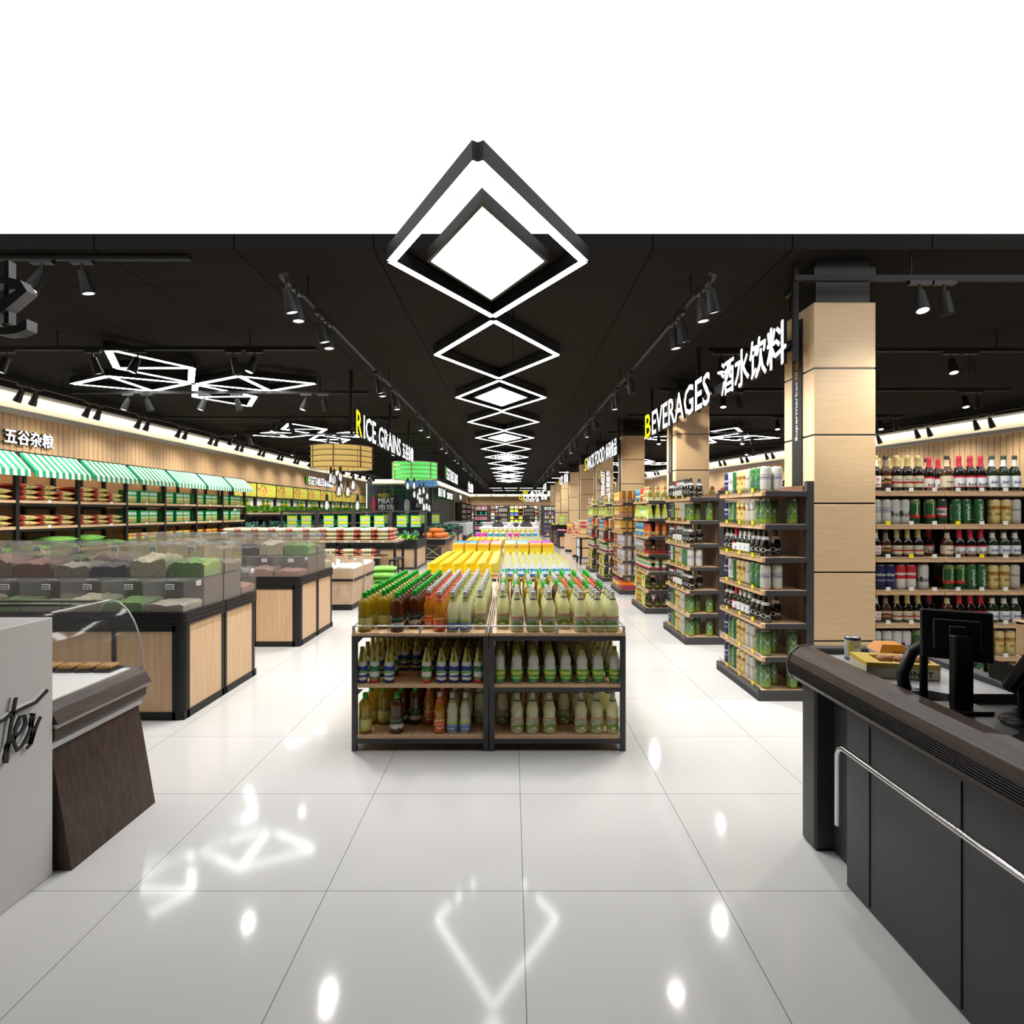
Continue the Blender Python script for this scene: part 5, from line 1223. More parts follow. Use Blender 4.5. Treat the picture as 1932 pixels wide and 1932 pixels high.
for k in range(1, 8):
    y = BY[k]; n = k
    r = thing('rice_rack', f"black framed rice shelf bay under a striped awning, {nth(n)} from the front", 'shelf', (SX, y, 0), 0, 'shelf bays along the grain wall')
    f = MB()
    f.box(-.05, 0, -.03, .03, 0, 2.46); f.box(-.05, -.02, .03, 1.185, 2.43, 2.47); f.box(-.46, -.42, -.025, .025, 0, 2.46)
    if k == 7: f.box(-.05, 0, 1.187, 1.247, 0, 2.46); f.box(-.46, -.42, 1.19, 1.24, 0, 2.46)
    f.box(-.46, -.43, .03, 1.185, 2.42, 2.46); f.box(-.45, -.42, .6, .65, 0, 2.3); f.box(-.45, -.41, .65, 1.2, 1.60, 1.66); f.box(-.45, -.41, .65, 1.2, 1.20, 1.26)
    f.build('frame', M['black'], r)
    put('back_panel', wbk, r, (-.48, .01, 0))
    for z in (.5, .93, 1.33, 1.73):
        s = MB().box(-.42, 0, .032, 1.185, z - .045, z, 0, .003).build('shelf_board', M['oaky'], r)
        MB().box(-.42, -.03, .04, 1.18, z - .085, z - .045).build('shelf_rail', M['black'], s)
        MB().box(0, .004, .55 + .2 * (k % 2), .62 + .2 * (k % 2), z - .035, z + .012).build('price_card', M['tagw'], s)
    a = put('awning', awm, r, (.24, .03, 0))
    put('awning_arm', arm, r, (.24, .04, 0)); put('awning_arm', arm, r, (.24, 1.17, 0))
    bay = f"the {nth(n)} awning bay"
    if k <= 3:
        for z, lay, sh in ((1.731, 3, 'top'), (1.331, 2, 'second')):
            for q in range(3):
                for l in range(lay):
                    if l == 2 and q == 2: continue
                    o = put('rice_bag', rbm, None, (SX - .215, y + .235 + .36 * q + (-.03 if k == 3 else 0), z + .088 * l), random.uniform(-.04, .04))
                    tag(o, f"red and cream rice bag, {sh} board, {bay}, {nth(q + 1)} along, {nth(l + 1)} layer", 'rice bag', 'rice bags under the awnings')
    else:
        for z, sh in ((1.731, 'top'), (1.331, 'second')):
            for q, yy in enumerate((.18, .56, .83)):
                stock('green_gift', (SX - .02, y + yy, z), f"green picture carton, {sh} board of {bay}, {nth(q + 1)} along", 'carton', 'green cartons under the awnings', 0, True)
        for q, yy in enumerate((.18, .56, .83)):
            stock('oil_gift', (SX - .02, y + yy, .931), f"yellow food picture carton, third board of {bay}, {nth(q + 1)} along", 'carton', 'yellow cartons under the awnings', 0, True)
    if k <= 3:
        for q in range(2):
            for l in range(2):
                if l and q == k % 2: continue
                tag(put('green_rice_bag', gbm, None, (SX - .17, y + .32 + .55 * q, .931 + .11 * l), random.uniform(-.1, .1)), f"light green rice bag, third board of {bay}, {nth(q + 1)} along, {'lower' if l == 0 else 'upper'} layer", 'rice bag', 'green rice bags under the awnings')

# ---------------------------------------------------------------- vegetable wall
def leafcluster(n, R, size, droop, seed, flat=False, k=1.0):
    rnd = random.Random(seed); mb = MB()
    for i in range(n):
        a = rnd.uniform(0, 2 * PI); el = rnd.uniform(.15, 1.35)
        d = Vector((math.cos(a) * math.cos(el), math.sin(a) * math.cos(el), math.sin(el)))
        side = Vector((-math.sin(a), math.cos(a), 0)); up = d.cross(side) * -1
        L = size * rnd.uniform(.75, 1.25); w = L * rnd.uniform(.5, .75)
        base = d * (R * .25)
        pts = []
        for t, ww in ((0, .12), (.35, .8), (.7, 1.0), (.92, .6), (1.0, .1)):
            p = base + d * (R * .75 + L * .5) * t - Vector((0, 0, droop * t * t * L))
            b = up * (.14 * L * math.sin(t * PI)) * rnd.uniform(.4, 1.4)
            pts.append((p - side * (w * .5 * ww) + b, p + b * .2, p + side * (w * .5 * ww) + b))
        v = [q for tr in pts for q in tr]
        v = [(q.x, q.y, max(q.z, .004)) for q in v]
        f = []
        for j in range(4): f += [(3 * j, 3 * j + 1, 3 * j + 4, 3 * j + 3), (3 * j + 1, 3 * j + 2, 3 * j + 5, 3 * j + 4)]
        mb.add(v, f, rnd.choice((0, 0, 1)), True)
    return mb
LG1, LG2 = plain('fresh_leaf', c(124, 180, 48), .5, vary=.3, scale=20), plain('deep_leaf', c(80, 136, 38), .5, vary=.3, scale=20)
KG1, KG2 = plain('blue_green_leaf', c(120, 178, 160), .5, vary=.25, scale=12), plain('dark_blue_green_leaf', c(72, 124, 112), .5, vary=.25, scale=12)
let = [leafcluster(34, .13, .13, .15, s).mesh('lettuce_head', [LG1, LG2]) for s in (1, 2, 3)]
kal = [leafcluster(14, .16, .24, .3, s).mesh('cabbage_plant', [KG1, KG2]) for s in (4, 5)]
frl = [leafcluster(26, .12, .10, .5, s).mesh('herb_bunch', [KG1, LG2]) for s in (6, 7)]
lim = [leafcluster(24, .09, .10, .3, s).mesh('green_bunch', [plain('lime_leaf', c(140, 196, 60), .45, vary=.2), LG1]) for s in (8, 9)]
VY = [16.02 + 1.46 * k for k in range(10)]
postm = bands('food_poster', [(0, c(196, 186, 60)), (.02, c(214, 208, 84)), (.2, c(206, 208, 86)), (.34, c(186, 196, 70))], .4, 'Z', .45, .03, 5)
pic = MB(); rnd = random.Random(5)
for i in range(46):
    a_, d_ = rnd.uniform(0, 2 * PI), .17 * math.sqrt(rnd.random())
    yy, zz_ = .42 + d_ * 1.7 * math.cos(a_), .19 + d_ * math.sin(a_); rr = rnd.uniform(.02, .055)
    pic.prism([(yy + rr * 1.2 * math.cos(t), zz_ + rr * math.sin(t)) for t in [2 * PI * q / 9 for q in range(9)]], 0, .006, .0064 + .0002 * (i % 9), i % 5)
picm = pic.mesh('food_picture', [P('salad_orange', 214, 130, 50), P('salad_red', 206, 74, 50), P('salad_leaf', 120, 150, 50), P('salad_cream', 232, 210, 150), P('salad_yellow', 226, 180, 60)])
ptx = MB(); write(ptx, 'FOOD', .16, .05, facing('+x', .0068, .86, .2), 0, 0, 0, .01); write(ptx, 'fresh market', .26, .03, facing('+x', .0068, .8, .06), 0, 0, 0, .0)
ptxm = ptx.mesh('lettering', [P('red_poster_print', 196, 60, 40)])
for k, y in enumerate(VY):
    n = k + 1
    r = thing('vegetable_rack', f"black vegetable rack bay on the wooden wall, {nth(n)} past the last awning", 'shelf', (LW, y, 0), 0, 'vegetable rack bays')
    f = MB()
    f.box(.0, .04, 0, .06, 0, 2.46); f.box(0, .09, 0, 1.46, 2.42, 2.46); f.box(0, .09, 0, 1.46, 1.98, 2.02); f.box(0, .5, 1.42, 1.46, 0, 1.3)
    f.box(0, .05, 0, .14, 1.6, 1.98)
    f.build('frame', M['black'], r)
    MB().box(0, .02, .14, 1.42, 1.55, 1.98).build('white_panel', M['white'], r)
    MB().box(0, .012, 0, 1.46, .6, 1.52).build('dark_back', M['dark'], r)
    s = MB().box(0, .5, .0, 1.46, 1.48, 1.53).build('shelf_board', M['rustic'], r); MB().box(0, .48, 0, 1.46, 1.42, 1.48).build('shelf_rail', M['black'], s)
    MB().box(0, .5, .0, 1.46, 1.0, 1.05).build('shelf_board', M['rustic'], r)
    po = tag(MB().box(-.006, .006, .03, 1.4, 0, .4).build('food_poster', postm, None, (LW + .098, y + .03, 2.02)), f"yellow green food poster above the vegetables, {nth(n)} from the awnings", 'poster', 'food posters')
    put('lettering', ptxm, po); put('food_picture', picm, po)
    for q in range(4):
        o = put('lettuce_head', let[(k + q) % 3], None, (LW + .33, y + .2 + .36 * q, 1.532), random.uniform(0, 6)); o.scale = (1.05, 1.05, 1.3)
        tag(o, f"leafy green lettuce on the upper board, {nth(q + 1)} along in the {nth(n)} vegetable bay", 'lettuce', 'lettuces on the vegetable wall')
    if k < 6:
        for q in range(3):
            o = put('cabbage_plant', kal[(k + q) % 2], None, (LW + .36, y + .28 + .46 * q, 1.052), random.uniform(0, 6)); o.scale = (.95, .95, 1.15)
            tag(o, f"large blue green leafy cabbage on the lower board, {nth(q + 1)} along in the {nth(n)} vegetable bay", 'cabbage', 'cabbages on the vegetable wall')
proto('jar', 'food_jar', MB().lathe([(.001, 0), (.055, 0), (.055, .2), (.001, .2)], 0, 10), [('lid', MB().lathe([(.05, .2), (.05, .25), (.001, .25)], 0, 10), [LG2])], [bands('green_yellow_jar', [(0, c(60, 130, 50)), (.06, c(230, 210, 60)), (.14, c(50, 120, 50))], .2, 'Z')])
jsh = MB().box(0, .13, .3, 1.2, -.02, 0).mesh('jar_ledge', [M['white']])
for k, y in enumerate(VY):
    put('jar_ledge', jsh, bpy.data.objects['vegetable_rack' + ('' if k == 0 else f'.{k:03d}')], (.02, 0, 1.70))
    for q in range(2):
        stock('jar', (LW + .085, y + .62 + .3 * q, 1.701), f"green and yellow jar on the white ledge, {'nearer' if q == 0 else 'farther'} one of the {nth(k + 1)} vegetable bay", 'jar', 'jars above the lettuces')

# ---------------------------------------------------------------- rack of rice bags in front of the vegetables
r = thing('bag_display_rack', 'long black rack with pale boards stacked with red and white rice bags', 'display rack', (-7.2, 13.9, 0))
RW = 4.36
MB().box(0, RW, -.02, 1.1, .80, .86, 0, .004).build('top_board', M['rustic'], r)
MB().box(0, RW - .35, -.1, .8, .42, .455, 0, .004).build('lower_board', M['rustic'], r)
for x in (0, 1.45, 2.9, RW - .06):
    for y in (0, 1.03): MB().box(x, x + .06, y, y + .05, 0, .80).build('leg', M['black'], r)
f = MB(); f.box(.06, RW - .06, 0, .03, .74, .80); f.box(.06, RW - .06, 1.05, 1.08, .74, .80); f.box(RW - .06, RW, .05, 1.03, .74, .80); f.build('frame', M['black'], r)
for k in range(14): MB().box(.3 * k + .12, .3 * k + .19, -.026, -.02, .81, .85).build('price_card', M['tagw'], r)
for l in range(3):
    for q in range(10):
        for d in range(2):
            tag(put('rice_bag', rb2, None, (-7.2 + .28 + .418 * q, 14.1 + .44 * d, .862 + .1 * l), random.uniform(-.03, .03)), f"red and white rice bag, long rack, {nth(10 - q)} from aisle, {['bottom', 'middle', 'top'][l]} layer, {'front' if d == 0 else 'rear'} row", 'rice bag', 'rice bags on the long rack')
for l in range(2):
    for q in range(5):
        tag(put('rice_bag', rb2, None, (-3.55 - .44 * q, 14.05, .457 + .105 * l), random.uniform(-.05, .05)), f"red and cream rice bag under the long rack, {nth(q + 1)} from the aisle, {'lower' if l == 0 else 'upper'} layer", 'rice bag', 'rice bags on the lower board of the long rack')
for l in range(4):
    for q in range(2):
        if l >= 2 and q == 1: continue
        tag(put('green_rice_bag', gbm, None, (-2.63 - .52 * q, 11.6 + .1 * (l % 2), .002 + .112 * l), PI / 2 + random.uniform(-.15, .15)), f"light green rice bag on the floor, {'aisle' if q == 0 else 'inner'} stack, {['bottom', 'second', 'third', 'top'][l]} one", 'rice bag', 'green rice bags stacked on the floor')
g = thing('bag_rack_stand', 'low black metal stand behind the green rice bags', 'stand', (-2.5, 11.0, 0))
for x, y in ((-.12, 1.1), (0, 1.1), (-.12, 2.0), (0, 2.0)): MB().box(x, x + .03, y, y + .03, 0, .52).build('leg', M['black'], g)
MB().box(-.12, .03, 1.1, 2.03, .5, .53).build('top_frame', M['black'], g)
# tapered rice bins
def rice_bin(x, y, label, k):
    r = thing('rice_bin', label, 'bin', (x, y, 0), 0, 'wooden rice bins')
    w, d, t = .43, .66, .17
    a, b = .1, .62
    v = []
    for z, e in ((.09, -.055), (.62, .0)):
        v += [(-e * -1 - 0 + (0 if e == 0 else .06), -0 + (0 if e == 0 else .06), z)]
    body = MB()
    lo = [(.05, .08), (w - .05, .08), (w - .05, d - .08), (.05, d - .08)]; hi = [(0, 0), (w, 0), (w, d), (0, d)]
    ins = [(.018, .018), (w - .018, .018), (w - .018, d - .018), (.018, d - .018)]
    body.add([(*p, .09) for p in lo] + [(*p, .66) for p in hi] + [(*p, .66) for p in ins] + [(*p, .5) for p in ins],
             [(0, 1, 5, 4), (1, 2, 6, 5), (2, 3, 7, 6), (3, 0, 4, 7), (3, 2, 1, 0), (4, 5, 9, 8), (5, 6, 10, 9), (6, 7, 11, 10), (7, 4, 8, 11), (8, 9, 13, 12), (9, 10, 14, 13), (10, 11, 15, 14), (11, 8, 12, 15)], 0)
    body.build('box', M['rustic'], r)
    MB().box(.02, w - .02, d - .03, d - .012, .66, .76).build('back_board', M['rustic'], r)
    MB().box(.06, w - .06, .09, d - .09, 0, .09).build('plinth', M['black'], r)
    MB().box(.02, w - .02, .008, .02, .46, .50).build('black_band', M['black'], r)
    s = MB(); s.box(w - .016, w - .003, .06, d - .06, .46, .50); s.build('black_band', M['black'], r)
    h = heap(w - .06, d - .07, .14, 5 + k)
    o = h.build('rice_heap', plain('white_rice', c(238, 236, 230), .7, vary=.06, scale=120, bump=.3) if k == 0 else bpy.data.materials['white_rice'], None, (x + .03, y + .035, .56))
    tag(o, 'white rice heaped in the ' + label.replace('tapered ', '').replace('wooden ', ''), 'rice', 'heaps of white rice'); o['kind'] = 'stuff'
rice_bin(-2.9, 8.9, 'tapered wooden rice bin, front one beside the aisle', 0)
rice_bin(-2.9, 9.6, 'tapered wooden rice bin, rear one beside the aisle', 1)
rice_bin(-3.36, 8.9, 'tapered wooden rice bin, front one behind the bin island', 2)
rice_bin(-3.36, 9.6, 'tapered wooden rice bin, rear one behind the bin island', 3)

# ---------------------------------------------------------------- vegetable counters with hanging price boards
brd = MB().box(-.16, .16, -.006, .006, -.18, .18, 0, .003)
for k, (z0, z1, m_) in enumerate(((.09, .15, 1), (.02, .08, 2), (-.07, .0, 1), (-.15, -.09, 2))): brd.box(-.135, .135, -.0075, -.006, z0, z1, m_)
for k in range(4):
    brd.box(-.1 + .06 * k, -.085 + .06 * k, -.0082, -.0075, .035, .068, 3); brd.box(-.1 + .06 * k, -.08 + .06 * k, -.0082, -.0075, -.135, -.1, 3)
wire = MB()
for x in (-.12, -.04, .04, .12): wire.cyl((x, 0, .18), (x, 0, .268), .003, n=5)
brdm = brd.mesh('price_board', [P('emerald_board', 10, 176, 96), P('yellow_board_field', 250, 236, 40), P('white_board_field', 235, 236, 232), M['ink']])
wirem = wire.mesh('hanging_wire', [M['steel']])
boardn = 0
def board(x, y, z, label):
    o = tag(put('price_board', brdm, None, (x, y, z)), label, 'price board', 'green and yellow price boards'); put('hanging_wire', wirem, o)
def veg_counter(x0, x1, y0, y1, label, boards=2, top=.80):
    r = thing('vegetable_counter', label, 'counter', (x0, y0, 0), 0, 'vegetable counters')
    W, D = x1 - x0, y1 - y0
    f = MB()
    f.box(0, W, 0, D, 0, .06); f.box(0, W, 0, D, .55, .58)
    for x in (0, W - .07):
        for y in (0, D - .07): f.box(x, x + .07, y, y + .07, .06, .55)
    f.build('frame', M['char'], r)
    MB().box(.07, W - .07, .02, .04, .06, .55).build('front_panel', M['oakv'], r)
    MB().box(W - .04, W - .02, .07, D - .07, .06, .55).build('side_panel', M['oakv'], r)
    t = MB(); t.box(-.008, W + .008, -.03, .03, .58, top); t.box(-.008, W + .008, D - .03, D + .03, .58, top + .05); t.box(-.008, .03, .03, D - .03, .58, top); t.box(W - .03, W + .008, .03, D - .03, .58, top); t.box(.03, W - .03, .03, D - .03, .66, .70)
    t.build('tray', M['black'], r)
    if boards:
        p = MB()
        for x in (.0, W - .05): p.box(x, x + .05, D - .05, D, top, 1.56)
        p.box(0, W, D - .045, D - .005, 1.55, 1.59); p.build('post_frame', M['char'], r)
    return r
vx = [-6.9 + 1.09 * k for k in range(5)]
for k in range(4):
    veg_counter(vx[k], vx[k] + 1.07, 15.3, 17.0, f"charcoal vegetable counter with oak panels behind the long rack, {nth(4 - k)} from the aisle")
    for q in range(2):
        board(vx[k] + .34 + .42 * q, 16.975, 1.27, f"green and yellow price board, {'inner' if q == 0 else 'outer'} one above the {nth(4 - k)} vegetable counter from the aisle")
    for i in range(3):
        for j in range(3):
            if k < 2 and j < 1: continue
            key, me = [('green_bunch', lim[(i + j) % 2]), ('green_bunch', lim[j % 2]), ('herb_bunch', frl[i % 2])][j]
            o = put(key, me, None, (vx[k] + .24 + .29 * i, 15.6 + .48 * j, .76), random.uniform(0, 6)); o.scale = (1.25, 1.25, 1.5 if j < 2 else 2.3)
            tag(o, f"{'lime green' if key == 'green_bunch' else 'dark green'} vegetable bunch, {nth(4 - k)} counter from aisle, {nth(i + 1)} along, {nth(j + 1)} row", 'vegetable', 'vegetables in the counters')
# pumpkin crates
pum = MB()
v = []
nn, mm = 24, 8
for j in range(mm + 1):
    t = PI * j / mm
    for i in range(nn):
        a = 2 * PI * i / nn; rr = .15 * math.sin(t) * (1 + .10 * math.cos(8 * a))
        v.append((rr * math.cos(a), rr * math.sin(a), .10 - .10 * math.cos(t) - .03 * math.exp(-((t - PI) ** 2) * 6)))
pum.add(v, [(j * nn + i, j * nn + (i + 1) % nn, (j + 1) * nn + (i + 1) % nn, (j + 1) * nn + i) for j in range(mm) for i in range(nn)], 0, True)
pumm = pum.mesh('pumpkin', [plain('pumpkin_skin', c(226, 130, 62), .45, vary=.15, scale=12)])
stalk = MB().cyl((0, 0, .17), (.02, .01, .23), .015, .01, 0, 6).mesh('stalk', [P('dry_stalk', 120, 110, 60)])
def xcrate(x0, y0, label):
    r = thing('cross_braced_crate', label, 'crate', (x0, y0, 0), 0, 'cross braced vegetable crates')
    W, D = .62, 1.2
    MB().box(0, W, 0, D, .06, .5).build('body', M['char'], r); MB().box(.04, W - .04, .04, D - .04, 0, .06).build('plinth', M['black'], r)
    f = MB()
    def fr(pts): f.tube(pts, .014, 0, 4)
    for a, b, cst in (((.02, -.012), (W - .02, -.012), 0),): 
        fr([(.02, -.012, .08), (W - .02, -.012, .08)]); fr([(.02, -.012, .48), (W - .02, -.012, .48)]); fr([(.02, -.012, .08), (.02, -.012, .48)]); fr([(W - .02, -.012, .08), (W - .02, -.012, .48)]); fr([(.02, -.012, .08), (W - .02, -.012, .48)]); fr([(.02, -.012, .48), (W - .02, -.012, .08)])
    for s in range(2):
        y0_, y1_ = .02 + s * .6, .58 + s * .6
        X = W + .012
        fr([(X, y0_, .08), (X, y1_, .08)]); fr([(X, y0_, .48), (X, y1_, .48)]); fr([(X, y0_, .08), (X, y0_, .48)]); fr([(X, y1_, .08), (X, y1_, .48)])
        for q in range(3): yy = y0_ + (y1_ - y0_) * (q + 1) / 4; fr([(X, yy, .08), (X, yy, .48)])
    f.build('cross_brace', M['oak'], r)
    t = MB(); t.prism([(-.08, .5), (W + .08, .5), (W + .14, .68), (-.14, .68)], 1, -.1, D + .1, 0); t.build('tray', M['black'], r)
    MB().box(-.14, W + .14, -.12, D + .12, .68, .70).build('tray_rim', M['oaky'], r)
    MB().box(.0, W, .05, D - .05, .08, .09).build('floor_board', M['black'], r)
xcrate(-2.86, 18.3, 'black tray crate with oak cross bracing holding pumpkins')
for i, (x, y, z) in enumerate(((-2.72, 18.4, .70), (-2.38, 18.42, .70), (-2.55, 18.75, .70), (-2.25, 18.85, .70), (-2.8, 18.9, .70), (-2.55, 18.55, .86), (-2.4, 18.95, .84))):
    o = tag(put('pumpkin', pumm, None, (x, y, z), i), f"orange pumpkin on the cross braced crate, {nth(i + 1)} of the pile counting from its front edge", 'pumpkin', 'pumpkins'); put('stalk', stalk, o)
xcrate(-2.9, 20.4, 'black tray crate with oak cross bracing holding feathery greens')
for i in range(8):
    tag(put('herb_bunch', frl[i % 2], None, (-2.85 + .22 * (i % 4), 20.6 + .5 * (i // 4), .70), i), f"feathery green bunch on the second cross braced crate, {nth(i % 4 + 1)} from the wall, {'front' if i < 4 else 'rear'} row", 'herbs', 'feathery greens')
for q, (y0, w) in enumerate(((22.4, 'nearer'), (25.0, 'farther'))):
    veg_counter(-3.6, -2.35, y0, y0 + 2.2, f"oak panelled cabbage counter beyond the cross braced crates, {w} one", 0, .82)
    for i in range(9):
        tag(put('cabbage_plant', kal[i % 2], None, (-3.3 + .36 * (i % 3), y0 + .4 + .68 * (i // 3), .80), i), f"blue green cabbage on the {w} cabbage counter, {nth(i % 3 + 1)} from the wall in the {nth(i // 3 + 1)} row", 'cabbage', 'cabbages on the far counters')
for q, x in enumerate((-4.9, -4.2, -3.45, -2.95)):
    board(x, 21.98 if q > 1 else 22.26, 1.28, f"distant green and yellow price board above the cabbages, {nth(q + 1)} from the wall")
pr = thing('board_frame', 'charcoal post frame carrying the distant price boards', 'frame stand', (-5.2, 21.96, 0))
MB().box(0, 2.55, .0, .05, 1.55, 1.6).build('rail', M['char'], pr); MB().box(0, .05, 0, .05, 0, 1.55).build('post', M['char'], pr); MB().box(2.5, 2.55, 0, .05, 0, 1.55).build('post', M['char'], pr)
MB().box(0, 1.3, .28, .33, 1.55, 1.6).build('rail', M['char'], pr); MB().box(0, .05, .28, .33, 0, 1.55).build('post', M['char'], pr)
# chest freezers
for q, y in enumerate((27.6, 29.6)):
    r = thing('chest_freezer', f"white and grey chest freezer beyond the cabbages, {'nearer' if q == 0 else 'farther'} one", 'freezer', (-3.4, y, 0), 0, 'chest freezers')
    MB().box(0, 1.2, 0, 1.7, 0, .42).build('base', M['char'], r); MB().box(-.02, 1.25, -.05, 1.72, .42, 1.02, 0, .03).build('cabinet', plain('freezer_shell', c(206, 210, 214), .35) if q == 0 else bpy.data.materials['freezer_shell'], r)
    MB().box(.1, 1.12, .05, 1.6, 1.02, 1.05).build('lid', M['steel'], r); MB().box(.55, .8, -.056, -.05, .7, .98).build('vent', M['steel'], r)
# drum lamps and bulbs
def drum(x, y, zb, col, label, R=.64, Hh=.47):
    r = thing('drum_pendant_lamp', label, 'pendant lamp', (x, y, zb), 0, 'coloured drum lamps')
    m = plain('lit_drum_shade_' + label.split()[0], col, .6, emit=.45)
    MB().lathe([(R, 0), (R, Hh)], 0, 40).build('shade', m, r)
    f = MB()
    for z in (0, .12, .24, .36, .47): f.lathe([(R + .004, z - .008), (R + .026, z - .008), (R + .026, z + .008), (R + .004, z + .008), (R + .004, z - .008)], 0, 40)
    for k in range(7): a = 2 * PI * k / 7 + .25; f.box(R + .0, R + .016, -.012, .012, -.012, Hh + .012, 0, 0, Matrix.Rotation(a, 4, 'Z'))
    f.build('frame', plain('tan_bamboo_hoop', c(150, 122, 86), .6) if 'tan_bamboo_hoop' not in bpy.data.materials else bpy.data.materials['tan_bamboo_hoop'], r)
    MB().lathe([(R - .03, .02), (R, 0)], 0, 40).build('rim', M['white'], r)
    w = MB()
    for a in (0, 2.1, 4.2): w.cyl((R * .98 * math.cos(a), R * .98 * math.sin(a), Hh), (.05 * math.cos(a), .05 * math.sin(a), CZ - zb), .004, n=5)
    w.build('hanging_wire', M['black'], r)
drum(-3.74, 12.5, 2.50, c(222, 190, 112), 'yellow drum lamp with tan hoops above the rice bags')
drum(-2.82, 16.5, 2.50, c(96, 226, 112), 'green drum lamp with tan hoops above the vegetable counters')
drum(-3.66, 22.9, 2.57, c(92, 164, 226), 'blue drum lamp with tan hoops behind the green one')
env = MB().lathe([(.012, .03), (.02, .0), (.045, -.07), (.075, -.14), (.078, -.18), (.06, -.225), (.03, -.245), (.001, -.25)], 0, 14).mesh('glass_envelope', [M['glass']])
core = MB().lathe([(.001, -.03), (.018, -.04), (.03, -.10), (.03, -.18), (.016, -.205), (.001, -.207)], 0, 10).mesh('bulb_core', [M['bulb']])
cagem = MB()
for k in range(6): a = PI * k / 3; cagem.tube([(.022 * math.cos(a), .022 * math.sin(a), .0), (.05 * math.cos(a), .05 * math.sin(a), -.07), (.082 * math.cos(a), .082 * math.sin(a), -.16), (.066 * math.cos(a), .066 * math.sin(a), -.225), (.0, .0, -.257)], .006, 0, 4)
cagem = cagem.mesh('wire_cage', [M['dark']])
sock = MB().lathe([(.001, .12), (.016, .12), (.03, .08), (.03, .01), (.026, -.01), (.001, -.01)], 0, 10).mesh('socket', [M['dark']])
def bulb(px, py, Y, label, group):
    z = zs(py, Y) + .11
    r = thing('cage_bulb_pendant', label, 'pendant lamp', (xs(px, Y), Y, z), 0, group)
    put('socket', sock, r); put('glass_envelope', env, r); put('bulb_core', core, r); put('wire_cage', cagem, r)
    MB().cyl((0, 0, .12), (0, 0, CZ - z), .004, n=4).build('cord', M['dark'], r)
B1 = [(624.2, 901, 12.4), (630.4, 904, 12.6), (642.2, 900, 12.3), (639.7, 925.5, 12.2), (642.8, 916, 12.8), (656.5, 926.5, 12.5), (666.5, 914, 12.2), (616.8, 952.5, 12.0), (674.5, 953, 12.0)]
for i, (px, py, Y) in enumerate(sorted(B1)):
    bulb(px, py, Y, f"caged clear bulb hanging under the yellow drum lamp, {nth(i + 1)} from the wall side", 'caged bulbs under the yellow drum')
B2 = [(769.5, 916), (781.5, 915.5), (782, 932), (789, 936), (792, 927), (799.5, 924.5), (792.5, 943.5), (797, 944.5), (806, 936), (805, 955.5), (800, 956), (810, 958)]
for i, (px, py) in enumerate(sorted(B2)):
    bulb(px, py, 16.0 + .3 * (i % 4), f"caged clear bulb hanging under the green drum lamp, {nth(i + 1)} from the wall side", 'caged bulbs under the green drum')
# ---------------------------------------------------------------- dried goods, flowers and far shelves
def drumtable(Y, X, label, top=.71, R=.3):
    r = thing('barrel_counter', label, 'counter', (X, Y, 0), 0, 'round oak counters')
    MB().lathe([(R, .09), (R, top - .03)], 0, 32).build('body', M['oakv'], r)
    MB().lathe([(R - .02, 0), (R - .02, .09)], 0, 32).build('plinth', M['black'], r)
    t = MB().lathe([(R + .01, top - .03), (R + .01, top), (.001, top)], 0, 32); t.build('top', M['oak'], r)
    return top
pouch = MB()
pouch.add([(-.08, -.05, 0), (.08, -.05, 0), (.08, .05, 0), (-.08, .05, 0), (-.085, -.035, .12), (.085, -.035, .12), (.085, .035, .12), (-.085, .035, .12), (-.07, -.004, .22), (.07, -.004, .22), (.07, .004, .22), (-.07, .004, .22)],
          [(0, 3, 2, 1), (0, 1, 5, 4), (1, 2, 6, 5), (2, 3, 7, 6), (3, 0, 4, 7), (4, 5, 9, 8), (5, 6, 10, 9), (6, 7, 11, 10), (7, 4, 8, 11), (8, 9, 10, 11)], 0)
PK = [('red dried fruit pouch', bands('red_pouch', [(0, c(190, 50, 60)), (.06, c(230, 170, 160)), (.1, c(200, 60, 66)), (.17, c(226, 200, 180))], .22, 'Z', .4, .03, 16)),
      ('cream nut pouch', bands('cream_pouch', [(0, c(196, 160, 96)), (.05, c(226, 204, 150)), (.13, c(206, 176, 110)), (.18, c(236, 222, 186))], .22, 'Z', .4, .03, 16)),
      ('pink and white pouch', bands('pink_pouch', [(0, c(206, 96, 120)), (.08, c(236, 214, 210)), (.14, c(210, 110, 130))], .22, 'Z', .4, .03, 16)),
      ('yellow dried fruit pouch', bands('yellow_pouch', [(0, c(206, 170, 60)), (.08, c(236, 214, 90)), (.15, c(196, 120, 70))], .22, 'Z', .4, .03, 16))]
pkm = [pouch.mesh('food_pouch', [m]) for _n, m in PK]
def pouches(X0, X1, Y0, Y1, z, nx, ny, where, mix, stack=2):
    for i in range(nx):
        for j in range(ny):
            for l in range(stack):
                if l and (i + j) % 2: continue
                k = mix[(i + j + l) % len(mix)]
                x = X0 + (X1 - X0) * (i + .5) / nx; y = Y0 + (Y1 - Y0) * (j + .5) / ny
                tag(put('food_pouch', pkm[k], None, (x, y, z + .001 + l * .224), random.uniform(-.2, .2)), f"{PK[k][0]} {where}, {nth(i + 1)} from aisle, {nth(j + 1)} row, {'lower' if l == 0 else 'upper'}", 'pouch', 'pouches ' + where)
drumtable(19.6, 2.36, 'round oak counter with red pouches, nearer one beside the flower crates'); drumtable(22.3, 2.36, 'round oak counter with red pouches, farther one beside the flower crates')
pouches(2.12, 2.6, 19.4, 19.8, .71, 2, 3, 'on the nearer round counter', [0, 1, 2]); pouches(2.12, 2.6, 22.1, 22.5, .71, 2, 3, 'on the farther round counter', [0, 3, 1])
r = thing('nut_counter', 'oak counter with white framed end panels holding nut pouches', 'counter', (2.0, 16.6, 0))
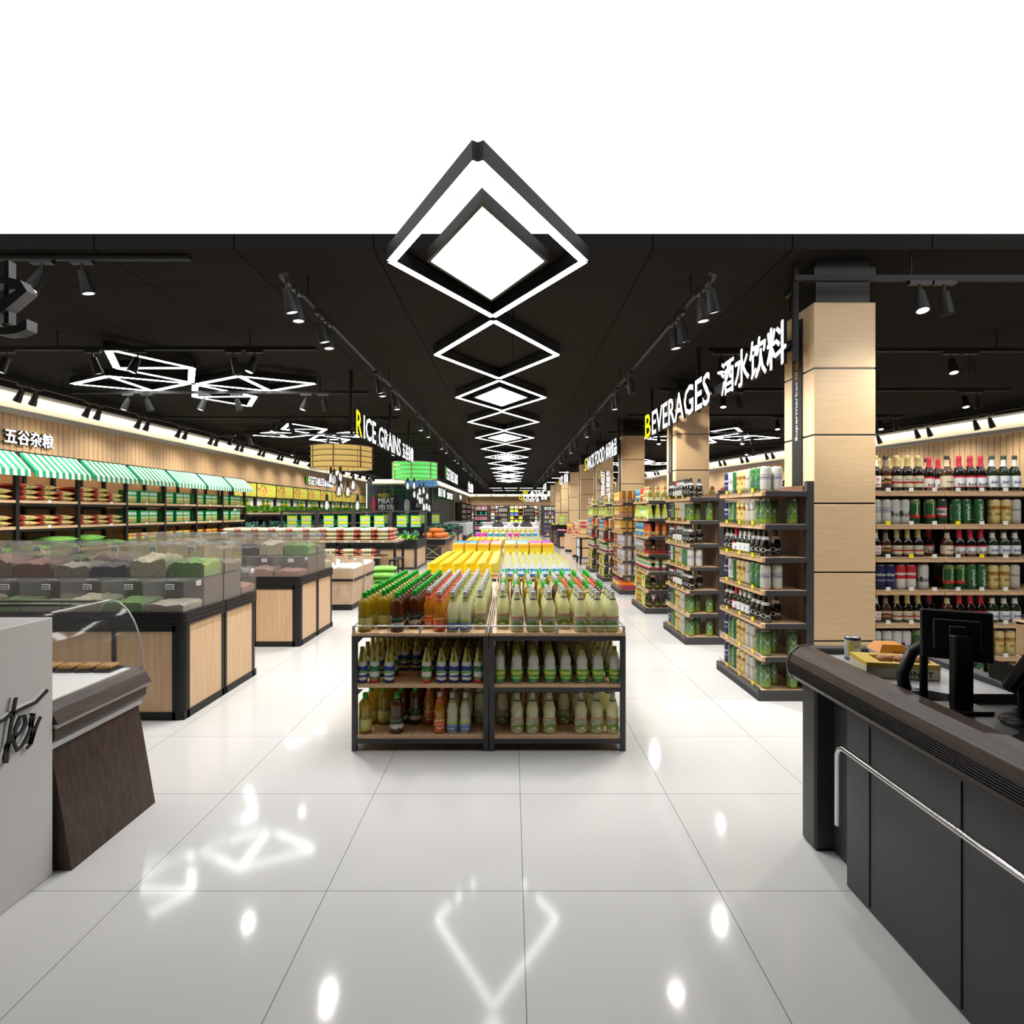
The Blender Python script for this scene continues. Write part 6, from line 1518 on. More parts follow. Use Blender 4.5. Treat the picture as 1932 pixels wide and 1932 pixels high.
MB().box(.05, .42, 0, .95, .22, .78, 0, .004).build('body', M['oakx'], r)
f = MB()
for x in (-.02, .39):
    for y in (0, .9): f.box(x, x + .05, y, y + .05, 0, .8)
f.box(-.02, .44, 0, .95, .48, .51); f.box(-.02, .44, 0, .95, .76, .80); f.box(-.02, .44, 0, .95, .2, .23); f.build('frame', M['black'], r)
for z0 in (.23, .51): MB().box(-.012, .0, .05, .9, z0, z0 + .25).build('white_panel', M['white'], r)
MB().box(-.06, .46, -.04, .98, .80, .87, 0, .004).build('top', M['oakx'], r)
pouches(1.98, 2.44, 16.66, 17.5, .87, 2, 4, 'on the oak nut counter', [1, 0, 3, 1, 2])
fl = []
for s in (20, 21):
    mb = leafcluster(20, .1, .1, .1, s); k = len(mb.f)
    rnd = random.Random(s)
    for i in range(30):
        a, e = rnd.uniform(0, 6.28), rnd.uniform(.3, 1.5); p = Vector((math.cos(a) * math.cos(e), math.sin(a) * math.cos(e), math.sin(e))) * .17
        mb.lathe([(.001, -.02), (.026, 0), (.02, .02), (.001, .028)], 2, 6, Matrix.Translation(p))
    fl.append(mb)
fpink = fl[0].mesh('flower_bunch', [LG1, LG2, P('pink_petal', 236, 130, 170)]); fyel = fl[1].mesh('flower_bunch', [LG1, LG2, P('yellow_petal', 226, 226, 90)])
def flowercrate(x, y, w, d, top, label, me, look, nx, ny):
    r = thing('flower_counter', label, 'counter', (x, y, 0), 0, 'flower counters')
    MB().box(.02, w - .02, .02, d - .02, .06, top - .25).build('body', M['oakv'], r)
    f = MB(); f.box(0, w, 0, d, 0, .06)
    for xx in (0, w - .05):
        for yy in (0, d - .05): f.box(xx, xx + .05, yy, yy + .05, .06, top - .2)
    for q in range(3): f.box(-.004, .0, d * (q + .3) / 3, d * (q + .7) / 3, .06, top - .25)
    f.build('frame', M['black'], r)
    t = MB(); t.box(-.02, w + .02, -.02, .02, top - .25, top); t.box(-.02, w + .02, d - .02, d + .02, top - .25, top); t.box(-.02, .02, .02, d - .02, top - .25, top); t.box(w - .02, w + .02, .02, d - .02, top - .25, top); t.box(.02, w - .02, .02, d - .02, top - .2, top - .16); t.build('tray', M['black'], r)
    for i in range(nx):
        for j in range(ny):
            tag(put('flower_bunch', me, None, (x + .16 + (w - .3) * i / max(1, nx - 1), y + .2 + (d - .4) * j / max(1, ny - 1), top - .155), i * 3 + j), f"{look} flower bunch in the {label.split(',')[0]}, {nth(i + 1)} from the aisle in the {nth(j + 1)} row", 'flowers', look + ' flowers')
flowercrate(2.0, 24.4, .44, 1.6, .74, 'pink flower counter, black tray on oak', fpink, 'pink', 2, 4)
flowercrate(1.9, 26.6, .7, 1.8, .95, 'yellow flower counter, black tray on slim legs', fyel, 'yellow', 2, 3)
for q, x in enumerate((2.3, 2.68)): board(x, 26.17, 1.2, f"green and yellow price board over the pink flowers, {'aisle side' if q == 0 else 'inner'} one")
pr = thing('board_frame', 'charcoal post frame over the pink flowers', 'frame stand', (1.98, 26.2, 0))
MB().box(0, 1.0, 0, .04, 1.5, 1.54).build('rail', M['char'], pr); MB().box(-.03, .01, 0, .04, 0, 1.54).build('post', M['char'], pr); MB().box(.97, 1.0, 0, .04, 0, 1.54).build('post', M['char'], pr)
# white service counter at the end of the tables
r = thing('service_counter', 'long white service counter at the far end of the display tables', 'counter', (-1.2, 21.6, 0))
MB().box(.1, 2.1, .1, 2.0, 0, .88).build('body', M['white'], r); MB().box(-.05, 2.22, 0, 2.1, .88, .97, 0, .02).build('worktop', M['white'], r)
def scale(x, y, label):
    r = thing('counter_scale', label, 'scale', (x, y, .97), 0, 'scales on the white counter')
    MB().box(-.22, .22, -.16, .16, 0, .12, 0, .02).build('base', M['char'], r); MB().box(-.16, .16, -.1, .1, .12, .2).build('pan', M['char'], r)
    MB().box(-.03, .03, .1, .16, .12, .4).build('pole', M['dark'], r); MB().box(-.13, .13, .06, .1, .26, .42, 0, .01).build('display', M['dark'], r)
scale(-.55, 22.3, 'dark weighing scale on the white counter, grain side'); scale(.55, 22.3, 'dark weighing scale on the white counter, drinks side')
for q, x in enumerate((-.1, .15, .85)): tag(MB().box(-.09, .09, -.09, .09, 0, .16, 0, .02).build('receipt_printer', M['white'] if q != 1 else M['char'], None, (x, 22.4, .971)), f"{'small white' if q != 1 else 'small dark'} printer on the white counter, {nth(q + 1)} from the grain side", 'printer')
r = thing('service_counter', 'second white counter behind the one with the scales', 'counter', (-1.3, 25.0, 0))
MB().box(0, 2.5, 0, .9, 0, 1.05, 0, .02).build('body', M['white'], r); MB().box(-.03, 2.53, -.03, .93, 1.05, 1.09).build('worktop', M['white'], r)
# far shelves filled with little packs
PC = {'pink': P('pink_pack', 226, 150, 190), 'teal': P('teal_pack', 40, 170, 160), 'lime': P('lime_pack', 190, 220, 60), 'blue': P('blue_pack', 70, 130, 220), 'rose': P('rose_pack', 220, 190, 180), 'maroon': P('maroon_pack', 110, 60, 60), 'grey': P('grey_pack', 120, 110, 110), 'cream': P('cream_pack', 200, 190, 180), 'red': P('red_pack', 200, 60, 50), 'white': P('white_pack', 225, 224, 222), 'mint': P('mint_pack', 150, 190, 180)}
packm = {}
def unit(x0, y0, w, d, h, rz, label, rows, short, per, wood_='brown', group=None):
    """free shelf whose front looks along local -y"""
    r = thing('goods_shelf', label, 'shelf', (x0, y0, 0), rz, 'far goods shelves')
    MB().box(0, w, d - .03, d, 0, h).build('back_panel', M[wood_], r)
    for x in (0, w - .04): MB().box(x, x + .04, 0, d, 0, h).build('side_panel', M['char'], r)
    MB().box(.04, w - .04, .02, d - .03, 0, .08).build('base', M['char'], r)
    n = len(rows); hh = (h - .1) / n
    Rm = Matrix.Rotation(rz, 4, 'Z')
    for k, kinds in enumerate(rows):
        z = .1 + hh * k
        MB().box(.04, w - .04, 0, d - .03, z - .03, z).build('shelf_board', M['oakx'], r)
        for q in range(per):
            kd = kinds[q % len(kinds)]
            if kd is None: continue
            pw, ph = (w - .12) / per * .8, hh * .66
            key = (kd, round(pw, 3), round(ph, 3))
            if key not in packm: packm[key] = MB().box(-pw / 2, pw / 2, -.08, .08, 0, ph, 0, min(.01, pw * .1)).mesh('goods_pack', [PC[kd]])
            p = Rm @ Vector((.06 + (w - .12) * (q + .5) / per, .12, z + .001))
            tag(put('goods_pack', packm[key], None, (x0 + p.x, y0 + p.y, p.z), rz), f"{kd} pack {short}, {nth(q + 1)} along, {nth(k + 1)} board up", 'pack', 'packs ' + short)
unit(-2.5, 37.0, .95, .5, 2.0, 0, 'far frontal shelf with pink packs and teal tubs', [['teal'], ['pink'], ['teal', None, 'teal'], ['pink'], ['teal', None], ['pink', 'white']], 'on the pink and teal shelf', 5)
unit(1.95, 35.3, .85, .5, 1.95, 0, 'far frontal shelf of washing goods beside the columns', [['grey', 'white'], ['blue', 'red', 'blue'], ['blue', 'maroon', 'rose'], ['mint', 'grey', 'white'], ['white', 'cream', 'grey'], ['blue', 'red', 'cream', 'blue'], ['white', 'mint']], 'on the washing goods shelf', 5)
unit(1.9, 41.0, 3.6, .5, 1.95, -PI / 2, 'long side shelf of washing goods facing the middle aisle', [['red', 'maroon'], ['mint', 'grey'], ['red', 'rose'], ['mint', 'white'], ['grey', 'white'], ['rose', 'cream'], ['mint', 'white']], 'on the long side shelf', 9)
unit(.95, 46.0, .9, .5, 1.9, 0, 'narrow pale shelf beyond the washing goods shelf', [['cream'], ['white'], ['cream', 'grey'], ['white'], ['cream'], ['white']], 'on the narrow pale shelf', 4)
unit(-1.1, 44.0, .8, .5, 1.95, 0, 'narrow shelf of pale packs beyond the pink shelf', [['cream'], ['rose'], ['cream'], ['rose', 'cream'], ['white']], 'on the narrow rose shelf', 4)
for q, (x0, kinds, nm) in enumerate(((-4.3, ['maroon', 'grey', 'cream', 'rose'], 'first'), (-2.3, ['maroon', 'grey', 'mint', 'cream'], 'second'), (-.3, ['lime', 'lime', None, 'lime', 'lime'], 'third, bright lime'), (1.7, ['maroon', 'grey', 'rose', 'mint'], 'fourth'), (3.7, ['grey', 'cream', 'maroon', 'rose'], 'fifth'))):
    rows = [[kinds[(i + k) % len(kinds)] for i in range(4)] for k in range(6)] if q != 2 else [['mint', 'mint'], ['lime'], ['lime', None, 'lime'], ['blue', 'blue', None, 'rose'], ['lime', 'lime', None], ['cream']]
    unit(x0, YB - .62, 1.95, .5, 2.3, 0, f"brown shelf bay on the back wall, {nm} from the grain side", rows, f"on the {nm} back wall bay", 4)
for q, y in enumerate((53.0, 56.5)):
    unit(-4.55, y, 3.2, .5, 2.3, PI / 2, f"brown shelf bay on the far side wall, {'nearer' if q == 0 else 'farther'} one", [['cream', 'grey', 'white']] * 5, f"on the {'nearer' if q == 0 else 'farther'} side wall bay", 6) if False else None
def sideunit(y0, y1, label, short):
    # faces +x
    w = y1 - y0
    unit(-4.05, y0, w, .5, 2.35, PI / 2, label, [['cream', 'white', 'grey'], ['white', 'cream'], ['grey', 'white'], ['cream', 'white', 'rose'], ['white', 'cream']], short, 5)
sideunit(46.2, 51.0, 'brown shelf bay on the inner side wall, nearer one', 'on the nearer side wall bay'); sideunit(51.4, 56.4, 'brown shelf bay on the inner side wall, farther one', 'on the farther side wall bay')
# dark recess: trellis, posters, signs
GT = P('green_trellis_paint', 46, 140, 62)
def trellis(pts, label, r_=.03):
    mb = MB()
    for a, b in pts: mb.tube([a, b], r_, 0, 5)
    tag(mb.build('trellis_frame', GT), label, 'trellis')
zt0, zt1 = 2.45, 3.02
seg = []
X0 = -8.0
for k, (xa, xb, za, zb_) in enumerate(((-8.0, -6.6, 2.45, 3.05), (-6.75, -5.6, 2.75, 3.05), (-5.9, -4.7, 2.45, 3.05), (-7.2, -5.7, 2.6, 2.85))):
    y = 31.6 + .15 * k
    seg += [((xa, y, za), (xb, y, za)), ((xa, y, zb_), (xb, y, zb_)), ((xa, y, za), (xa, y, zb_)), ((xb, y, za), (xb, y, zb_))]
trellis(seg, 'open green rod trellis hanging before the dark tiled recess')
seg = []
for k in range(12):
    y = 33.5 + .9 * k
    seg += [((-4.5, y, 2.3), (-4.5, y, 3.05))]
for z in (2.3, 2.55, 2.8, 3.05): seg += [((-4.5, 33.5, z), (-4.5, 43.4, z))]
trellis(seg, 'dense green rod trellis along the dark inner wall')
wallsign('white lettering with a red mark on the green trellis, nearer one', '+x', -4.4, 34.0, 2.5, [('M', 0, .5, .5, 'sign', .04), ('EAT', .6, 2.0, .5, 'sign', .014), ('肉类', 2.3, 3.6, .5, 'sign', .03)])
wallsign('white lettering on the green trellis, farther one', '+x', -4.4, 38.6, 2.45, [('SEAFOOD', 0, 3.6, .45, 'sign', .03)])
wallsign('tiny white sign on the wood beyond the green trellis', '+x', -4.53, 49.2, 2.65, [('熟食', 0, 1.8, .4, 'sign', .03)])
def poster(x, z, w, h, y, mat, texts, label):
    o = tag(MB().box(-w / 2, w / 2, -.01, .01, -h / 2, h / 2).build('wall_poster', mat, None, (x, y, z)), label, 'poster')
    for t, px, pz, tw, th, mk in texts:
        mb = MB(); write(mb, t, tw, th, facing('-y', px, -.012, pz), 0, 0, 0, .03); mb.build('lettering', [mk], o)
YP = P('yellow_poster_print', 246, 216, 30); WP = P('white_poster_print', 232, 232, 232); slt = P('black_poster', 40, 40, 44); tealp = P('dark_teal_poster', 22, 66, 84)
poster(-7.2, 1.95, 1.1, 1.5, 32.55, slt, [('FRESH', -.45, .45, .6, .2, YP), ('MEAT', -.45, .1, .9, .3, WP), ('市场', -.45, -.3, .9, .35, WP)], 'black poster with yellow and white lettering on the dark tiled wall')
poster(-6.05, 1.95, .75, 1.4, 32.56, tealp, [], 'dark teal poster with a pale figure on the tiled wall')
tag(MB().lathe([(.001, -.45), (.12, -.4), (.17, 0), (.14, .3), (.001, .4)], 0, 12, Matrix.Diagonal((1, .12, 1, 1))).build('poster_figure', WP, None, (-6.0, 32.53, 1.9)), 'pale rounded shape on the dark teal poster', 'wall decoration')
poster(-5.1, 2.0, .8, 1.3, 32.55, slt, [('上品', -.35, .25, .6, .35, YP), ('BUTCHER', -.38, -.2, .75, .25, WP), ('肉', -.2, -.6, .4, .3, WP)], 'black poster with yellow Chinese characters on the dark tiled wall')
tag(MB().prism([(-.1, -.5), (.1, -.35), (.12, .2), (0, .55), (-.12, .1)], 1, -.02, .02).build('knife_sign', P('red_sign', 190, 30, 50), None, (-7.9, 32.5, 2.0)), 'red blade shaped sign on the dark tiled wall', 'wall sign')
# arrow and upright lettering on the column face down the snack aisle
wallsign2 = thing('wall_sign', 'upright white lettering and yellow arrow on a wooden column above the snack shelves', 'sign')
mb = MB(); write(mb, 'SUPERMARKET', .95, .11, facing('-y', 2.72, 16.70, 1.8) @ U, .02, 0, 1, .03); mb.build('lettering', [M['sign'], M['dark']], wallsign2)
mb = MB(); write(mb, '精品生鲜超市', .95, .12, facing('-y', 2.88, 16.70, 1.8) @ U, .02, 0, 1, .02); mb.build('lettering', [M['sign'], M['dark']], wallsign2)
ar = MB(); ar.prism([(2.50, 2.55), (2.62, 2.68), (2.62, 2.60), (2.55, 2.53)], 1, 16.69, 16.74); ar.build('arrow_tip', P('yellow_arrow_paint', 244, 226, 40), wallsign2)
ar = MB(); ar.prism([(2.50, 2.53), (2.54, 2.50), (2.64, 2.38), (2.64, 2.34), (2.60, 2.36)], 1, 16.69, 16.74); ar.build('arrow_tail', P('brown_arrow_paint', 120, 90, 50), wallsign2)
# ---------------------------------------------------------------- deli counter at the front
FX = -1.965
r = thing('deli_counter', 'dark walnut deli counter with a curved glass hood beside the white sign block', 'counter', (FX, 2.44, 0))
D = .63
body = MB(); body.prism([(-.9, 0), (.012 + .05, 0), (-.03, .53), (-.9, .53)], 1, .02, D - .035, 0); body.build('body', M['walnut'], r)
MB().box(-.9, -.01, 0, D - .03, .53, .555).build('lower_trim', M['alu'], r)
b2 = MB(); b2.prism([(-.9, .555), (-.012, .555), (.004, .575), (.004, .62), (-.9, .62)], 1, 0, D - .02, 0); b2.build('rim', M['walnutx'], r)
MB().box(-.9, .012, 0, D, .62, .637).build('upper_trim', M['alu'], r)
b3 = MB(); b3.prism([(-.9, .637), (.02, .637), (-.01, .69), (-.03, .715), (-.9, .715)], 1, 0, D, 0); b3.build('top_rim', M['walnutx'], r)
MB().box(-.88, -.06, .01, D - .05, .715, .722).build('white_deck', M['white'], r)
arc = [(-.025 - .18 * (1 - math.cos(t)) , .715 + .36 * math.sin(t)) for t in [PI / 2 * k / 10 for k in range(11)]]
g = MB()
for i in range(10):
    (x0, z0), (x1, z1) = arc[i], arc[i + 1]
    g.add([(x0, .0, z0), (x1, .0, z1), (x1, D, z1), (x0, D, z0)], [(0, 1, 2, 3)], 0, True)
g.add([(-.205, 0, 1.075), (-.86, 0, 1.05), (-.86, D, 1.05), (-.205, D, 1.075)], [(0, 1, 2, 3)], 0)
hood = g.build('glass_hood', M['glass'], r)
e = MB()
e.add([(-.86, D - .006, .72)] + [(p[0], D - .006, p[1]) for p in arc] + [(-.86, D - .006, 1.05)], [tuple(range(13))], 0); e.build('glass_end', M['glass'], r)
MB().tube([(p[0], D, p[1]) for p in arc], .004, 0, 6).build('glass_edge', M['alu'], hood)
MB().tube([(-.205, .24, 1.075), (-.205, D, 1.075)], .004, 0, 6).build('glass_edge', M['alu'], hood)
ch = MB(); ch.box(-.9, -.205, D - .03, D, 1.066, 1.078); ch.box(-.9, -.26, D - .12, D - .09, 1.06, 1.072); ch.box(-.9, -.3, .0, .03, 1.05, 1.065); ch.build('chrome_rail', M['chrome'], r)
for k in range(7):
    t = thing('food_tray', f"small dark tray of golden food in the deli counter, {nth(k + 1)} from the aisle", 'tray', (FX - .15 - .1 * k, 2.98, .723), 0, 'golden food trays')
    MB().box(-.045, .045, -.05, .05, 0, .012).build('dish', M['dark'], t); MB().box(-.038, .038, -.043, .043, .012, .032, 0, .006).build('food', plain('golden_food', c(170, 120, 50), .5, vary=.4, scale=50) if k == 0 else bpy.data.materials['golden_food'], t)
r = thing('sign_block', 'white sign block with black script lettering at the near end of the deli counter', 'counter block', (FX, 1.55, 0))
MB().box(-.7, 0, 0, .885, 0, 1.1, 0, .003).build('block', plain('pale_grey_laminate', c(206, 203, 200), .4), r)
ink = M['ink']
def stroke(mb, pts, w, m, dz=0.0):
    """brush stroke as a raised ribbon on the block's aisle face; points are (y, z)"""
    n = len(pts)
    P3 = [Vector((0, p[0], p[1])) for p in pts]
    L, R_ = [], []
    for i in range(n):
        d = (P3[min(n - 1, i + 1)] - P3[max(0, i - 1)]).normalized(); nn = Vector((0, -d.z, d.y)) * w / 2
        L.append(P3[i] + nn); R_.append(P3[i] - nn)
    poly = [(v.y, v.z) for v in L] + [(v.y, v.z) for v in reversed(R_)]
    for i in range(n - 1):
        q = [(L[i].y, L[i].z), (L[i + 1].y, L[i + 1].z), (R_[i + 1].y, R_[i + 1].z), (R_[i].y, R_[i].z)]
        mb.prism(q, 0, .001, .016 + dz, m)
def sp(px, py):                      # point of the photograph on the block's aisle face
    Y = FX * F / (px - 966.0)
    return (Y - 1.55, H - (py - 966.0) * Y / F)
st = [[(-8, 1362), (2, 1358), (12, 1349), (40, 1335), (62, 1325), (84, 1302)], [(24, 1316), (18, 1348), (12, 1385), (8, 1415), (6, 1440), (2, 1438), (2, 1425), (10, 1405), (20, 1388)],
      [(19, 1394), (34, 1380), (42, 1364), (40, 1350), (31, 1352), (23, 1374), (20, 1402), (26, 1416), (36, 1406), (46, 1388)], [(46, 1388), (53, 1370), (58, 1347), (53, 1352), (54, 1366), (57, 1384), (52, 1404), (44, 1412)], [(52, 1404), (60, 1378), (66, 1362), (71, 1352)]]
w_, k_ = MB(), MB()
for s in st:
    stroke(k_, [sp(*p) for p in s], .0125, 0, .0)
    stroke(w_, [(sp(*p)[0] - .007, sp(*p)[1] + .003) for p in s], .015, 0, -.006)
k_.build('script_lettering', ink, r); w_.build('lettering_edge', M['white'], r)
# big grey letter hanging from the sign above the entrance
r = thing('hanging_letter', 'large dark grey letter S seen from behind, hanging above the sign block', 'sign letter', (0, 0, 0))
mb = MB(); write(mb, 'S', .225, .27, facing('-y', xs(-42, 2.6), 2.6, 2.36), .06, 0, 0, .0, True); mb.build('letter', plain('dark_grey_letter', c(74, 74, 76), .35, .2), r)
MB().box(xs(0, 2.6), xs(9, 2.6), 2.62, 2.66, 2.42, 2.71).build('hanger_post', M['char'], r)

# ---------------------------------------------------------------- checkout counter
CX0, CX1, CY0, CY1 = 1.345, 1.93, .75, 2.76
r = thing('checkout_counter', 'dark checkout counter with a ribbed wooden bumper, beside the front column', 'checkout counter', (0, 0, 0))
b = MB(); b.box(1.385, CX1 - .05, 2.60, 2.72, 0, .74, 0, .01); b.box(1.47, CX1 - .06, 2.30, 2.60, 0, .74); b.build('pedestal', M['char'], r)
MB().box(1.385, CX1 - .05, CY0 + .05, 2.36, 0, .74, 0, .008).build('body', M['char'], r)
for k, y in enumerate((1.2, 1.75, 2.2)): MB().box(1.381, 1.386, y, y + .004, .02, .72).build('panel_joint', M['dark'], r)
prof = [(CX0 + .045, .735), (CX0 + .02, .745), (CX0, .775), (CX0 - .005, .82), (CX0 + .01, .865), (CX0 + .05, .897), (CX0 + .1, .90), (CX0 + .105, .85), (CX0 + .105, .735)]
bm2 = MB(); bm2.prism(prof, 1, CY0, CY1, 0)
for k in range(7): z = .775 + .009 * k; bm2.box(CX0 - .009, CX0 + .004, CY0, CY1 - .01, z, z + .0045, 1)
bm2.build('bumper', [M['walnutx'], M['dark']], r)
cp = MB(); cp.prism([(p[0] - .004 if p[0] < CX0 + .06 else p[0], p[1] + (.003 if p[1] > .88 else 0)) for p in prof], 1, CY1, CY1 + .02, 0); cp.build('bumper_cap', M['char'], r)
rim = MB(); rim.box(CX0 + .105, CX1, CY1 - .05, CY1 + .02, .78, .90, 0, .006); rim.box(CX1 - .05, CX1, CY0, CY1 - .05, .78, .90, 0, .006); rim.build('rim', M['char'], r)
MB().box(CX0 + .1, CX1 - .05, CY0, CY1 - .05, .80, .84).build('bed', M['dark'], r)
dk = MB(); dk.prism([(CX0 + .106, 2.30), (CX0 + .28, 2.12), (CX1 - .052, 2.12), (CX1 - .052, CY1 - .051), (CX0 + .106, CY1 - .051)], 2, .84, .872, 0); dk.build('packing_deck', plain('pale_grey_deck', c(186, 186, 188), .3), r)
MB().tube([(1.30, 2.27, .3), (1.30, 2.27, .585), (1.30, 2.255, .61), (1.30, 2.23, .62), (1.30, .8, .62)], .011, 0, 10).build('guard_rail', M['chrome'], r)
DZ_ = .873
cn = thing('food_can', 'small food can with a yellow and white label on the checkout deck', 'can', (xs(1608.5, 2.62), 2.62, DZ_))
MB().lathe([(.001, 0), (.033, 0), (.033, .102), (.031, .105), (.001, .104)], 0, 20, ms=[1, 0, 1, 1]).build('tin', [bands('tin_label', [(0, c(120, 116, 130)), (.012, c(206, 204, 196)), (.09, c(70, 60, 90))], .105, 'Z', .35), M['steel']], cn)
lb = MB()
for a0, w in ((-2.5, .5), (-1.0, .45)): lb.add([(.0335 * math.cos(a0 + w * t), .0335 * math.sin(a0 + w * t), z) for z in (.025, .085) for t in (0, .33, .66, 1)], [(0, 1, 5, 4), (1, 2, 6, 5), (2, 3, 7, 6)], 0)
wrap(lb, 'SOUP', .0336, .062, .012, -1.55, .6, 1); lb.build('label', [P('yellow_can_label', 206, 200, 40), M['ink']], cn)
bg = thing('burger_box', 'orange and white burger box behind the pastry box', 'food box', (xs(1670, 2.66), 2.64, DZ_), -.12)
q = lambda w, d, z: [(-w, -d, z), (w, -d, z), (w, d, z), (-w, d, z)]
sid = [(0, 1, 5, 4), (1, 2, 6, 5), (2, 3, 7, 6), (3, 0, 4, 7)]
MB().add(q(.05, .045, 0) + q(.066, .06, .035), sid + [(3, 2, 1, 0)], 0).build('tray', P('grey_white_card', 200, 202, 206), bg)
MB().add(q(.066, .06, .035) + q(.045, .04, .07), sid + [(4, 5, 6, 7)], 0).build('lid', P('orange_card', 236, 150, 40), bg)
MB().box(-.01, .06, -.062, -.058, .028, .042, 0).build('tab', P('brown_card', 150, 80, 30), bg)
dn = thing('pastry_box', 'yellow and white pastry box with a window showing round buns', 'food box', (xs(1676, 2.42), 2.39, DZ_), -.2)
MB().box(-.135, .135, -.09, .09, 0, .045, 0, .002).build('box', P('cream_card', 214, 208, 180), dn)
ld = MB()
for x0, x1, y0, y1 in ((-.135, .135, -.09, -.062), (-.135, .135, .055, .09), (-.135, -.075, -.062, .055), (.12, .135, -.062, .055)): ld.box(x0, x1, y0, y1, .045, .062)
ld.build('lid', P('mustard_card', 222, 186, 70), dn)
wt = MB(); write(wt, 'DONUT', .13, .022, facing('-y', -.02, -.0915, .012), 0, 0, 0, .02); wt.build('lettering', M['ink'], dn)
for k in range(3):
    tag(MB().lathe([(.001, .002), (.026, .0), (.034, .014), (.026, .028), (.012, .031), (.001, .028)], 0, 16).build('round_bun', plain('bun_crust', c(176, 120, 76), .5, vary=.3, scale=60) if k == 0 else bpy.data.materials['bun_crust'], None, (xs(1676, 2.42) - .035 + .066 * k, 2.39 - .012 * k, DZ_ + .046)), f"round brown bun in the pastry box window, {nth(k + 1)} from the food can side", 'bun', 'buns in the pastry box')
# monitor seen from behind
BZ = .841
mo = thing('checkout_monitor', 'black monitor on a pole stand, its back to the aisle, on the checkout counter', 'monitor', (1.60, 2.03, BZ), 0)
MB().box(-.075, .085, -.05, .07, 0, .012, 0, .004).build('stand_base', M['dark'], mo)
MB().box(-.034, .034, -.02, .012, .012, .27, 0, .004).build('pole', M['dark'], mo)
RM = Matrix.Translation((.012, .035, .262)) @ Matrix.Rotation(-.5, 4, 'Z') @ Matrix.Rotation(-.1, 4, 'X') @ Matrix.Diagonal((.85, .8, .68, 1))
pn = MB(); pn.box(-.125, .125, -.012, .012, -.13, .13, 0, .006, RM); pn.box(-.09, .09, -.03, -.012, -.09, .09, 0, .012, RM); pn.build('screen_housing', M['dark'], mo)
MB().box(-.115, .115, .0121, .0125, -.12, .12, 0, 0, RM).build('screen', plain('screen_glass', c(16, 16, 18), .1), mo)
MB().box(-.03, .03, -.045, -.03, -.05, .05, 0, .004, RM).build('mount_plate', M['dark'], mo)
kb = thing('scanner_arm', 'black angled scanner arm and keyboard beside the monitor', 'scanner', (1.66, 2.02, BZ))
k1 = MB(); k1.prism([(.1, .10), (.10, .17), (.205, .06), (.205, .03)], 1, -.12, .08, 0); k1.build('keyboard', M['dark'], kb)
MB().box(.16, .2, -.04, .0, 0, .08).build('support', M['dark'], kb)
MB().box(.105, .2, -.11, -.105, .09, .16).build('white_edge', M['alu'], kb)
hs = thing('hand_scanner', 'black hand scanner leaning in its cradle beside the pastry box', 'scanner', (1.52, 2.17, BZ))
MB().tube([(-.02, 0, .03), (-.03, .0, .09), (.01, .01, .17), (.07, .02, .2), (.13, .02, .2)], .022, 0, 10).build('handle', M['dark'], hs)
MB().box(.10, .17, -.01, .05, .18, .235, 0, .012).build('head', M['dark'], hs)
MB().box(-.06, .03, -.04, .05, 0, .035, 0, .01).build('cradle', M['dark'], hs); MB().box(.0, .025, -.06, -.045, 0, .24, 0, .003).build('cradle_post', M['dark'], hs)
ct = thing('card_terminal', 'black card payment terminal on a round stand at the near end of the checkout', 'card terminal', (1.725, 1.92, BZ))
MB().lathe([(.001, .012), (.06, .012), (.065, .0)], 0, 20).build('stand_base', M['dark'], ct); MB().cyl((0, 0, .01), (0, 0, .13), .016, n=10).build('stand_pole', M['dark'], ct)
TM = Matrix.Translation((.0, -.01, .18)) @ Matrix.Rotation(.45, 4, 'Z') @ Matrix.Rotation(.5, 4, 'X')
MB().box(-.045, .045, -.02, .02, -.085, .085, 0, .01, TM).build('terminal_body', M['dark'], ct)
kp = MB()
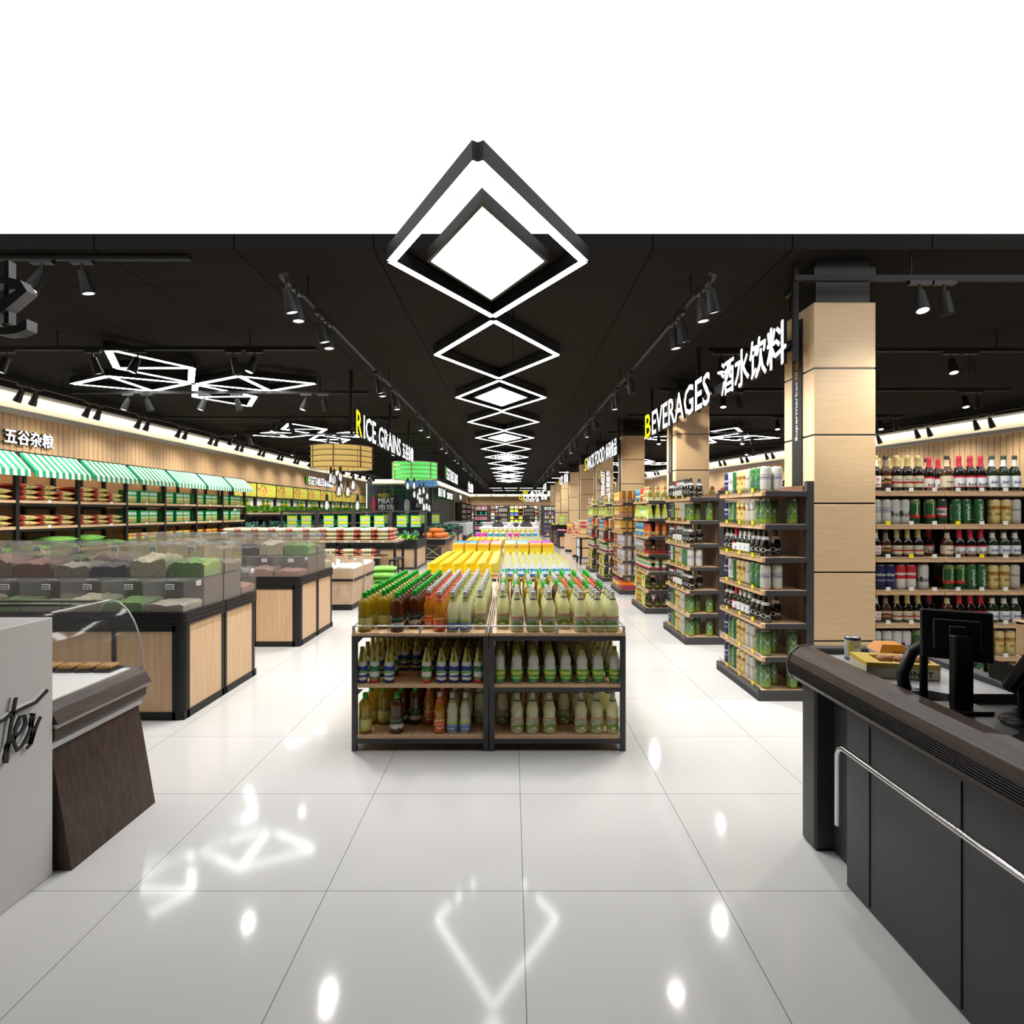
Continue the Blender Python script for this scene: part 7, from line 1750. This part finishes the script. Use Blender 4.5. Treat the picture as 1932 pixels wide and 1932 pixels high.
for i in range(3):
    for j in range(4): kp.box(-.032 + .023 * i, -.014 + .023 * i, -.024, -.02, -.065 + .02 * j, -.052 + .02 * j, 0, 0, TM)
kp.build('keypad', P('grey_keys', 90, 90, 94), ct); MB().box(-.034, .034, -.0215, -.02, .03, .075, 0, 0, TM).build('display', P('pale_display', 150, 160, 170), ct)
# pale wooden drawer rack on the cashier's side
cr = thing('drawer_rack', "pale wooden rack of shallow drawers standing behind the checkout on the cashier's side", 'drawer rack', (2.0, 1.2, 0))
MB().box(.012, .5, 0, 1.07, 0, 1.105, 0, .003).build('carcass', M['oaky'], cr)
MB().box(.0, .51, -.005, 1.078, 1.105, 1.12, 0, .003).build('top', M['oaky'], cr)
for k in range(8):
    z0 = 1.095 - .135 * (k + 1) + .03
    dw = MB(); dw.box(0, .012, .012, 1.06, z0, z0 + .128, 0, .002); d = dw.build('drawer_front', M['oaky'], cr)
    MB().box(-.006, 0, .04, 1.03, z0 + .038, z0 + .12, 0, .003).build('drawer_panel', M['oaky'], d)
# ---------------------------------------------------------------- camera, plain white sky above the ceiling gap, colour management
cam = bpy.data.cameras.new('camera'); cam.sensor_width = 36; cam.lens = 36 * F / 1932; cam.clip_end = 200; cam.clip_start = .05
co = bpy.data.objects.new('camera', cam); COL.objects.link(co); co.location = (0, 0, H); co.rotation_euler = (PI / 2, 0, 0)
SC.camera = co
w = bpy.data.worlds.new('daylight'); SC.world = w; w.use_nodes = True
bg = w.node_tree.nodes['Background']; bg.inputs[0].default_value = (1, 1, 1, 1); bg.inputs[1].default_value = 1.0
SC.view_settings.view_transform = 'Standard'; SC.view_settings.look = 'None'; SC.view_settings.exposure = 0.22; SC.view_settings.gamma = 1.0; SC.view_settings.use_curve_mapping = False
cy = SC.cycles
cy.max_bounces = 5; cy.diffuse_bounces = 3; cy.glossy_bounces = 3; cy.transmission_bounces = 3; cy.transparent_max_bounces = 28
cy.sample_clamp_indirect = 3.0; cy.caustics_reflective = False; cy.caustics_refractive = False
cy.use_adaptive_sampling = True; cy.adaptive_threshold = .045; cy.use_denoising = True
